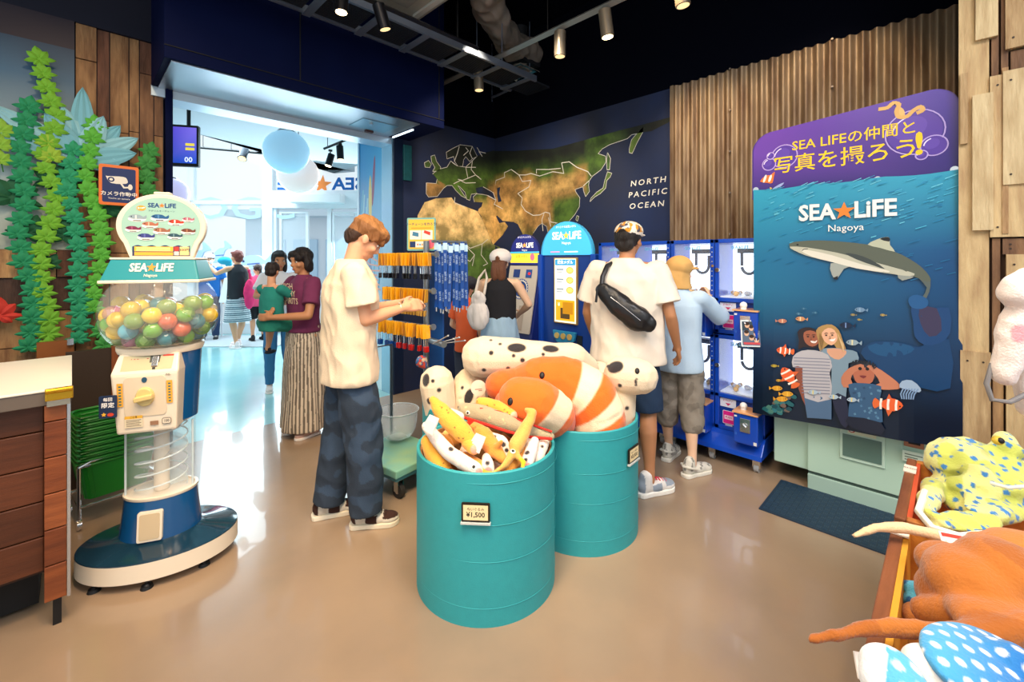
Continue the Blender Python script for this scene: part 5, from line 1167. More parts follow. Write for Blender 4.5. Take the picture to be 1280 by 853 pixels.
def shoe(parent, an, yaw, k, cols, L_=.27, name='shoe', croc=False):
    a = V((an.x, an.y, 0)); R = Matrix.Rotation(yaw, 4, 'Z'); T = Matrix.Translation(a) @ R; q = lambda p: T @ V([c * k for c in p])
    up, sole, ac = cols[:3]
    prims = [('e', q((0, -.03, .055)), (.036 * k, .05 * k, .05 * k), (0, 0, yaw)), ('e', q((0, .05, .042)), (.042 * k, .085 * k, .036 * k), (0, 0, yaw)), ('e', q((0, .115, .036)), (.043 * k, .055 * k, .028 * k), (0, 0, yaw)), ('c', q((0, -.03, .05)), q((0, -.025, .1)), .04 * k, .037 * k)]
    Ti = T.inverted()
    def cf(co):
        p = Ti @ co / k
        if croc and ((int((p.x + 1) * 60) + int(p.y * 60)) % 4 == 0) and p.z > .05: return ac
        if not croc:
            if p.y > .09: return ac if p.z > .045 else up
            if p.y < -.05: return ac
            if abs(p.x) > .03 and .0 < p.y < .06 and p.z < .065: return sole if ac == up else ac
        return up
    b = blob(name, prims, .006, parent, CLOTH, up, cf)
    m = MB(); pts = smoothpts([(-.036, -.07), (0, -.085), (.036, -.07), (.038, 0), (.046, .08), (.042, .14), (0, .172), (-.042, .14), (-.046, .08), (-.038, 0)], 3)
    m.prism([(x * k, y * k) for x, y in pts], .024 * k, T); m.build('sole', mat(sole, .5), b, bevel=.004)
    if not croc:
        m = MB()
        for i in range(4): m.tube([q((-.022, .035 + .022 * i, .083 - .007 * i)), q((0, .038 + .022 * i, .089 - .007 * i)), q((.022, .035 + .022 * i, .083 - .007 * i))], .0032 * k, 6)
        m.build('laces', mat(cols[3] if len(cols) > 3 else '#e8e4dc', .7), b, smooth=True)
    else:
        m = MB(); m.tube([q((-.045, .0, .06)), q((-.04, -.06, .075)), q((0, -.085, .078)), q((.04, -.06, .075)), q((.045, 0, .06))], .008 * k, 8); m.build('heel_strap', mat(up, .5), b, smooth=True)
    return b
def person(label, loc, face, J, k, skin='warm', head=(0, 0, 0), top=None, bottom=None, shoes=None, hair=None, hands=None, vox=.008, group=None, bits=True, extra=None, mask=False, sleeve=.5, female=False, thin=1, bareleg=True, noarm=()):
    """face: heading of the local +y axis in world, radians"""
    t = thing('person', label, 'person', loc, face, group); K = k * thin; sk = SK.get(skin, skin)
    R = rotm(*head); hd, T = head_parts(J['head'], R, k * 1.0)
    P = list(hd)
    P += [('c', J['neck'] - V((0, 0, .03 * k)), J['head'] + R @ V((0, -.015, -.05)) * k, .055 * K, .05 * K)]
    ch, hp = J['chest'], J['hip']
    P += [('c', J['shR'] - V((.035, 0, .0)), J['neck'] - V((0, 0, .03)), .045 * K, .045 * K), ('c', J['shL'] + V((.035, 0, .0)), J['neck'] - V((0, 0, .03)), .045 * K, .045 * K), ('e', ch, (.13 * K, .09 * K, .17 * k)), ('e', hp, (.13 * K, .095 * K, .12 * k)), ('c', ch, hp, .1 * K, .1 * K)]
    for s_ in 'RL':
        if s_ in noarm: continue
        a, b, c = J['sh' + s_], J['el' + s_], J['wr' + s_]
        P += [('t', [(a, .048 * K), (lerp(a, b, .5), .043 * K), (b, .035 * K)]), ('t', [(b, .036 * K), (lerp(b, c, .3), .037 * K), (c, .024 * K)])]
        hv = (hands or {}).get(s_, dict()); d = hv.get('d', (c - b)); n = hv.get('n', V((1 if s_ == 'R' else -1, .1, 0)))
        P += hand_prims(c, d, n, k * (.93 if female else 1.0), hv.get('curl', .45), 1 if s_ == 'R' else -1)
    for s_ in 'RL':
        a, b, c = J['hp' + s_], J['kn' + s_], J['an' + s_]
        P += [('t', [(a, .085 * K), (lerp(a, b, .5), .07 * K), (b, .052 * K)]), ('t', [(b, .052 * K), (lerp(b, c, .3) + V((0, -.018 * k, 0)), .055 * K), (lerp(b, c, .75), .036 * K), (c, .033 * K)])]
    body = blob('body', P, vox, t, SKIN, sk, (extra or {}).get('skinfn'), sm=2)
    if bits: face_bits(t, T, R, k, mask=mask)
    return t, J, k, T, R
def tee(t, J, k, col, hem=.80, loose=1.0, sleeve=.62, name='shirt', colfn=None, wr=(.006, 9, (1, 1, .6)), depth=1.0, slv=True, vox=.008, neck=.062, sr=.075):
    ch, hp, nk = J['chest'], J['hip'], J['neck']; sw = abs(J['shR'].x - J['shL'].x) / 2; sh = (J['shR'] + J['shL']) / 2
    def mid(z):
        if z >= ch.z: return lerp(ch, nk, (z - ch.z) / (nk.z - ch.z))
        return lerp(hp, ch, (z - hp.z) / (ch.z - hp.z))
    rs = []
    for z, rx, ry in ((hem * k, 1.04, .138), (hem * k + .03, 1.05, .14), (.95 * k, 1.0, .133), (1.10 * k, .99, .125), (1.25 * k, 1.02, .128), (1.34 * k, .98, .122), (1.40 * k, .82, .1), (1.445 * k, .5, .08), (1.475 * k, .36, .066)):
        c = mid(z); rs.append((c.x, c.y, z + (sh.z - 1.40 * k) * (z > 1.2 * k), sw * rx * loose, ry * k * depth * loose))
    P = [('l', rs)]
    if slv:
        for s_ in 'RL':
            a, b = J['sh' + s_], J['el' + s_]; e = lerp(a, b, sleeve * 1.35)
            P += [('t', [(a - V(((.03 if s_ == 'R' else -.03), 0, .01)), .07 * k), (a, .066 * k), (lerp(a, e, .25), .07 * k)]), ('k', a, e, .066 * k, sr * k)]
            if sleeve > .9: P += [('t', [(b, .058 * k), (lerp(b, J['wr' + s_], .8), .048 * k)])]
    def cut(co): return co
    o = blob(name, P, vox, t, CLOTH, col, colfn, sm=5, wr=wr); return o
def pants(t, J, k, col, r=(.098, .085, .075, .068), to=1.0, name='trousers', wr=(.006, 10, (1, 1, .6)), colfn=None, top=1.0, vox=.008):
    hp = J['hip']; P = [('l', [(hp.x, hp.y, hp.z - .12 * k, .155 * k, .115 * k), (hp.x, hp.y, hp.z - .05 * k, .145 * k, .108 * k), (hp.x, hp.y, hp.z + .08 * k * top, .125 * k, .095 * k)])]
    for s_ in 'RL':
        a, b, c = J['hp' + s_], J['kn' + s_], J['an' + s_]
        if to <= .5:
            e = lerp(a, b, to * 2); P += [('t', [(a - V((0, 0, .03)), r[0] * .85 * k), (lerp(a, b, .3), r[0] * .97 * k)]), ('k', lerp(a, b, .2), e, r[0] * k * .96, r[1] * k)]
        else:
            e = lerp(b, c, to * 2 - 1 if to < 1 else 1.0); P += [('t', [(a - V((0, 0, .03)), r[0] * .85 * k), (lerp(a, b, .3), r[0] * .97 * k), (lerp(a, b, .5), r[1] * k), (b, r[1] * k * .98), (lerp(b, c, .3), r[2] * k)]), ('k', lerp(b, c, .2), e, r[2] * k, r[3] * k)]
    return blob(name, P, vox, t, CLOTH, col, colfn, sm=3, wr=wr)
def hairblob(t, T, R, k, prims, col, colfn=None, wr=(.006, 34, (1, 1, .3)), vox=.006, name='hair'):
    e = R.to_euler(); return blob(name, [('e', T(p), tuple(q * k for q in r), e) for p, r in prims], vox, t, mat('#ffffff', .55, vc=True, bump=.7, bs=220, stretch=(1, 1, .12), name='hair'), col, colfn, sm=2, wr=wr)
def bwd(u, z): return math.atan2(((z - u) / S2), ((u + z) / S2)) - PI / 2     # heading for local +y toward camera-frame dir (u,z)

# ---- young man reading the keychain rack
J, k = default_joints(1.73, .185)
J['head'] = V((.0, .085, 1.60)); J['neck'] = V((0, .01, 1.46)); J['elR'] = V((.20, .045, 1.16)); J['wrR'] = V((.13, .27, 1.205)); J['elL'] = V((-.22, .06, 1.15)); J['wrL'] = V((-.06, .30, 1.215))
J['anR'] = V((.10, .07, .085)); J['knR'] = V((.10, .06, .5)); J['anL'] = V((-.11, -.10, .085)); J['knL'] = V((-.10, -.02, .5))
t, J, k, T, R = person('young man in cream t-shirt and loose dark jeans reading at the keychain rack', W(437, 2.50, 0), bwd(.86, .5), J, k, 'warm', (0, .62, 0), vox=.0065,
    hands=dict(R=dict(d=(-.25, 1, .12), n=(.9, .3, .5), curl=.55), L=dict(d=(.3, 1, .05), n=(-.6, .1, .8), curl=.5)))
def hc(co):
    p = R.inverted() @ (co - T((0, 0, 0))) ; return '#3b2416' if (p.z < -.0 and p.y < .02) else ('#a8713c' if p.z > .07 else '#8a5a30')
hairblob(t, T, R, k, [((0, -.012, .05), (.088, .102, .085)), ((0, .045, .07), (.075, .065, .05)), ((0, .075, .058), (.062, .03, .035)), ((.03, .086, .042), (.03, .014, .026)), ((-.03, .084, .042), (.028, .014, .026)), ((0, -.06, 0), (.07, .05, .075)), ((.07, .01, .03), (.018, .04, .04)), ((-.07, .01, .03), (.018, .04, .04))], '#8a5a30', hc, wr=(.011, 26, (1, 1, .35)))
tee(t, J, k, '#e6d2b6', .80, 1.14, .5, wr=(.013, 7.5, (1, 1, .75)), vox=.007, sr=.088)
m = MB(); m.lathe([(.062, 0), (.068, .008), (.064, .018), (.058, .016)], 28, c=(0, .012, 1.452), sy=.95, rot=(-.25, 0, 0)); m.build('collar', mat('#e0c9a8', .8), t, smooth=True)
pants(t, J, k, '#2b3746', (.108, .108, .1, .088), 1.0, colfn=lambda co: '#34465c' if noise.noise(co * 14) > .12 else None, wr=(.012, 7, (1, 1, .9)), vox=.007)
for s_, yw in (('R', -.35), ('L', -.1)): shoe(t, J['an' + s_], yw, 1.05, ('#d8cfc0', '#e8dcc4', '#3a2018', '#2a1810'))
m = MB(); m.tube([J['wrR'] - V((0, .02, 0)) + V((.028 * math.cos(a), 0, .028 * math.sin(a))) for a in np.linspace(0, 2 * PI, 16)], .004); m.build('bracelet', mat('#d8c8a8', .3, .5), t, smooth=True)

# ---- mother with child
J, k = default_joints(1.58, .17)
J['elR'] = V((.25, .07, 1.08)); J['wrR'] = V((.12, .23, 1.06)); J['elL'] = V((-.24, .10, 1.03)); J['wrL'] = V((-.02, .28, 1.02))
face_m = bwd(-.55, -.83)
t, J, k, T, R = person('woman in purple t-shirt and long striped skirt carrying a small child', W(379, 3.75, 0), face_m, J, k, 'tan', (.1, .18, 0), vox=.008, female=True, hands=dict(R=dict(d=(-1, .4, .1), n=(0, 1, .2), curl=.4), L=dict(d=(1, .5, .0), n=(0, 1, .1), curl=.4)))
hairblob(t, T, R, k, [((0, -.02, .04), (.088, .095, .09)), ((.02, -.05, -.03), (.085, .06, .1)), ((.07, -.02, -.05), (.035, .05, .09)), ((-.07, -.02, -.03), (.028, .045, .08)), ((0, .05, .075), (.07, .05, .035)), ((.05, .055, .04), (.035, .035, .045)), ((-.05, .055, .045), (.035, .035, .04))], '#1c1412')
tee(t, J, k, '#6f2b50', .95, 1.02, .5, wr=(.006, 9))
p = Print(.0012)
for s_, y in (('HIGH', .09), ('ZILLHY', .03), ('& SPIRITS', -.03)): p.text(s_, 0, y, .07, '#e8c8a8', .02)
p.build('shirt_lettering', frame_M((0.0, .132, 1.17), (-1, 0, 0), (0, .1, 1)), t, world=False)
def skst(co): return '#6f6459' if int((math.atan2(co.y, co.x) + 9) * 12) % 2 else '#d8c8b2'
blob('skirt', [('l', [(0, 0, .06, .2, .17), (0, 0, .3, .19, .16), (0, 0, .6, .175, .145), (0, 0, .8, .16, .125), (0, 0, .98, .13, .1)])], .008, t, CLOTH, '#cfc0a8', skst, wr=(.018, 7, (1, 1, .25)))
for s_ in 'RL': shoe(t, J['an' + s_], 0, .88, ('#d8b0a0', '#f0e8e0', '#d8b0a0'), croc=True)
m1 = mw(t)
# the child: sits on her arm
ck = .62; Jc, _ = default_joints(1.0, .16)
Jc = {a: V(b) for a, b in dict(hip=(0, 0, .0), chest=(.0, .0, .2), neck=(0, 0, .31), head=(0, .01, .42), shR=(.1, 0, .28), shL=(-.1, 0, .28), elR=(.14, .12, .2), elL=(-.14, .12, .2), wrR=(.06, .2, .26), wrL=(-.06, .2, .26), hpR=(.06, 0, .0), hpL=(-.06, 0, .0), knR=(.13, .14, -.05), knL=(-.13, .14, -.05), anR=(.14, .08, -.25), anL=(-.14, .1, -.25)).items()}
ch, Jc, _, Tc, Rc = person('small child in teal shorts and striped top carried on the woman arm', W(379, 3.75, 0) + uz(-.2, -.13, .97), face_m + PI + .3, Jc, ck, 'warm', (.4, .2, 0), vox=.008, bits=True)
ch['label'] = 'small child in teal clothes carried by the woman in the long striped skirt'
hairblob(ch, Tc, Rc, ck, [((0, -.015, .035), (.088, .1, .085)), ((0, -.05, -.02), (.075, .05, .07)), ((0, .05, .07), (.06, .04, .03))], '#231815')
blob('top', [('l', [(0, 0, .05, .1, .085), (0, 0, .2, .098, .08), (0, 0, .29, .06, .05)]), ('c', (.1, 0, .27), (.125, .06, .23), .04, .038), ('c', (-.1, 0, .27), (-.125, .06, .23), .04, .038)], .007, ch, CLOTH, '#1f7f74', wr=(.004, 12))
blob('shorts', [('l', [(0, -.0, -.07, .1, .09), (0, 0, .06, .105, .09)]), ('c', (.06, 0, -.01), (.12, .12, -.04), .07, .06), ('c', (-.06, 0, -.01), (-.12, .12, -.04), .07, .06)], .007, ch, CLOTH, '#1f7a68', wr=(.005, 12))
for s_ in 'RL':
    a = Jc['an' + s_]; blob('sandal', [('e', a + V((0, .03, -.03)), (.03, .06, .018)), ('c', a + V((-.025, 0, -.0)), a + V((.025, 0, -.0)), .014, .014)], .006, ch, CLOTH, '#20242c')

# ---- woman behind with white t-shirt, flowered bag
J, k = default_joints(1.58, .165); J['elR'] = V((.22, .1, 1.08)); J['wrR'] = V((.08, .26, 1.1)); J['elL'] = V((-.24, .04, 1.06)); J['wrL'] = V((-.12, .22, 1.03))
t, J, k, T, R = person('dark-haired woman in white t-shirt standing behind the mother, holding a flowered bag', W(349, 5.0, 0), bwd(.45, -.9), J, k, 'tan', (.2, .1, 0), vox=.010, female=True)
hairblob(t, T, R, k, [((0, -.02, .04), (.088, .095, .09)), ((.0, -.05, -.06), (.085, .055, .12)), ((.06, -.0, -.05), (.03, .05, .11)), ((-.06, -.0, -.05), (.03, .05, .11)), ((0, .05, .075), (.07, .05, .03))], '#17120f')
tee(t, J, k, '#dfe4ea', .88, 1.0, .5, vox=.01); pants(t, J, k, '#2f6fa0', (.09, .078, .06, .05), vox=.01)
for s_ in 'RL': shoe(t, J['an' + s_], 0, .88, ('#d8d8d8', '#f0f0f0', '#d8d8d8'))
bg = thing('tote_bag', 'navy tote bag with yellow and white flowers held by the woman behind', 'bag', mw(t) @ V((-.24, .30, .80)), 0)
def fl(co):
    q = (round(co.x / .09), round(co.y / .09), round(co.z / .09)); d_ = (co - V(q) * .09).length
    return ('#f2c832' if sum(q) % 3 == 0 else '#eef2f8') if d_ < .034 else None
blob('bag_body', [('e', (0, 0, 0), (.17, .11, .16)), ('e', (.03, .0, -.06), (.15, .1, .12))], .01, bg, CLOTH, '#1c3fa0', fl, wr=(.012, 8))
m = MB(); m.tube([(-.1, 0, .12), (-.06, -.04, .3), (.04, -.06, .3), (.1, 0, .12)], .012); m.build('strap', mat('#1c2f70', .7), bg, smooth=True)
b2 = thing('shoulder_bag', 'black shoulder bag hanging under the flowered tote', 'bag', mw(t) @ V((-.32, .30, .57)), 0)
blob('bag_body', [('e', (0, 0, 0), (.13, .08, .1))], .01, b2, mat('#ffffff', .4, vc=True), '#15262c'); 
# ---- lobby: woman with vest, staff, girl
J, k = default_joints(1.64, .165); J['elL'] = V((-.22, .2, 1.25)); J['wrL'] = V((-.20, .42, 1.38)); J['elR'] = V((.24, .05, 1.1)); J['wrR'] = V((.2, .26, 1.02)); J['anR'] = V((.09, .12, .085)); J['anL'] = V((-.09, -.1, .085))
t, J, k, T, R = person('woman in black sleeveless top and grey striped skirt reaching out in the entrance lobby', W(297, 7.45, 0), bwd(-.85, .35), J, k, 'warm', (.1, 0, 0), vox=.011, female=True)
hairblob(t, T, R, k, [((0, -.02, .04), (.088, .095, .088)), ((0, -.09, .01), (.05, .045, .05)), ((0, .05, .075), (.07, .05, .03)), ((0, -.05, -.03), (.07, .05, .07))], '#7a3a30')
tee(t, J, k, '#24282e', .86, 1.02, .5, slv=False, vox=.011)
blob('skirt', [('l', [(0, 0, .44, .22, .18), (0, 0, .6, .2, .165), (0, 0, .8, .17, .14), (0, 0, .95, .14, .11)])], .01, t, CLOTH, '#b9c4cc', lambda co: '#4f6a78' if int(co.z * 60) % 2 else '#ccd6da', wr=(.012, 9, (1, 1, .3)))
for s_ in 'RL': shoe(t, J['an' + s_], 0, .95, ('#f0e4e4', '#ffffff', '#f0e4e4'))
wb = thing('carrier_bag', 'white carrier bag held by the woman in the lobby', 'bag', mw(t) @ V((.1, .34, .98)), bwd(-.85, .35))
m = MB(); m.add([(-.05, -.2, -.25), (.05, -.2, -.25), (.05, .22, -.25), (-.05, .22, -.25), (-.02, -.15, .16), (.02, -.15, .16), (.02, .12, .18), (-.02, .12, .18)], [(3, 2, 1, 0), (4, 5, 6, 7), (0, 1, 5, 4), (1, 2, 6, 5), (2, 3, 7, 6), (3, 0, 4, 7)]); m.build('bag_body', mat('#eef2f4', .5), wb, bevel=.01)
m = MB(); m.tube([(0, -.06, .16), (0, -.04, .24), (0, .03, .24), (0, .05, .17)], .006); m.build('handle', mat('#dfe6ea', .5), wb, smooth=True)
rb = thing('pink_backpack', 'bright pink bag strap and bag on the back of the lobby woman', 'bag', mw(t) @ V((.05, -.17, 1.0)), bwd(-.85, .35))
blob('bag_body', [('e', (0, -.05, -.1), (.1, .05, .26)), ('c', (.06, .04, .3), (.08, -.02, .0), .025, .02)], .012, rb, CLOTH, '#e8336e', wr=(.008, 10))
J, k = default_joints(1.60, .18); J['elR'] = V((.26, .12, 1.15)); J['wrR'] = V((.14, .3, 1.3))
t, J, k, T, R = person('staff member in blue polo shirt, cap and white mask in the lobby', W(262, 8.1, 0), bwd(.5, -.85), J, k, 'warm', (0, 0, 0), vox=.011, mask=True)
hairblob(t, T, R, k, [((0, -.02, .03), (.086, .095, .08)), ((0, .05, .05), (.07, .045, .03))], '#2a201c')
blob('cap', [('e', T((0, -.005, .06)), (.085, .1, .055)), ('e', T((0, .09, .045)), (.06, .06, .01))], .008, t, CLOTH, '#dfe8ee')
tee(t, J, k, '#1467b4', .86, 1.0, .5, vox=.011, colfn=lambda co: '#e8f0f4' if (.08 < co.x < .13 and 1.18 < co.z < 1.26 and co.y > 0) else None); pants(t, J, k, '#23395c', (.095, .085, .075, .065), vox=.011)
for s_ in 'RL': shoe(t, J['an' + s_], 0, 1, ('#20242a', '#d8d8d8', '#20242a'))
tg_ = thing('blue_toy', 'blue toy held up between the staff member and the woman in the lobby', 'toy', at(281, 326, 7.7), 0); blob('toy_body', [('e', (0, 0, 0), (.11, .08, .07)), ('e', (.06, 0, -.06), (.05, .05, .07))], .01, tg_, CLOTH, '#2ab0d8')
J, k = default_joints(1.40, .15)
J['elR'] = V((.2, .08, 1.12)) * 1; J['elR'] = V((.2, .06, .9)); J['wrR'] = V((.12, .2, .85)); J['wrL'] = V((-.12, .2, .85))
t, J, k, T, R = person('girl with ponytail in pink jacket and black shorts in the lobby', W(322, 8.05, 0), bwd(-.7, .7), J, k, 'warm', (.3, 0, 0), vox=.011, female=True)
hairblob(t, T, R, k, [((0, -.02, .04), (.088, .095, .088)), ((0, -.12, .0), (.03, .04, .05)), ((0, -.13, -.09), (.03, .03, .09)), ((0, .05, .075), (.07, .05, .03))], '#3a2620')
tee(t, J, k, '#f0517c', .78, 1.08, 1.0, vox=.011); pants(t, J, k, '#15181c', (.1, .09, .075, .07), .5, name='shorts', vox=.011)
for s_ in 'RL': shoe(t, J['an' + s_], 0, .9, ('#22262c', '#15181c', '#22262c'))

# ---- woman in black sleeveless top at the game kiosk
J, k = default_joints(1.56, .165); J['elR'] = V((.26, .02, 1.08)); J['wrR'] = V((.16, .2, .98)); J['elL'] = V((-.25, .04, 1.08)); J['wrL'] = V((-.15, .2, .95))
t, J, k, T, R = person('woman in white cap, black sleeveless top and denim skirt at the game kiosk', W(625, 3.95, 0), bwd(.12, .99), J, k, 'pale', (-.1, .15, 0), vox=.009, female=True)
hairblob(t, T, R, k, [((0, -.02, .03), (.086, .095, .085)), ((0, -.07, -.06), (.075, .04, .11)), ((.03, -.065, -.1), (.05, .035, .09)), ((-.03, -.065, -.1), (.05, .035, .09))], '#6a4028', wr=(.006, 30, (1, 1, .2)))
cp_ = blob('cap', [('e', T((0, -.0, .06)), (.102, .114, .08)), ('e', T((0, .1, .03)), (.065, .075, .01))], .006, t, CLOTH, '#ece4de', lambda co: '#6a4028' if (R.inverted() @ (co - T((0, -.1, .035)))).length < .026 else None)
tee(t, J, k, '#1d1d22', .93, .98, .5, slv=False, vox=.008, wr=(.004, 8))
blob('skirt', [('l', [(0, 0, .45, .2, .17), (0, 0, .7, .185, .155), (0, 0, .85, .17, .14), (0, 0, .96, .15, .12), (0, 0, .99, .135, .105)])], .009, t, CLOTH, '#9cbbd2', wr=(.01, 16, (1, 1, .25)))
for s_ in 'RL': shoe(t, J['an' + s_], 0, .9, ('#e8e8e8', '#ffffff', '#e8e8e8'))
wbag = thing('white_pouch_bag', 'white gathered shoulder bag hung behind the woman in black', 'bag', mw(t) @ V((-.16, -.19, 1.06)), bwd(.12, .99))
blob('bag_body', [('e', (0, 0, -.06), (.1, .055, .13)), ('e', (0, 0, .08), (.065, .035, .07)), ('e', (0, -.02, .12), (.035, .03, .04))], .008, wbag, CLOTH, '#ece4dc', wr=(.01, 14, (1.5, 1, .4)))
m = MB(); m.tube([(-.03, 0, .12), (-.01, .08, .26), (.03, .17, .33), (.06, .08, .26), (.05, 0, .12)], .012); m.build('strap', mat('#ddd2c4', .8), wbag, smooth=True)
# ---- child in orange shirt
J, k = default_joints(1.30, .15); J['elL'] = V((-.2, .03, .83)); J['wrL'] = V((-.15, .14, .75))
t, J, k, T, R = person('child in orange t-shirt and black cap with neck flap at the game kiosk', W(583, 4.3, 0), bwd(.5, .86), J, k, 'pale', (-.2, .25, 0), vox=.009)
hairblob(t, T, R, k, [((0, -.02, .03), (.088, .095, .085)), ((0, -.07, -.03), (.075, .04, .06))], '#1c1614')
blob('cap', [('e', T((0, -.005, .055)), (.094, .108, .075)), ('e', T((0, .1, .03)), (.065, .075, .01)), ('e', T((0, -.085, -.04)), (.085, .035, .12)), ('e', T((-.05, -.06, -.06)), (.045, .05, .12))], .007, t, CLOTH, '#2a2b34', wr=(.004, 14))
tee(t, J, k, '#ef6a3a', .78, 1.0, .5, vox=.009); pants(t, J, k, '#3a4050', (.095, .085, .07, .06), .6, name='shorts', vox=.01)
for s_ in 'RL': shoe(t, J['an' + s_], 0, .85, ('#d0d0d0', '#ffffff', '#808890'))
# ---- man with cap and cross-body bag
J, k = default_joints(1.74, .20); fm = bwd(.42, .9)
J['head'] = V((.01, .035, 1.615)); J['anR'] = V((.16, -.09, .085)); J['knR'] = V((.14, -.0, .5)); J['hpR'] = V((.10, 0, .92)); J['elR'] = V((.28, -.03, 1.13)); J['wrR'] = V((.31, .09, .92)); J['elL'] = V((-.27, .02, 1.12)); J['wrL'] = V((-.25, .14, .92))
mn, J, k, T, R = person('man in white t-shirt and navy shorts with a black cross-body bag', W(783, 2.93, 0), fm, J, k, 'tan', (-.25, .02, 0), vox=.007, hands=dict(R=dict(d=(.1, .5, -.9), curl=.5, n=(1, .2, .2)), L=dict(d=(0, .4, -.9), curl=.5)))
hairblob(mn, T, R, k, [((0, -.02, .02), (.085, .095, .08)), ((0, -.07, -.03), (.068, .035, .055))], '#1a1310')
Ri = R.inverted()
def capc(co):
    p = Ri @ (co - T((0, 0, 0)))
    if p.z < .045: return '#f0e6d8' 
    return ('#d8902c' if noise.noise(co * 38) > .12 else ('#4a4a58' if noise.noise(co * 30 + V((4, 4, 4))) > .2 else '#efe3cf'))
def capfn(co):
    p = Ri @ (co - T((0, -.1, .03))); return '#1a1310' if (p.length < .038 and p.z > -.02) else capc(co)
blob('cap', [('e', T((0, -.003, .055)), (.095, .108, .07)), ('e', T((.0, .1, .035)), (.07, .085, .011))], .005, mn, CLOTH, '#efe3cf', capfn)
tee(mn, J, k, '#e9dccb', .80, 1.2, .55, wr=(.014, 7, (1, 1, .75)), vox=.007, sr=.092)
pants(mn, J, k, '#1c3350', (.105, .092, .08, .07), .5, name='shorts', wr=(.006, 8))
for s_, yw in (('R', -.75), ('L', -.2)):
    shoe(mn, J['an' + s_], yw, 1.12, ('#e4e0dc', '#f4f0e8', '#8f9aa8', '#e0304a'))
cb_ = thing('cross_body_bag', 'black leather cross-body bag across the back of the man in white', 'bag', mw(mn) @ V((.02, -.20, 1.19)), fm)
blob('bag_body', [('t', [((-.13, .015, .10), .05), ((-.02, 0, .0), .075), ((.09, .01, -.08), .08), ((.14, .02, -.10), .055)])], .007, cb_, mat('#ffffff', .35, vc=True, bump=.2, bs=60, name='leather'), '#17171a', wr=(.006, 12), post=lambda co: V((co.x, co.y * .62, co.z)))
m = MB(); m.tube([(-.14, .0, .10), (-.14, .03, .18), (-.12, .075, .25), (-.09, .17, .275), (-.07, .24, .25)], .016, 8); m.tube([(-.16, -.01, .12), (-.17, -.02, .02)], .008); m.build('strap', mat('#1b1b1f', .45), cb_, smooth=True)
m = MB(); m.tube([(-.07, -.055, .06), (.02, -.07, .0), (.11, -.055, -.075)], .003); m.build('zip', mat('#b8bcc0', .25, .9), cb_, smooth=True)
# ---- boy with tan cap
J, k = default_joints(1.49, .165); fb = bwd(.55, .83)
J['elR'] = V((.22, .16, 1.10)); J['wrR'] = V((.16, .27, 1.19)); J['elL'] = V((-.2, .1, 1.0)); J['wrL'] = V((-.1, .26, 1.02)); J['anL'] = V((-.09, .10, .075)); J['anR'] = V((.11, -.08, .075)); J['head'] = V((0, .03, 1.385))
t, J, k, T, R = person('boy in pale blue long-sleeved top and grey cargo shorts at the prize machines', W(848, 3.15, 0), fb, J, k, 'pale', (-.8, .02, 0), vox=.007, hands=dict(R=dict(d=(-.2, .6, .5), curl=.9), L=dict(curl=.7)))
hairblob(t, T, R, k, [((0, -.02, .02), (.085, .095, .08))], '#1a1310')
R2 = R.inverted()
def bc(co):
    p = R2 @ (co - T((0, -.1, .015))); return '#1c2230' if abs(p.x) < .03 and abs(p.z) < .02 else None
blob('cap', [('e', T((0, -.003, .055)), (.096, .11, .08)), ('e', T((.0, .1, .04)), (.068, .09, .011)), ('l', [(T((0, -.03, 0)).x, T((0, -.03, 0)).y, T((0, 0, -.13)).z, .11, .10), (T((0, -.03, 0)).x, T((0, -.03, 0)).y, T((0, 0, .03)).z, .085, .085)])], .006, t, CLOTH, '#d8a864', bc, wr=(.006, 10))
tee(t, J, k, '#bcd4e8', .80, 1.12, 1.0, wr=(.009, 6, (1, 1, .6)), vox=.007)
pants(t, J, k, '#8d8478', (.11, .1, .09, .085), .62, name='cargo_shorts', wr=(.011, 9), vox=.007, colfn=lambda co: '#7b7368' if noise.noise(co * 16) > .15 else None)
for s_, yw in (('R', -.55), ('L', -.1)): shoe(t, J['an' + s_], yw, 1.0, ('#d8d4c8', '#e8e4d8', '#8a8880'), croc=True)

# ================================================================== PLUSH TOYS
def ch(pts): return ('t', [(at(x, y, z), r) for x, y, z, r in pts])
def plush(name, label, prims, col, vox=.008, spots=None, colfn=None, eyes=(), group=None, wr=(.004, 7), cat='soft toy', m=None, sm=4):
    p0 = None
    for p in prims:
        p0 = (p[1][0][0] if p[0] == 't' else p[1]); break
    t = thing(name, label, cat, p0, 0, group)
    b = blob('body', prims, vox, t, m or PLUSH, col, colfn, sm=sm, wr=wr, spots=spots); keep(b)
    for (x, y, r, ring) in eyes:
        best = None
        for v in b.data.vertices:
            z = (v.co.x + v.co.y) / S2; a_ = (v.co.x - v.co.y) / S2 / z * FPX + 640 - x; b_ = HOR - (v.co.z - CAMH) * FPX / z - y
            if a_ * a_ + b_ * b_ < 16 and (best is None or z < best[0]): best = (z, v.co.copy(), v.normal.copy())
        if best:
            m1 = MB(); R = best[2].to_track_quat('Z', 'Y').to_euler()
            if ring: m1.sph(best[1], 1, 1, 2, R, (r * 1.7, r * 1.7, r * .5))
            m1.sph(best[1] + best[2] * (r * .3 if ring else 0), 1, 0, 2, R, (r, r * (1 if ring else 1.35), r * .6)); e = m1.build('eye', [BLACK, mat('#f2ead8', .6)], t, smooth=True); keep(e)
    return t
BK = '#2a2628'
WSP = '#e8d2b2'
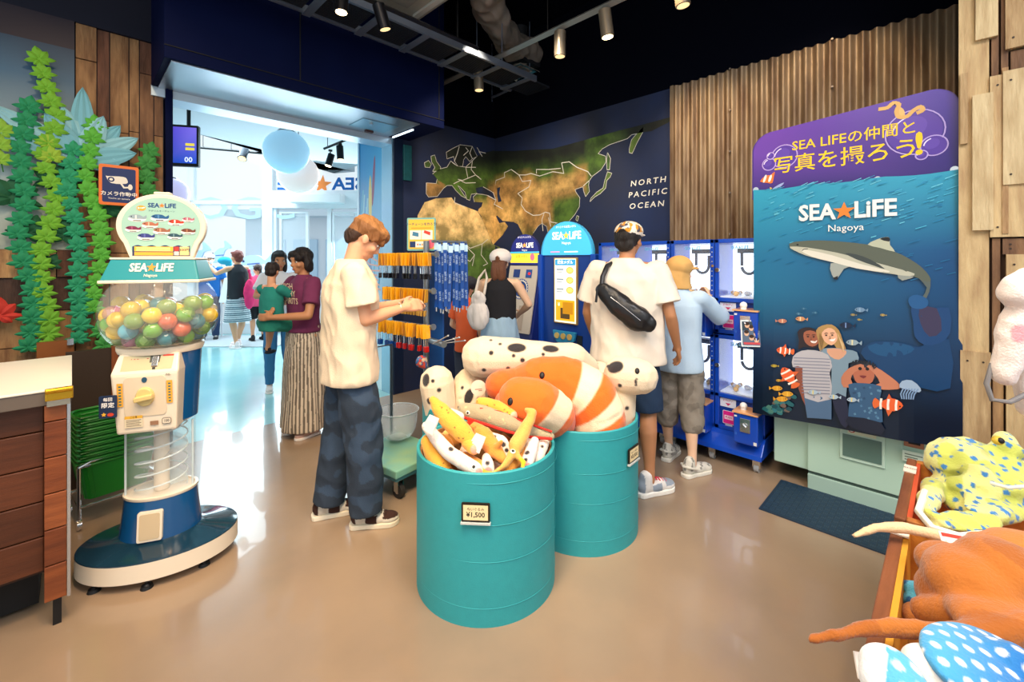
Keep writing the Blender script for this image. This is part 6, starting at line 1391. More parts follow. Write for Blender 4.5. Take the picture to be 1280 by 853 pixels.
plush('giant_eel_plush', 'giant white spotted eel plush lying across the top of the pile', [ch([(602, 446, 2.64, .125), (640, 447, 2.62, .115), (690, 447, 2.62, .088), (716, 446, 2.64, .082), (732, 462, 2.72, .085), (735, 500, 2.74, .085)])], WSP,
      vox=.0065, spots=[(626, 427, .010, BK), (647, 432, .024, BK, 2.3, 0), (689, 433, .019, BK, 2.6, -.05), (614, 438, .014, BK), (644, 442, .011, BK), (656, 450, .014, BK), (679, 440, .011, BK), (605, 466, .013, BK), (634, 464, .012, BK), (613, 422, .01, BK)])
plush('giant_eel_plush', 'giant white spotted eel plush with smiling face, leaning out at the right', [ch([(778, 468, 2.46, .108), (800, 471, 2.42, .098)]), ch([(776, 486, 2.48, .085), (774, 515, 2.48, .09), (768, 560, 2.5, .09)]), ch([(732, 470, 2.84, .09), (750, 470, 2.78, .09), (768, 500, 2.72, .085)])], WSP, eyes=[(794, 461, .013, False)],
      vox=.0065, spots=[(767, 457, .026, BK, 1.75, .5), (742, 452, .022, BK), (733, 446, .013, BK), (757, 456, .01, BK), (772, 484, .012, BK), (787, 510, .012, BK)] + [(791.5 + .06 * (k - 5) ** 2, 473 + 1.15 * k, .0055, BK) for k in range(0, 11)])
plush('giant_eel_plush', 'giant white spotted eel plush standing at the far left of the pile', [ch([(546, 478, 2.62, .102), (549, 500, 2.62, .095), (556, 545, 2.64, .095)])], WSP, vox=.0065, spots=[(530, 473, .024, BK, 1.5, 1.5), (540, 474, .011, BK), (552, 489, .013, BK), (547, 504, .011, BK), (541, 453, .012, BK), (534, 503, .02, BK)])
plush('giant_eel_plush', 'giant white spotted eel plush with round paper tag, second from the left', [ch([(588, 480, 2.72, .105), (590, 500, 2.66, .1), (590, 550, 2.62, .095)])], WSP, vox=.0065, spots=[(585, 493, .026, BK, 1.7, 1.25), (576, 482, .011, BK), (570, 509, .010, BK), (600, 497, .012, BK)])
tg2 = thing('paper_tag', 'round paper swing tag on the second spotted eel plush', 'tag', at(598, 485, 2.48)); m = MB(); m.M = frame_M((0, 0, 0), uz(1, .2, 0), uz(0, .2, 1)); m.prism(ell(0, 0, .043, .043, 24), .003); m.bb((-.02, -.01, .003), (.02, -.006, .0035), 1); m.bb((.0, -.018, .003), (.02, -.014, .0035), 1); m.build('tag_disc', [mat('#e8d0b8', .7), mat('#8a5a4a', .7)], tg2)
OR_, CR_ = '#ee6c18', '#f5dfba'
def sstep(d, w_=.006): return max(0.0, min(1.0, d / w_ + .5))
cA = at(690, 545, 2.4)
def bandA(co):
    d = co - cA; a = math.degrees(math.atan2(d.z, (d.x - d.y) / S2))
    t_ = max(min(sstep(a - 53, 2), sstep(68 - a, 2)), min(sstep(a - 24, 2), sstep(38 - a, 2))); return mixc(lin(OR_), lin(CR_), t_)
plush('giant_clownfish_plush', 'large orange and cream banded plush arching down to the right', [ch([(655, 484, 2.5, .12), (676, 477, 2.44, .135), (706, 478, 2.42, .142), (737, 493, 2.38, .142), (748, 520, 2.36, .145), (748, 560, 2.36, .14)])], OR_, colfn=bandA, eyes=[(677, 466, .015, False)])
def bandB(co):
    z = (co.x + co.y) / S2; u = (co.x - co.y) / S2; f = 640 + u / 2.2 * FPX + .88 * (HOR - (co.z - CAMH) / 2.2 * FPX); return mixc(lin(OR_), lin(CR_), min(sstep(f - 1131, 3), sstep(1167 - f, 3)))
plush('giant_clownfish_plush', 'large orange and cream plush with big round head, lowest in front', [ch([(650, 500, 2.22, .118), (668, 505, 2.2, .128), (690, 516, 2.26, .118), (697, 530, 2.38, .1)]), ch([(635, 503, 2.24, .07), (660, 500, 2.22, .11)])], OR_, colfn=bandB, eyes=[(635, 501, .015, False)])
plush('giant_clownfish_plush', 'orange plush end lying between the two banded ones', [ch([(625, 483, 2.42, .085), (645, 480, 2.5, .09), (640, 520, 2.55, .09)])], '#e8641a')

# small plush in the front drum
GP = None
YSP = '#eba83c'
def ysp(co): return '#6a4420' if noise.voronoi(co * 42)[0][0] < .17 else None
S = lambda n, l, pr, c, **k: plush(n, l, pr, c, vox=.0055, wr=(.002, 20), sm=3, **k)
S('small_eel_plush', 'yellow speckled plush eel slanting across the left of the front bin', [ch([(541, 500, 2.02, .018), (549, 511, 2.0, .034), (562, 526, 1.96, .042), (578, 541, 1.92, .042), (588, 551, 1.9, .03)])], YSP, colfn=ysp)
S('small_eel_plush', 'yellow speckled plush eel lowest at the left rim of the front bin', [ch([(534, 552, 1.94, .03), (541, 566, 1.92, .038), (553, 583, 1.88, .034), (562, 592, 1.86, .02)])], YSP, colfn=ysp)
S('small_eel_plush', 'yellow speckled plush eel with pale face on top at the back of the front bin', [ch([(601, 503, 2.16, .026), (620, 509, 2.14, .035), (639, 520, 2.1, .03)])], YSP, colfn=lambda co: '#f0b898' if (co - at(644, 523, 2.08)).length < .03 else ysp(co), eyes=[(636, 516, .005, False)])
S('small_eel_plush', 'long white pink-nosed plush eel across the front of the bin', [ch([(533, 533, 1.93, .022), (546, 549, 1.9, .028), (562, 567, 1.86, .03), (582, 580, 1.83, .03), (596, 588, 1.81, .028)])], '#f4dfd0', eyes=[(593, 581, .007, True)], spots=[(566, 559, .012, BK), (602, 590, .016, '#e89a90')])
tf = MB()
S('garfish_plush', 'grey-green long-nosed fish plush with red edging along the bin back', [ch([(582, 514, 2.14, .04), (603, 519, 2.12, .047), (630, 528, 2.08, .045), (655, 538, 2.05, .03), (688, 546, 2.04, .02)])], '#a39878', colfn=lambda co: '#a8b888' if noise.voronoi(co * 22)[0][0] < .14 else None, eyes=[(581, 515, .006, True)])
rt = bpy.data.objects['garfish_plush']; m = MB(); m.tube([at(580, 522, 2.08), at(605, 530, 2.05), at(635, 540, 2.0), at(665, 547, 2.0), at(690, 549, 2.0)], .007); m.build('red_edge', mat('#c8281c', .8), rt, smooth=True, world=True)
m = MB(); m.tube([at(600, 511, 2.1), at(625, 515, 2.09), at(650, 526, 2.06), at(690, 540, 2.03)], .005); m.build('red_edge', mat('#c8281c', .8), rt, smooth=True, world=True)
S('squid_plush', 'tan squid plush with bent tail standing up at the right of the front bin', [ch([(659, 513, 2.02, .014), (666, 516, 2.02, .02), (662, 526, 2.0, .024), (654, 541, 1.96, .030), (645, 558, 1.9, .034)]), ch([(640, 568, 1.86, .02), (632, 582, 1.83, .012), (622, 590, 1.82, .008)]), ch([(646, 570, 1.86, .014), (655, 578, 1.84, .010), (652, 590, 1.82, .008)]), ch([(640, 570, 1.85, .014), (628, 584, 1.82, .010), (616, 592, 1.8, .008)])], '#dfa552', eyes=[(641, 561, .007, True)], spots=[(650, 576, .018, '#f0c020')])
S('seal_plush', 'orange-tan plush with pointed fin in the middle of the front bin', [ch([(592, 535, 2.02, .028), (604, 545, 1.97, .04), (618, 562, 1.9, .036), (628, 574, 1.86, .02)]), ch([(620, 560, 1.88, .016), (627, 552, 1.86, .009)])], '#e0913a')
rt = bpy.data.objects['seal_plush']; m = MB(); m.prism([(0, 0), (.03, .025), (.035, -.02), (0, 0)][:3], .012, frame_M(at(588, 534, 1.95), uz(-1, 0), uz(0, .3, 1))); m.prism([(0, 0), (.03, .02), (.035, -.02)], .012, frame_M(at(586, 533, 1.95), uz(.3, 0, .9), uz(1, .3, 0))); m.build('red_bow', mat('#d0301c', .8), rt, world=True)
S('small_eel_plush', 'white black-patched plush eel behind the orange-tan one', [ch([(613, 549, 2.0, .03), (626, 554, 1.97, .034), (634, 570, 1.93, .03)])], '#f2e4d4', spots=[(616, 544, .014, BK), (628, 553, .013, BK), (634, 560, .01, BK)])
S('small_eel_plush', 'white plush eel with pink nose looking up at the front of the bin', [ch([(608, 572, 1.88, .02), (610, 582, 1.83, .026), (612, 588, 1.82, .022)])], '#f4e2d6', spots=[(611, 576, .010, BK), (612, 588, .018, '#ea8f88')])
S('small_eel_plush', 'white spotted plush eel with pink nose next to the squid', [ch([(668, 552, 1.98, .022), (663, 565, 1.93, .028), (658, 580, 1.88, .028)])], '#f4e6da', spots=[(658, 563, .012, BK), (657, 572, .010, BK), (656, 585, .018, '#ea8f88')])
S('small_eel_plush', 'plain cream plush eel tail at the right rim of the front bin', [ch([(682, 550, 2.05, .02), (677, 560, 2.0, .028), (671, 575, 1.95, .028)])], '#f0dac8', spots=[(678, 556, .008, BK)])
S('small_eel_plush', 'white ruffled plush eel end behind the yellow one at the left', [ch([(560, 516, 2.1, .024), (574, 522, 2.07, .026)])], '#f2ddd2')
S('small_eel_plush', 'short yellow plush eel head with pink face beside the white one', [ch([(583, 552, 1.9, .026), (592, 560, 1.87, .03)])], YSP, spots=[(597, 560, .022, '#f0a890')])
random.seed(21)
bc_ = uz(*BF)
proto = None
for k in range(16):
    a = k * 2.4; r = .05 + .19 * math.sqrt((k + .5) / 16)
    p = bc_ + V((r * math.cos(a), r * math.sin(a), .55 + .05 * (k % 3 == 0)))
    if k < 3:
        cc = ('#e59a3a', '#f0dccc', '#e8b868')[k]
        t = thing('small_eel_plush', 'small plush eel half buried deeper inside the front bin', 'soft toy', p, 0, 'plush buried in the front bin')
        blob('body', [('t', [(V((-.11, 0, 0)), .02), (V((-.04, .015, .01)), .034), (V((.05, 0, .0)), .034), (V((.12, -.02, -.01)), .024)])], .007, t, PLUSH, cc, sm=3); pr_l = (pr_l if k else []) + [t]
    else: t = dup(pr_l[k % 3])
    t.location = p; t.rotation_euler = (0, random.uniform(-.4, .4), a + 1.57 + random.uniform(-.4, .4))
# cloth tags on the small toys
for (x, y, z, lb) in ((540, 528, 1.86, 'white cloth care tag on the long white plush eel'), (598, 551, 1.86, 'white cloth care tag on the orange-tan plush')):
    t = thing('care_tag', lb, 'tag', at(x, y, z)); m = MB(); M_ = frame_M((0, 0, 0), uz(.8, -.3, -.35), uz(.3, 0, .95)); m.M = M_; m.prism([(-.03, -.025), (.028, -.02), (.024, .03), (-.022, .024)], .003); m.prism([(-.028, -.03), (.02, -.03), (.018, .02), (-.025, .018)], .003, Matrix.Translation((.008, -.012, .008))); m.build('tag_cloth', mat('#f0e6dc', .7), t)

# ================================================================== KEYCHAIN RACK
RK = thing('keychain_rack', 'grey metal rack of hooks with a yellow sign board beside the entrance jamb', 'display rack', W(533, 3.25, 0), 0)
MET = mat('#8f989c', .35, .7, name='rack_metal')
pb = W(533, 3.25, 0)
m = MB(); m.tube([pb, pb + V((0, 0, 1.62))], .022, 12); m.build('post', MET, RK, smooth=True, world=True)
m = MB(); m.box(pb + V((0, 0, .015)), (.45, .45, .03), (0, 0, -PI / 4)); m.build('base_plate', MET, RK, world=True, bevel=.004)
m = MB(); m.box(pb + uz(.055, .06, 1.0), (.02, .16, 1.1), (0, 0, .2)); m.build('back_panel', mat('#1b4f92', .4), RK, world=True)
rows = [(318, 545, 478), (364, 541, 484), (409, 541, 478), (303, 579, 546)]
bars = []
for y, xk, xe in rows[:3]:
    a = at(xk, y, 3.08); b_ = at(xe, y, 3.42); b_.z = a.z; m = MB(); m.tube([a, b_], .012, 12); m.cyl(a, a + (a - b_).normalized() * .012, .022); m.build('hook_bar', MET, RK, smooth=True, world=True); bars.append((a, b_))
    m = MB(); m.tube([at(533, y, 3.25), (a + b_) / 2 + V((0, 0, .0))], .009); m.build('bracket', MET, RK, world=True)
a = at(583, 303, 3.3); b_ = at(540, 303, 3.12); b_.z = a.z = max(a.z, b_.z); m = MB(); m.tube([a, b_], .010); m.build('hook_bar', MET, RK, smooth=True, world=True); lb = (b_, a)
a = at(548, 428, 3.1); m = MB(); m.cyl(at(536, 425, 3.25), at(555, 431, 3.02), .022); m.build('lower_arm', MET, RK, smooth=True, world=True)
for k in range(4):
    s_ = at(541 + 3 * k, 430, 3.12); e = at(560 + 7 * k, 420 + (k % 2) * 3 + k, 2.95); m = MB(); m.tube([s_, e], .004); m.sph(e, .007); m.build('empty_hook', mat('#dfe3e6', .25, .5), RK, smooth=True, world=True)
# sign
z_ = 3.3; a, b_ = at(509, 313, z_), at(545, 273, z_)
SG = frame_M(at(527, 293, z_), uz(1, -.15), (0, 0, 1)); wS, hS = 37 * z_ / FPX, 41 * z_ / FPX
m = MB(); m.M = SG; m.prism(rrect(wS, hS, .008, 2), .008); sg = m.build('sign_board', mat('#7fb8b0', .4), RK, world=True)
p = Print(.0008); p.k = 11; p.rect(-wS * .45, -hS * .45, wS * .45, hS * .45, '#f3c444'); p.text('キーチェーンを作ろう!', 0, hS * .3, .024, '#2a3a6a', .015); p.rect(-wS * .35, hS * .17, wS * .35, hS * .2, '#d89a28')
p.rect(-wS * .4, -hS * .16, wS * .0, hS * .12, '#f8efe0'); p.rect(wS * .02, -hS * .16, wS * .4, hS * .12, '#f8efe0'); p.poly([(-.07, -.01), (-.02, -.02), (-.02, .01), (-.065, .02)], '#3f7fa0'); p.poly([(.02, .01), (.07, -.01), (.072, .015), (.025, .03)], '#d8402c')
p.rect(-wS * .4, -hS * .4, wS * .25, -hS * .22, '#f6f0e2'); p.rect(-wS * .4, -hS * .4, -wS * .2, -hS * .22, '#20386a'); p.poly(ell(wS * .33, -hS * .3, .028, .033), '#e86a80')
for i in range(6): p.rect(-wS * .14 + i * .017, -hS * .34, -wS * .14 + i * .017 + .011, -hS * .29, ['#e86a4a', '#4a9ad0', '#f0b030', '#7ab060', '#c060a0', '#3a4a80'][i])
p.build('sign_print', SG, sg)
# keychains: card, chain, padlock
def keychain(lockcol):
    t = thing('keychain', '', 'keychain', (0, 0, 0))
    m = MB(); m.M = Euler((0, 0, 0)).to_matrix().to_4x4(); m.bb((-.002, -.03, -.095), (.002, .03, .0)); m.build('card', mat('#f4ac1c', .35, coat=.4), t, bevel=.002)
    m = MB(); m.tube([(0, .008, -.09), (0, .010, -.15)], .0022, 5); m.tube([(0, -.008, -.09), (0, -.010, -.15)], .0022, 5); m.build('chain', CHROME, t)
    m = MB(); m.bb((-.007, -.016, -.19), (.007, .016, -.15)); m.build('padlock', mat(lockcol, .25, .2, coat=.4), t, bevel=.003)
    return t
random.seed(13)
protoK = {}
for r, (A_, B_) in enumerate(bars):
    for k in range(18):
        f = .07 + .92 * k / 17; p0 = A_.lerp(B_, f)
        c = ('#14161c', '#c8963a', '#c8201c')[r]; c = '#1c50a0' if (r == 2 and k > 10) else c
        nmc = {'#14161c': 'black', '#c8963a': 'brass coloured', '#c8201c': 'red', '#1c50a0': 'blue'}[c]; grp = '%s keychains on the %s bar' % (nmc, ('top', 'middle', 'bottom')[r])
        if grp not in protoK: protoK[grp] = keychain(c); t = protoK[grp]
        else: t = dup(protoK[grp])
        t['label'] = 'yellow-carded keychain with %s padlock on the %s bar of the rack' % (nmc, ('top', 'middle', 'bottom')[r]); t['group'] = grp
        t.location = p0 + V((0, 0, .012)) + uz(-.012, -.035 + .012 * random.random()); t.rotation_euler = (random.uniform(-.05, .05), random.uniform(-.12, .12), PI / 4 + 1.0 + random.uniform(-.5, .5))
# lanyards
lproto = None
for k in range(11):
    f = .12 + .085 * k; p0 = lb[0].lerp(lb[1], f)
    if lproto is None:
        t = thing('lanyard', '', 'lanyard', (0, 0, 0), 0, 'blue lanyards on the rack'); lproto = t
        m = MB(); m.bb((-.014, -.003, -.47), (.014, .003, .0)); m.build('strap', mat('#0a4ea8', .5, var=.5, vs=9), t)
        p = Print(.0006); p.k = 5
        for q in range(3): p.text('SEA LIFE', 0, -.12 - .13 * q, .019, '#b4cce8', .0, 1.0, PI / 2)
        p.build('strap_print', frame_M((0, 0, 0), (1, 0, 0), (0, 0, 1)), t, world=False)
        m = MB(); m.cyl((0, 0, -.47), (0, 0, -.5), .006, n=8); m.build('clip', CHROME, t)
        m = MB(); m.bb((-.016, -.004, -.06), (.016, .004, -.01)); m.build('header_card', mat('#bfe0f4', .3), t)
    else: t = dup(lproto)
    t['label'] = 'blue lanyard with white lettering hanging at the right of the keychain rack'; t.location = p0 + V((0, 0, -.01 * (k % 3))) + uz(0, -.02 * (k % 2)); t.rotation_euler = (0, random.uniform(-.03, .03), -PI / 4 + random.uniform(-.4, .4))
tq = thing('small_toy_pack', 'small colourful toy pack hanging low on the rack post', 'toy', at(527, 452, 3.1)); blob('pack', [('e', (0, 0, 0), (.05, .02, .045)), ('e', (.02, 0, -.03), (.03, .02, .03))], .006, tq, PRINTG, '#3a6a9a', lambda co: '#d8503a' if noise.noise(co * 50) > .1 else ('#e8c8a0' if noise.noise(co * 40) < -.2 else None))

# ================================================================== PAPER LEAVES ON THE LEFT WALL
def petal(m, a, L_, wd, lift=.010, o=(0, 0), n=5):
    ca, sa = math.cos(a), math.sin(a); vs = []
    for i in range(n + 1):
        f = i / n; x = L_ * f; w_ = wd * math.sin(PI * min(1, f * .93 + .05)) ** .8; zc = lift * math.sin(PI * f) + .004 * f
        for yy, zz in ((-w_, zc - .003), (0, zc + .006), (w_, zc - .003)): vs.append((o[0] + x * ca - yy * sa, o[1] + x * sa + yy * ca, zz + .004))
    fs = []
    for i in range(n):
        for j in range(2): fs.append((i * 3 + j, i * 3 + j + 1, i * 3 + 4 + j, i * 3 + 3 + j))
    m.add(vs, fs)
def leafmesh(col):
    m = MB()
    for a, L_, wd in ((PI / 2, .085, .026), (PI / 2 - .75, .07, .022), (PI / 2 + .75, .07, .022), (PI / 2 - 1.65, .075, .016), (PI / 2 + 1.65, .075, .016), (PI / 2 - 2.3, .05, .016), (PI / 2 + 2.3, .05, .016)): petal(m, a, L_, wd)
    m.sph((0, 0, .006), .026, n=1, sc=(1, 1, .3))
    o = m.build('leaf', mat(col, .75, bump=.05, bs=90), None, smooth=True); me = o.data; bpy.data.objects.remove(o); return me
LYP = YW - .03 - .045
def garland(label, pts, col, sc_=1.0):
    me = leafmesh(col); P = [onY(x, y, LYP) for x, y in pts]; t = thing('paper_leaf_garland', label, 'leaf garland', P[-1], 0, 'paper leaf garlands on the left wall')
    # even spacing along the path
    out = []; step = .10 * sc_; acc = 0; out.append((P[0], P[1] - P[0]))
    for a, b_ in zip(P[:-1], P[1:]):
        L_ = (b_ - a).length; d = step - acc
        while d < L_: out.append((a.lerp(b_, d / L_), b_ - a)); d += step
        acc = (acc + L_) % step
    for i, (q, d) in enumerate(out):
        o = bpy.data.objects.new('leaf', me); C.objects.link(o); o.parent = t
        x = V((1, 0, 0)); a = math.atan2(-d.x, -d.z) * .6 + random.uniform(-.18, .18)
        M_ = Matrix.Translation(q - V((0, .006 * (i % 2), 0))) @ Matrix.Rotation(a, 4, 'Y') @ Matrix.Rotation(PI / 2, 4, 'X') @ Matrix.Scale(sc_ * random.uniform(.95, 1.12), 4)
        o.matrix_local = Matrix.Translation(-P[-1]) @ M_
    m = MB(); m.tube(P, .004, 6); m.build('stem', mat('#2f6a30', .7), t, world=True)
garland('bright green paper leaf garland highest on the left wall, ending beside the blue fan leaves', [(50, 75), (57, 105), (64, 128), (72, 152), (64, 172), (54, 195), (58, 215), (72, 245), (62, 285), (50, 320), (54, 370), (62, 400), (58, 440)], '#6fae30', .93)
garland('teal-green paper leaf garland left of the bright one', [(36, 135), (32, 160), (24, 190), (30, 225), (31, 260), (22, 292), (30, 330), (43, 365), (40, 400), (36, 440)], '#1f8a5c', .93)
garland('blue-green paper leaf garland in the middle of the left wall', [(93, 190), (84, 235), (94, 280), (101, 320), (97, 360), (101, 400), (97, 430)], '#259468', .93)
garland('mid green paper leaf garland under the camera sign', [(119, 158), (112, 190), (106, 225), (122, 265), (128, 300), (124, 340), (116, 372), (118, 400)], '#58ae3c', .93)
garland('light green paper leaf garland at the left picture edge', [(2, 165), (0, 195), (4, 215)], '#86b63c', .93)
garland('dark green paper leaf garland right of the camera sign', [(187, 190), (182, 220), (186, 245)], '#3c8a40', 1.0)
garland('short green paper leaf garland low beside the capsule machine', [(128, 415), (134, 445)], '#3f9a48', 1.0)
garland('yellow-green paper leaf garland left of the partition board', [(60, 180), (66, 200), (84, 160)][:2], '#93b83a', .93)
# fan of blue pleated leaves
fanc = onY(103, 200, LYP + .02); t = thing('blue_fan_leaves', 'fan of pale blue pleated paper leaves on the upper left wall', 'paper leaves', fanc)
me_ = None
for k, (a, L_) in enumerate(((2.9, .42), (2.55, .5), (2.15, .33), (1.85, .36), (1.57, .5), (1.25, .34), (.95, .34), (.6, .36), (.3, .3), (0, .2))):
    m = MB(); n = 10; ca, sa = math.cos(a), math.sin(a); vs = []
    for i in range(n + 1):
        f = i / n; w_ = .065 * math.sin(PI * min(1, .12 + f * .88)) ** .7
        for j in range(7):
            yy = w_ * (j / 3 - 1); zz = .006 * (j % 2) + .03 * f + .006 * (k % 3); x = L_ * f; vs.append((fanc.x + x * ca - yy * sa, fanc.y - zz, fanc.z + x * sa + yy * ca))
    fs = [(i * 7 + j, i * 7 + j + 1, i * 7 + 8 + j, i * 7 + 7 + j) for i in range(n) for j in range(6)]
    m.add(vs, fs); m.build('leaf_blade', mat('#8cc2d0' if k % 2 else '#74b2c4', .7), t, world=True)
# large dark palmate leaves behind
for k, (x, y, s_, lb) in enumerate(((16, 248, 1.9, 'big dark green paper leaf at the left edge'), (70, 225, 1.6, 'big dark green paper leaf between the upper garlands'), (38, 292, 1.5, 'big dark green paper leaf left of the teal garland bend'), (135, 262, 1.5, 'big dark green paper leaf below the camera sign'), (80, 295, 1.5, 'big dark green paper leaf in the centre of the wall'), (62, 330, .9, 'small dark green paper leaf below the centre'))):
    me = leafmesh('#1c5a3a'); o = bpy.data.objects.new('paper_leaf', me); C.objects.link(o); o.location = onY(x, y, LYP + .03); o.rotation_euler = (PI / 2, random.uniform(-.5, .5), 0); o.scale = (s_,) * 3; tag(o, lb, 'paper leaf')
o = bpy.data.objects.new('paper_coral', leafmesh('#c8382c')); C.objects.link(o); o.location = onY(0, 395, LYP); o.rotation_euler = (PI / 2, 0, 0); o.scale = (1.4,) * 3; tag(o, 'red paper coral at the left edge of the wall', 'paper coral')
# camera sign
sgn = thing('camera_sign', 'orange-bordered navy sign with a white surveillance camera symbol on the left wall', 'sign', onY(149, 232, LYP - .03))
q = onY(149, 232, LYP - .05); ws, hs = abs(onY(174, 232, q.y).x - onY(124, 232, q.y).x), abs(onY(149, 207, q.y).z - onY(149, 257, q.y).z)
SMx = frame_M(q, (1, 0, 0), (0, 0, 1))
m = MB(); m.M = SMx; m.prism(rrect(ws, hs, .015, 4), .012, Matrix.Translation((0, 0, -.012))); sb = m.build('sign_board', mat('#e8731c', .4), sgn, world=True)
p = Print(.0008); p.poly(rrect(ws * .84, hs * .86, .01, 3), '#152c66'); X = ws; 
p.poly(smoothpts([(-X * .33, .06 * 1), (-X * .28, X * .28), (X * .1, X * .3), (X * .2, X * .22), (X * .18, X * .08), (-X * .2, X * .06)], 3), '#efe8dc'); p.poly(ell(-X * .2, X * .18, X * .085, X * .085), '#152c66'); p.poly(ell(-X * .2, X * .18, X * .045, X * .045), '#efe8dc')
p.line([(X * .05, X * .06), (X * .12, -X * .06), (X * .25, -X * .04)], X * .05, '#efe8dc'); p.poly(ell(X * .28, -X * .03, X * .06, X * .1), '#efe8dc')
p.text('カメラ作動中', 0, -hs * .22, X * .155, '#f4eee4', .02); p.text("You're on camera", 0, -hs * .33, X * .075, '#f4eee4', .01); p.build('sign_print', SMx, sb)

# ================================================================== LOBBY FITTINGS
for x, y, z, r, c, lb in ((358, 190, 5.6, .275, '#a8dcf8', 'pale blue glowing globe lamp hanging in the entrance lobby'), (373, 218, 6.1, .27, '#f2e6e2', 'white globe lamp hanging behind the blue globe'), (212, 184, 5.2, .18, '#bfe4f8', 'pale globe lamp by the jamb in front of the wall screen'), (214, 242, 5.6, .2, '#d8ccf0', 'lilac globe lamp below the wall screen at the jamb')):
    p = at(x, y, z); t = thing('globe_lamp', lb, 'lamp', p, 0, 'globe lamps in the lobby')
    m = MB(); m.sph((0, 0, 0), r, n=3); m.build('globe', mat(c, .3, emit=.45), t, smooth=True)
    m = MB(); m.cyl((0, 0, r * .93), (0, 0, r * 1.02), r * .4, r * .3); m.build('cap', mat('#8a8480', .3, .5), t, smooth=True)
    m = MB(); m.cyl((0, 0, r), (0, 0, 3.3 - p.z if z < 6 and x > 230 else 4.6 - p.z), .005, n=6); m.build('cord', BLACK, t)
tv = thing('wall_screen', 'purple and blue information screen hanging beyond the left jamb', 'screen', at(228, 182, 5.0)); TM2 = frame_M(at(228, 182, 5.0), uz(1, .25), (0, 0, 1))
m = MB(); m.M = TM2; m.prism(rrect(.32, .47, .01, 2), .05, Matrix.Translation((0, 0, -.05))); m.build('housing', BLACK, tv, world=True)
p = Print(.001); p.poly([(-.14, -.2), (.14, -.2), (.14, .21), (-.14, .21)], 0, cols=['#1540a8', '#2050c0', '#7a68d8', '#4a3ab8']); p.text('00', .06, -.16, .08, '#e8f0ff', .02); p.rect(.03, .0, .12, .03, '#e8d048'); p.rect(.03, -.05, .12, -.02, '#e8d048'); p.build('screen_image', TM2, tv, PRINTLIT)
m = MB(); m.tube([at(236, 168, 5.1), at(236, 165, 5.1) + V((0, 0, 1.0))], .02); m.build('bracket', BLACK, tv, world=True)
def track(name, label, a, b_, heads, hang=None, col='#16181c', lab='black', rr=.02):
    t = thing(name, label, 'light track', (V(a) + V(b_)) / 2); m = MB(); m.tube([a, b_], rr, 4); m.build('rail', mat(col, .4, .5), t, world=True)
    for f in (.1, .5, .9): q = V(a).lerp(V(b_), f); m = MB(); m.cyl(q, (q.x, q.y, hang or 4.3), .005, n=6); m.build('hanger', BLACK, t, world=True)
    return t
def spotlamp(label, p, d, L_=.17, r=.042, col='#6c6258', lit=False, stem=.07, power=0, grp='track spotlights', pc=(1, .72, .42)):
    """p = pivot under the rail, d = aiming direction"""
    p, d = V(p), V(d).normalized(); t = thing('track_spotlight', label, 'spotlight', p, 0, grp)
    c = V((0, 0, -stem)); m = MB(); m.tube([(0, 0, .0), c], .009); m.box((0, 0, -.005), (.05, .03, .03)); m.build('stem', BLACK, t)
    a = c - d * L_ * .35; e = c + d * L_ * .65; m = MB(); m.cyl(a, e, r, r, 28); m.cyl(e, e + d * .003, r, r * .86, 28); m.build('barrel', mat(col, .35, .6), t, smooth=True)
    m = MB(); m.cyl(e - d * .001, e + d * .004, r * .84, n=24); m.build('lens', mat('#ffdca0', .3, emit=14 if lit else 1.2), t)
    if power: spot('lamp_light', p + e + d * .03, p + e + d, power, pc, 60, .03)
    return t
t = track('lobby_light_track', 'black light track near the lobby glass, top centre', at(405, 186, 6.6), at(452, 167, 6.2), 0, 3.6)
spotlamp('small black lit spotlight on the lobby track, nearer the globes', at(413, 188, 6.5), uz(-.2, -.2, -1), .18, .05, '#1a1c20', True, .12, 0, 'lobby spotlights')
spotlamp('small black spotlight on the lobby track, right one', at(425, 180, 6.4), uz(.1, -.1, -1), .2, .05, '#1a1c20', False, .1, 0, 'lobby spotlights')
t = track('lobby_light_track', 'black light track crossing in front of the upper lobby windows', at(245, 184, 7.2), at(332, 192, 7.4), 0, 4.4)
spotlamp('grey spotlight under the left lobby track', at(305, 188, 7.3), uz(.1, -.5, -.7), .2, .07, '#3a4048', False, .05, 0, 'lobby spotlights')
# acrylic fish cut-outs near the lobby glass
for (x, y, s_, lb) in ((248, 322, .3, 'pale blue fish cut-out beside the staff member in the lobby'), (276, 318, .26, 'lilac fish cut-out between the staff member and the woman'), (318, 328, .38, 'large white dolphin cut-out behind the girl in pink')):
    o = thing('fish_cutout', lb, 'cut-out', at(x, y, 8.4), -PI / 4); m = MB(); m.M = frame_M((0, 0, 0), (1, 0, 0), (0, 0, 1)) @ Matrix.Rotation(.9 if s_ < .35 else .1, 4, 'Z')
    m.prism(smoothpts([(-s_ * .8, 0), (-s_ * .3, s_ * .35), (s_ * .3, s_ * .3), (s_ * .6, s_ * .05), (s_, s_ * .35), (s_ * .9, -s_ * .35), (s_ * .5, -s_ * .12), (-s_ * .3, -s_ * .33)], 3), .03); m.build('fish_board', mat('#b4d4ee', .4), o)
    m = MB(); m.cyl((0, .03, -at(x, y, 8.4).z), (0, .03, 0), .012); m.build('stand_pole', WHITE, o)
    p = Print(.001); p.poly(ell(-s_ * .5, s_ * .05, s_ * .06, s_ * .06), '#26406a'); p.line([(-s_ * .3, -s_ * .1), (s_ * .3, -s_ * .05)], s_ * .05, '#3a62b0'); p.build('fish_print', frame_M((0, -.032, 0), (1, 0, 0), (0, 0, 1)), o, world=False)
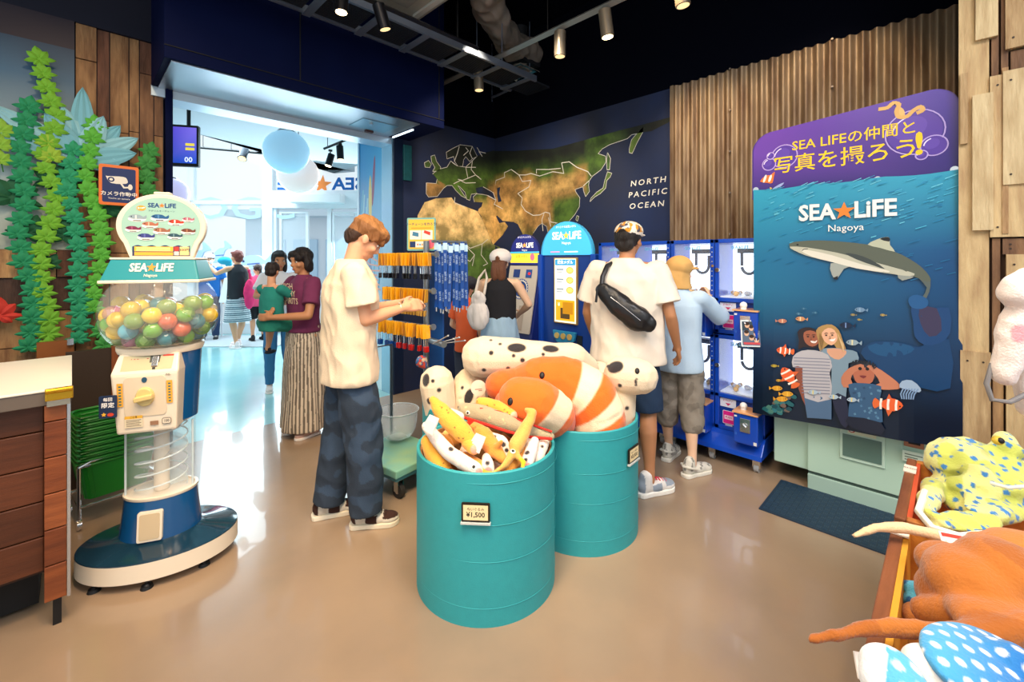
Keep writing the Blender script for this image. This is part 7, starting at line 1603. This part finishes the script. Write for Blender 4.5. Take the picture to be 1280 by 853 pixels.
m = MB(); m.box(uz(-5.0, 8.0, .006), (2.0, 1.1, .012), (0, 0, -PI / 4)); m.v = m.v; tag(m.build('entrance_mat', mat('#a9b4ba', .8, bump=.2, bs=80)), 'grey entrance mat on the lobby floor by the doors', 'mat')
# ================================================================== SHOP CEILING
RAIL = '#4a4c54'
t = track('light_track', 'long grey light track running over the shop toward the entrance wall', (3.0, 4.2, 3.5), (3.0, .9, 3.5), 0, None, '#8a8680', 'grey', .03)
HEADC = '#8f8270'
for (x, y, d, L_, lit, lb) in ((598, 97, (.05, 0, -1), .2, False, 'grey track spotlight farthest away, nearest the entrance corner'), (700, 48, (.0, .04, -1), .2, False, 'grey track spotlight second from the far end of the long track'), (757, 22, (.12, .0, -1), .2, True, 'grey track spotlight third from the far end, tilted to the right'), (851, -12, (.12, 0, -1), .2, False, 'grey track spotlight nearest the top edge, right of the others')):
    q = onX(x, y + 9, 3.0); q.z = 3.49 - 9 * q.x * 0 - .03
    dd = uz(d[0], d[1], d[2]); spotlamp(lb, q, dd, .21, .05, HEADC, lit, .07)
t = track('light_track', 'black light track beside the blue header box', (.3, 2.98, 3.36), (2.55, 2.98, 3.36), 0)
for (x, y, d, lit, lb) in ((362, -2, (.45, -.35, -.8), True, 'brightly lit track spotlight at the top edge, left one'), (427, 12, (.0, -.05, -1), True, 'black track spotlight with glowing lower rim by the header'), (476, 28, (.25, .2, -1), False, 'black twisted track spotlight right of the glowing one')):
    q = onY(x, y, 2.98); q.z = 3.36
    spotlamp(lb, q, uz(*d), .17, .045, '#15151a', lit, .06, 25 if lit else 0)
# cable tray with grilles
ct = thing('cable_tray', 'steel ceiling cable tray with ribbed grilles in front of the header', 'cable tray', (1.9, 3.4, 3.5))
TR = mat('#8894a8', .35, .7)
for y in (3.14, 3.52):
    m = MB(); m.bb((-.6, y - .014, 3.38), (3.5, y + .014, 3.44)); m.build('side_rail', TR, ct, world=True)
for k, x in enumerate(np.arange(-.4, 3.5, .42)):
    m = MB(); m.bb((x - .03, 3.12, 3.37), (x + .03, 3.54, 3.38)); m.build('cross_bar', TR, ct, world=True)
    m = MB()
    for j in range(16): m.bb((x + .045, 3.165 + j * .021, 3.39), (x + .375, 3.173 + j * .021, 3.41))
    m.build('grille', mat('#3c4048', .4, .6), ct, world=True)['kind'] = 'stuff'
for x in (.2, 1.6, 3.0):
    for y in (3.14, 3.52): m = MB(); m.cyl((x, y, 3.44), (x, y, 4.3), .006, n=6); m.build('hanger_rod', TR, ct, world=True)
# cassette unit
ca_ = thing('air_conditioner', 'white-grey ceiling cassette unit cut by the top edge', 'air conditioner', (1.7, 2.9, 3.75))
m = MB(); m.bb((1.2, 2.35, 3.62), (2.2, 3.43, 3.9)); m.build('housing', mat('#a5a296', .5), ca_, world=True, bevel=.02)
m = MB(); m.bb((1.4, 2.5, 3.60), (2.0, 3.25, 3.62)); m.build('intake_panel', mat('#8f8d84', .5), ca_, world=True, bevel=.005)
for x in (1.26, 2.1): m = MB(); m.bb((x, 2.45, 3.60), (x + .05, 3.33, 3.625)); m.build('louvre', mat('#c8c6bc', .4), ca_, world=True, bevel=.004)
for x in (1.25, 2.15):
    for y in (2.4, 3.38): m = MB(); m.cyl((x, y, 3.9), (x, y, 4.3), .008, n=6); m.build('hanger_rod', TR, ca_, world=True)
# diffuser
dv = onX(650, 92, 3.3); zc_ = 3.75; zz = (zc_ - CAMH) * FPX / (HOR - 92); dvp = W(650, zz, zc_)
df = thing('ceiling_vent', 'square ceiling air diffuser below the pipes', 'vent', dvp)
for k, (s_, dz) in enumerate(((.20, 0), (.15, .012), (.105, .024), (.06, .036))):
    m = MB()
    for a in range(4): m.M = Matrix.Rotation(a * PI / 2, 4, 'Z'); m.add([(-s_, -s_, dz), (s_, -s_, dz), (s_ * .82, -s_ * .82, dz + .03), (-s_ * .82, -s_ * .82, dz + .03)], [(0, 1, 2, 3)])
    m.build('vane', mat('#d8d6cc' if k in (0, 2) else '#4fa0b8', .5), df)
m = MB(); m.bb((-.2, -.2, .06), (.2, .2, .30)); m.build('plenum', mat('#1c1c20', .6), df); m = MB(); m.cyl((0, 0, .3), (0, 0, 4.3 - zc_), .1, n=20); m.build('neck', mat('#1c1c20', .6), df, smooth=True)
# foil-wrapped duct
fd = thing('flexible_duct', 'crumpled foil-wrapped flexible duct among the dark ceiling services', 'duct', (2.4, 2.6, 4.0))
dz0 = lambda x, y, h: W(x, (h - CAMH) * FPX / (HOR - y), h)
o = blob('duct_skin', [('t', [(dz0(610, -60, 4.0), .12), (dz0(612, 10, 3.95), .15), (dz0(625, 35, 3.9), .13), (dz0(640, 55, 3.92), .15), (dz0(660, 72, 3.95), .16)])], .02, fd, mat('#a09488', .35, .4, bump=.6, bs=9, name='foil'), '#6a6058', sm=1, wr=(.05, 4)); keep(o)
m = MB(); q = dz0(622, 30, 3.9); m.cyl(q, (q.x, q.y, 4.3), .006, n=6); m.build('hanger', TR, fd, world=True)
# pipe loop
pl_ = thing('ceiling_pipes', 'pair of dark pipes turning below the ceiling near the corner', 'pipes', (3.4, 3.6, 3.75))
for k, off in enumerate((0, .07)):
    pts = [dz0(x, y, 3.7) + V((0, off, 0)) for x, y in ((720, 132), (700, 135), (690, 140), (622, 162), (608, 162), (560, 152))]; m = MB(); m.tube(smoothpts([tuple(v) for v in pts], 3, False), .018, 8); m.build('pipe', mat('#24262c', .4, .4), pl_, smooth=True, world=True)
    pts = [dz0(x, y, 3.7) + V((0, off, 0)) for x, y in ((560, 78), (640, 104), (722, 132))]; m = MB(); m.tube(pts, .018, 8); m.build('pipe', mat('#2c2e34', .4, .4), pl_, smooth=True, world=True)
for (x, y) in ((612, 160), (700, 134)): q = dz0(x, y, 3.7); m = MB(); m.cyl(q, (q.x, q.y, 4.3), .006, n=6); m.build('hanger', TR, pl_, world=True)
m = MB(); a = dz0(615, 122, 3.6); b_ = dz0(662, 101, 3.6); br = thing('strut_channel', 'short steel strut hanging below the ceiling vent', 'strut', a); m.tube([a, b_], .018, 4); m.build('channel', TR, br, world=True)
for q in (a, b_): m = MB(); m.cyl(q - V((0, 0, .05)), (q.x, q.y, 4.3), .005, n=6); m.build('hanger', TR, br, world=True)
# ================================================================== CRATES AT THE RIGHT
WO = [mat(c, .5, bump=.15, bs=30, var=1, vs=5, dark=d_, stretch=(1, 7, 7), name='crate_wood') for c, d_ in (('#c07a3a', '#9c5c28'), ('#d08c3c', '#b8742c'), ('#8a5230', '#6a3c22'))]
def crate(label, x0, x1, H, y0=.125, y1=-.75, inner='#c9782c', dp=.28, in2=None):
    t = thing('display_crate', label, 'crate', ((x0 + x1) / 2, (y0 + y1) / 2, H - dp)); th = .028
    m = MB(); m.bb((x0, y0, H - dp), (x1, y0 - th, H)); m.build('side_board', WO[2], t, world=True, bevel=.004)
    m = MB(); m.bb((x0 + th, y0 - th, H - dp + .02), (x1 - th, y0 - th - .012, H - .004)); m.build('inner_lining', mat(inner, .6), t, world=True)
    m = MB(); m.bb((x1 - th, y0 - th, H - dp), (x1, y1, H)); m.build('side_board', WO[1], t, world=True, bevel=.004)
    m = MB(); m.bb((x0, y0 - th, H - dp), (x0 + th, y1, H)); m.build('side_board', WO[0], t, world=True, bevel=.004)
    m = MB(); m.bb((x0, y1, H - dp), (x1, y1 - th, H)); m.build('side_board', WO[0], t, world=True, bevel=.004)
    m = MB(); m.bb((x0 + th, y0 - th, H - dp), (x1 - th, y1, H - dp + .015)); m.build('bottom_board', mat(in2 or '#b8742c', .6), t, world=True); return t
crate('farthest wooden crate holding the yellow-green plush, red-lined', 1.77, 2.33, .70, inner='#c8502c', in2='#c86a3a')
crate('middle wooden crate holding the brown plush', 1.13, 1.74, .70, inner='#d8982c')
crate('nearest wooden crate at the bottom edge with blue plush', .45, 1.10, .66)
stn = thing('display_table', 'dark wooden stand under the row of crates', 'table', (1.4, -.3, 0)); m = MB(); m.bb((.45, .11, .36), (2.33, -.75, .42 - .0)); 
m = MB(); m.bb((.45, .11, .32), (2.33, -.76, .377)); m.build('table_top', WO[2], stn, world=True, bevel=.004)
for (x, y) in ((.5, .07), (2.28, .07), (.5, -.7), (2.28, -.7)): m = MB(); m.bb((x - .03, y - .03, 0), (x + .03, y + .03, .33)); m.build('leg', WO[2], stn, world=True)
for (x, y, h, w_, l_, lb, rz) in ((2.2, .11, .70, .035, .07, 'small price tag on the far crate rim', 0), (1.68, .105, .70, .04, .06, 'small white price tag on the middle crate rim', 0)):
    t = thing('price_tag', lb, 'price tag', (x, y, h)); m = MB(); m.bb((x - l_ / 2, y - w_ / 2, h + .001), (x + l_ / 2, y + w_ / 2, h + .005)); m.build('tag_card', mat('#f2e6d8', .5), t, world=True)
    p = Print(.0005); p.text('¥2,500', 0, 0, .013, '#5a3a2a', .01); p.build('tag_print', frame_M((x, y, h + .0055), (0, -1, 0), (1, 0, 0)), t)
t = thing('price_tag', 'white price tag on the corner of the nearest crate', 'price tag', (1.02, .06, .66)); M_ = frame_M(at(1079, 833, .86), uz(.95, .1, -.25), uz(.25, .5, .8)); m = MB(); m.M = M_; m.prism(rrect(.036, .042, .002, 2), .003); m.build('tag_card', mat('#f2e8dc', .5), t, world=True)
p = Print(.0004); p.k = 8; p.text('¥3,300', 0, -.002, .010, '#7a4a2a', .01, 1, .2); p.text('えい', 0, .012, .008, '#7a4a2a', 0, 1, .2); p.build('tag_print', M_, t)
# yellow-green spotted plush
def ygs(co):
    d = noise.voronoi(co * 34)[0][0]; return '#3a7fc0' if d < .31 else ('#c9cf62' if noise.noise(co * 11) > -.05 else '#e4e490')
yt = plush('spotted_ray_plush', 'yellow-green plush ray with blue spots heaped in the far crate', [('e', at(1222, 585, 1.62), (.16, .13, .09), (0, 0, -.6)), ch([(1200, 592, 1.66, .06), (1180, 602, 1.62, .035), (1163, 618, 1.5, .025), (1158, 640, 1.36, .018), (1185, 657, 1.30, .016)]),
    ('e', at(1255, 562, 1.60), (.06, .05, .05)), ('e', at(1255, 600, 1.52), (.15, .1, .05), (.2, 0, -.5)), ('e', at(1250, 632, 1.44), (.16, .07, .03), (.1, .1, -.5)), ('e', at(1205, 632, 1.5), (.09, .05, .05), (0, 0, .4)), ('e', at(1205, 655, 1.33), (.11, .05, .022), (0, 0, -.7)), ch([(1230, 600, 1.5, .035), (1195, 606, 1.52, .03), (1215, 622, 1.48, .02)])], '#c8d25a', vox=.005, colfn=ygs, wr=(.02, 9))
m = MB(); m.tube([tuple(at(x, y, z)) for x, y, z in ((1156, 615, 1.46), (1148, 640, 1.33), (1165, 660, 1.26), (1200, 671, 1.23), (1230, 668, 1.23))], .010); m.build('white_edge', mat('#f0ead8', .9), yt, smooth=True, world=True)
m = MB(); m.tube([tuple(at(x, y, z)) for x, y, z in ((1238, 604, 1.44), (1260, 610, 1.41), (1285, 608, 1.4))], .006); m.tube([tuple(at(x, y, z)) for x, y, z in ((1215, 640, 1.42), (1240, 650, 1.4), (1285, 648, 1.4))], .007); m.build('white_edge', mat('#f0ead8', .9), yt, smooth=True, world=True)
m = MB(); q = at(1247, 551, 1.53); m.sph(q, .016, 0); m.sph(q + V((-.006, -.006, .003)), .011, 1); m.build('eye', [mat('#d8b43c', .4), BLACK], yt, smooth=True, world=True)
plush('spotted_ray_plush', 'second yellow-green spotted plush at the back left of the far crate', [('e', at(1162, 592, 1.85), (.06, .05, .04)), ('e', at(1190, 580, 1.9), (.08, .06, .05)), ('e', at(1150, 632, 1.66), (.03, .05, .03))], '#c8d25a', vox=.007, colfn=ygs, wr=(.006, 12))
t = thing('paper_tag', 'white and red paper tag on the far crate plush', 'tag', at(1186, 573, 1.72)); m = MB(); m.M = frame_M((0, 0, 0), uz(1, 0, -.1), uz(0, .5, .8)); m.prism(rrect(.05, .03, .003), .002); m.bb((-.025, .005, .002), (.025, .015, .0025), 1); m.build('tag_card', [mat('#f4eee4', .5), mat('#d8402c', .5)], t)
# brown plush
BRW = '#b96a20'
brc = lambda co: '#a85c18' if noise.noise(co * 7) > .15 else None
bp_ = plush('brown_ray_plush', 'large fuzzy orange-brown plush filling the middle crate', [('e', at(1218, 730, 1.0), (.10, .09, .075), (0, .1, -.4)), ('e', at(1185, 708, 1.08), (.06, .06, .05)), ('e', at(1250, 715, 1.0), (.09, .08, .07)), ('e', at(1182, 745, 1.02), (.055, .055, .06)), ('e', at(1245, 772, .92), (.11, .075, .04), (0, .1, -.2)), ch([(1290, 792, .86, .034), (1210, 795, .87, .024), (1150, 788, .87, .018), (1090, 787, .87, .0155), (1045, 794, .86, .013), (1014, 800, .86, .0085)]), ch([(1160, 765, 1.0, .03), (1195, 770, .96, .035)])], BRW, vox=.007, colfn=brc, wr=(.006, 11))
p2 = plush('brown_ray_plush', 'second brown plush with pale belly and long pale tail behind the big one', [('e', at(1275, 688, 1.14), (.09, .075, .04), (0, 0, -.5)), ('e', at(1238, 683, 1.17), (.055, .05, .025)), ch([(1205, 680, 1.19, .018), (1170, 669, 1.2, .017), (1130, 660, 1.21, .014), (1095, 660, 1.22, .011), (1068, 670, 1.22, .0075)])], BRW, vox=.006, colfn=lambda co: '#efc898' if ((co.x - co.y) / (co.x + co.y) < 1.03 and co.z < 1.48 - .598 * (co.x + co.y) / S2 + .012) or noise.noise(co * 7) > .32 else '#cf7a2a', wr=(.004, 10))
plush('brown_ray_plush', 'small round brown ear-like plush piece by the big brown plush', [('e', at(1178, 704, 1.12), (.035, .03, .04)), ('e', at(1170, 750, 1.08), (.035, .03, .025)), ('e', at(1152, 774, 1.04), (.04, .04, .03))], '#c88040', vox=.007)
plush('blue_tail_plush', 'blue patterned plush tail curled in the middle crate corner', [('c', at(1134, 733, 1.10), at(1148, 738, 1.08), .014, .02), ('c', at(1138, 752, 1.08), at(1151, 757, 1.06), .018, .022)], '#3a9ad0', vox=.005, colfn=lambda co: '#1f5f9c' if noise.noise(co * 40) > .1 else '#5ab8e0', wr=None)
plush('pink_tail_plush', 'pink plush piece beside the blue tail', [('e', at(1156, 740, 1.1), (.015, .015, .025))], '#e88a80', vox=.005, wr=None)
t = thing('paper_tag', 'white and red paper tag folded on the middle crate plush', 'tag', at(1196, 676, 1.12)); m = MB(); m.M = frame_M((0, 0, 0), uz(1, -.1, -.15), uz(0, .6, .8))
m.prism(rrect(.08, .03, .003), .002); m.prism(rrect(.07, .022, .003), .002, Matrix.Translation((.004, -.014, .004))); m.bb((-.035, .004, .002), (.03, .012, .003), 1); m.build('tag_card', [mat('#f4eee4', .5), mat('#d8402c', .5)], t)
# blue dotted rays
def dots(c1, c2, c3, sc_=36, th=.2):
    return lambda co: '#f2f6fa' if noise.voronoi(co * sc_)[0][0] < th else (c1 if noise.noise(co * 5) > 0 else c2)
def grid(c1, c2):
    def f(co):
        u, v_ = (co.x - co.y) * 24, (co.x + co.y) * 24; j = int(math.floor(v_)); fu = (u + .5 * (j % 2)) % 1 - .5; fv = v_ % 1 - .5
        t_ = max(0, min(1, (.06 - fu * fu - fv * fv) / .05 + .5)); return mixc(mixc(lin(c1), lin(c2), ((co.x - co.y) / S2 / ((co.x + co.y) / S2) - .98) * 5), lin('#f2f6fa'), t_)
    return f
plush('blue_ray_plush', 'bright blue plush ray with white dots at the bottom right', [('e', at(1250, 843, 0.781), (.16, .09, .03), (.25, .25, -.5)), ch([(1170, 806, 0.856, .012), (1195, 816, 0.837, .03), (1230, 830, 0.809, .045), (1270, 845, 0.781, .05)]), ('e', at(1210, 850, 0.763), (.08, .06, .03), (0, 0, -.4))], '#2a7fc0', vox=.0034, colfn=grid('#4aa4d8', '#1668b4'), wr=None)
plush('blue_ray_plush', 'pale blue and white plush ray at the bottom edge, left one', [('e', at(1114, 842, 0.744), (.035, .045, .04)), ('e', at(1120, 860, 0.725), (.05, .05, .04)), ('c', at(1112, 822, 0.763), at(1114, 842, 0.744), .012, .03)], '#c8e4ee', vox=.0045, colfn=lambda co: '#f2f6fa' if (co.x - co.y) / S2 / ((co.x + co.y) / S2) * FPX + 640 < 1108 else grid('#58aed0', '#3a98c8')(co), wr=None)
plush('white_ray_plush', 'plain white plush between the two blue rays', [('e', at(1160, 838, 0.781), (.045, .04, .035)), ('e', at(1150, 826, 0.800), (.025, .025, .025)), ('e', at(1180, 855, 0.763), (.05, .05, .03))], '#f0ece8', vox=.005)
# hanging white plush at the right edge
hp_ = plush('hanging_plush', 'white and pink plush hanging at the right picture edge', [('e', at(1272, 365, 1.3), (.045, .045, .055)), ch([(1282, 395, 1.3, .05), (1270, 420, 1.3, .045), (1262, 450, 1.3, .035), (1255, 470, 1.3, .03)]), ('e', at(1285, 355, 1.3), (.05, .04, .05)), ch([(1290, 470, 1.32, .04), (1290, 510, 1.32, .035)])], '#ecdcd2', vox=.006, spots=[(1276, 412, .02, '#e8a0a8'), (1270, 420, .014, '#e8a0a8')], wr=(.004, 16))
m = MB(); m.tube([tuple(at(x, y, z)) for x, y, z in ((1240, 455, 1.32), (1233, 480, 1.31), (1240, 500, 1.3), (1262, 503, 1.29), (1285, 492, 1.29))], .007); m.build('grey_strap', mat('#7a7674', .5), hp_, smooth=True, world=True)
m = MB(); q = at(1292, 345, 1.32); m.tube([q, V((XP - .03, q.y - .9, q.z + .25))], .008); 
pg = thing('plush_hanger', 'steel wall arm carrying the hanging white plush, just outside the right edge', 'display arm', q); m.build('arm', MET, pg, smooth=True, world=True)
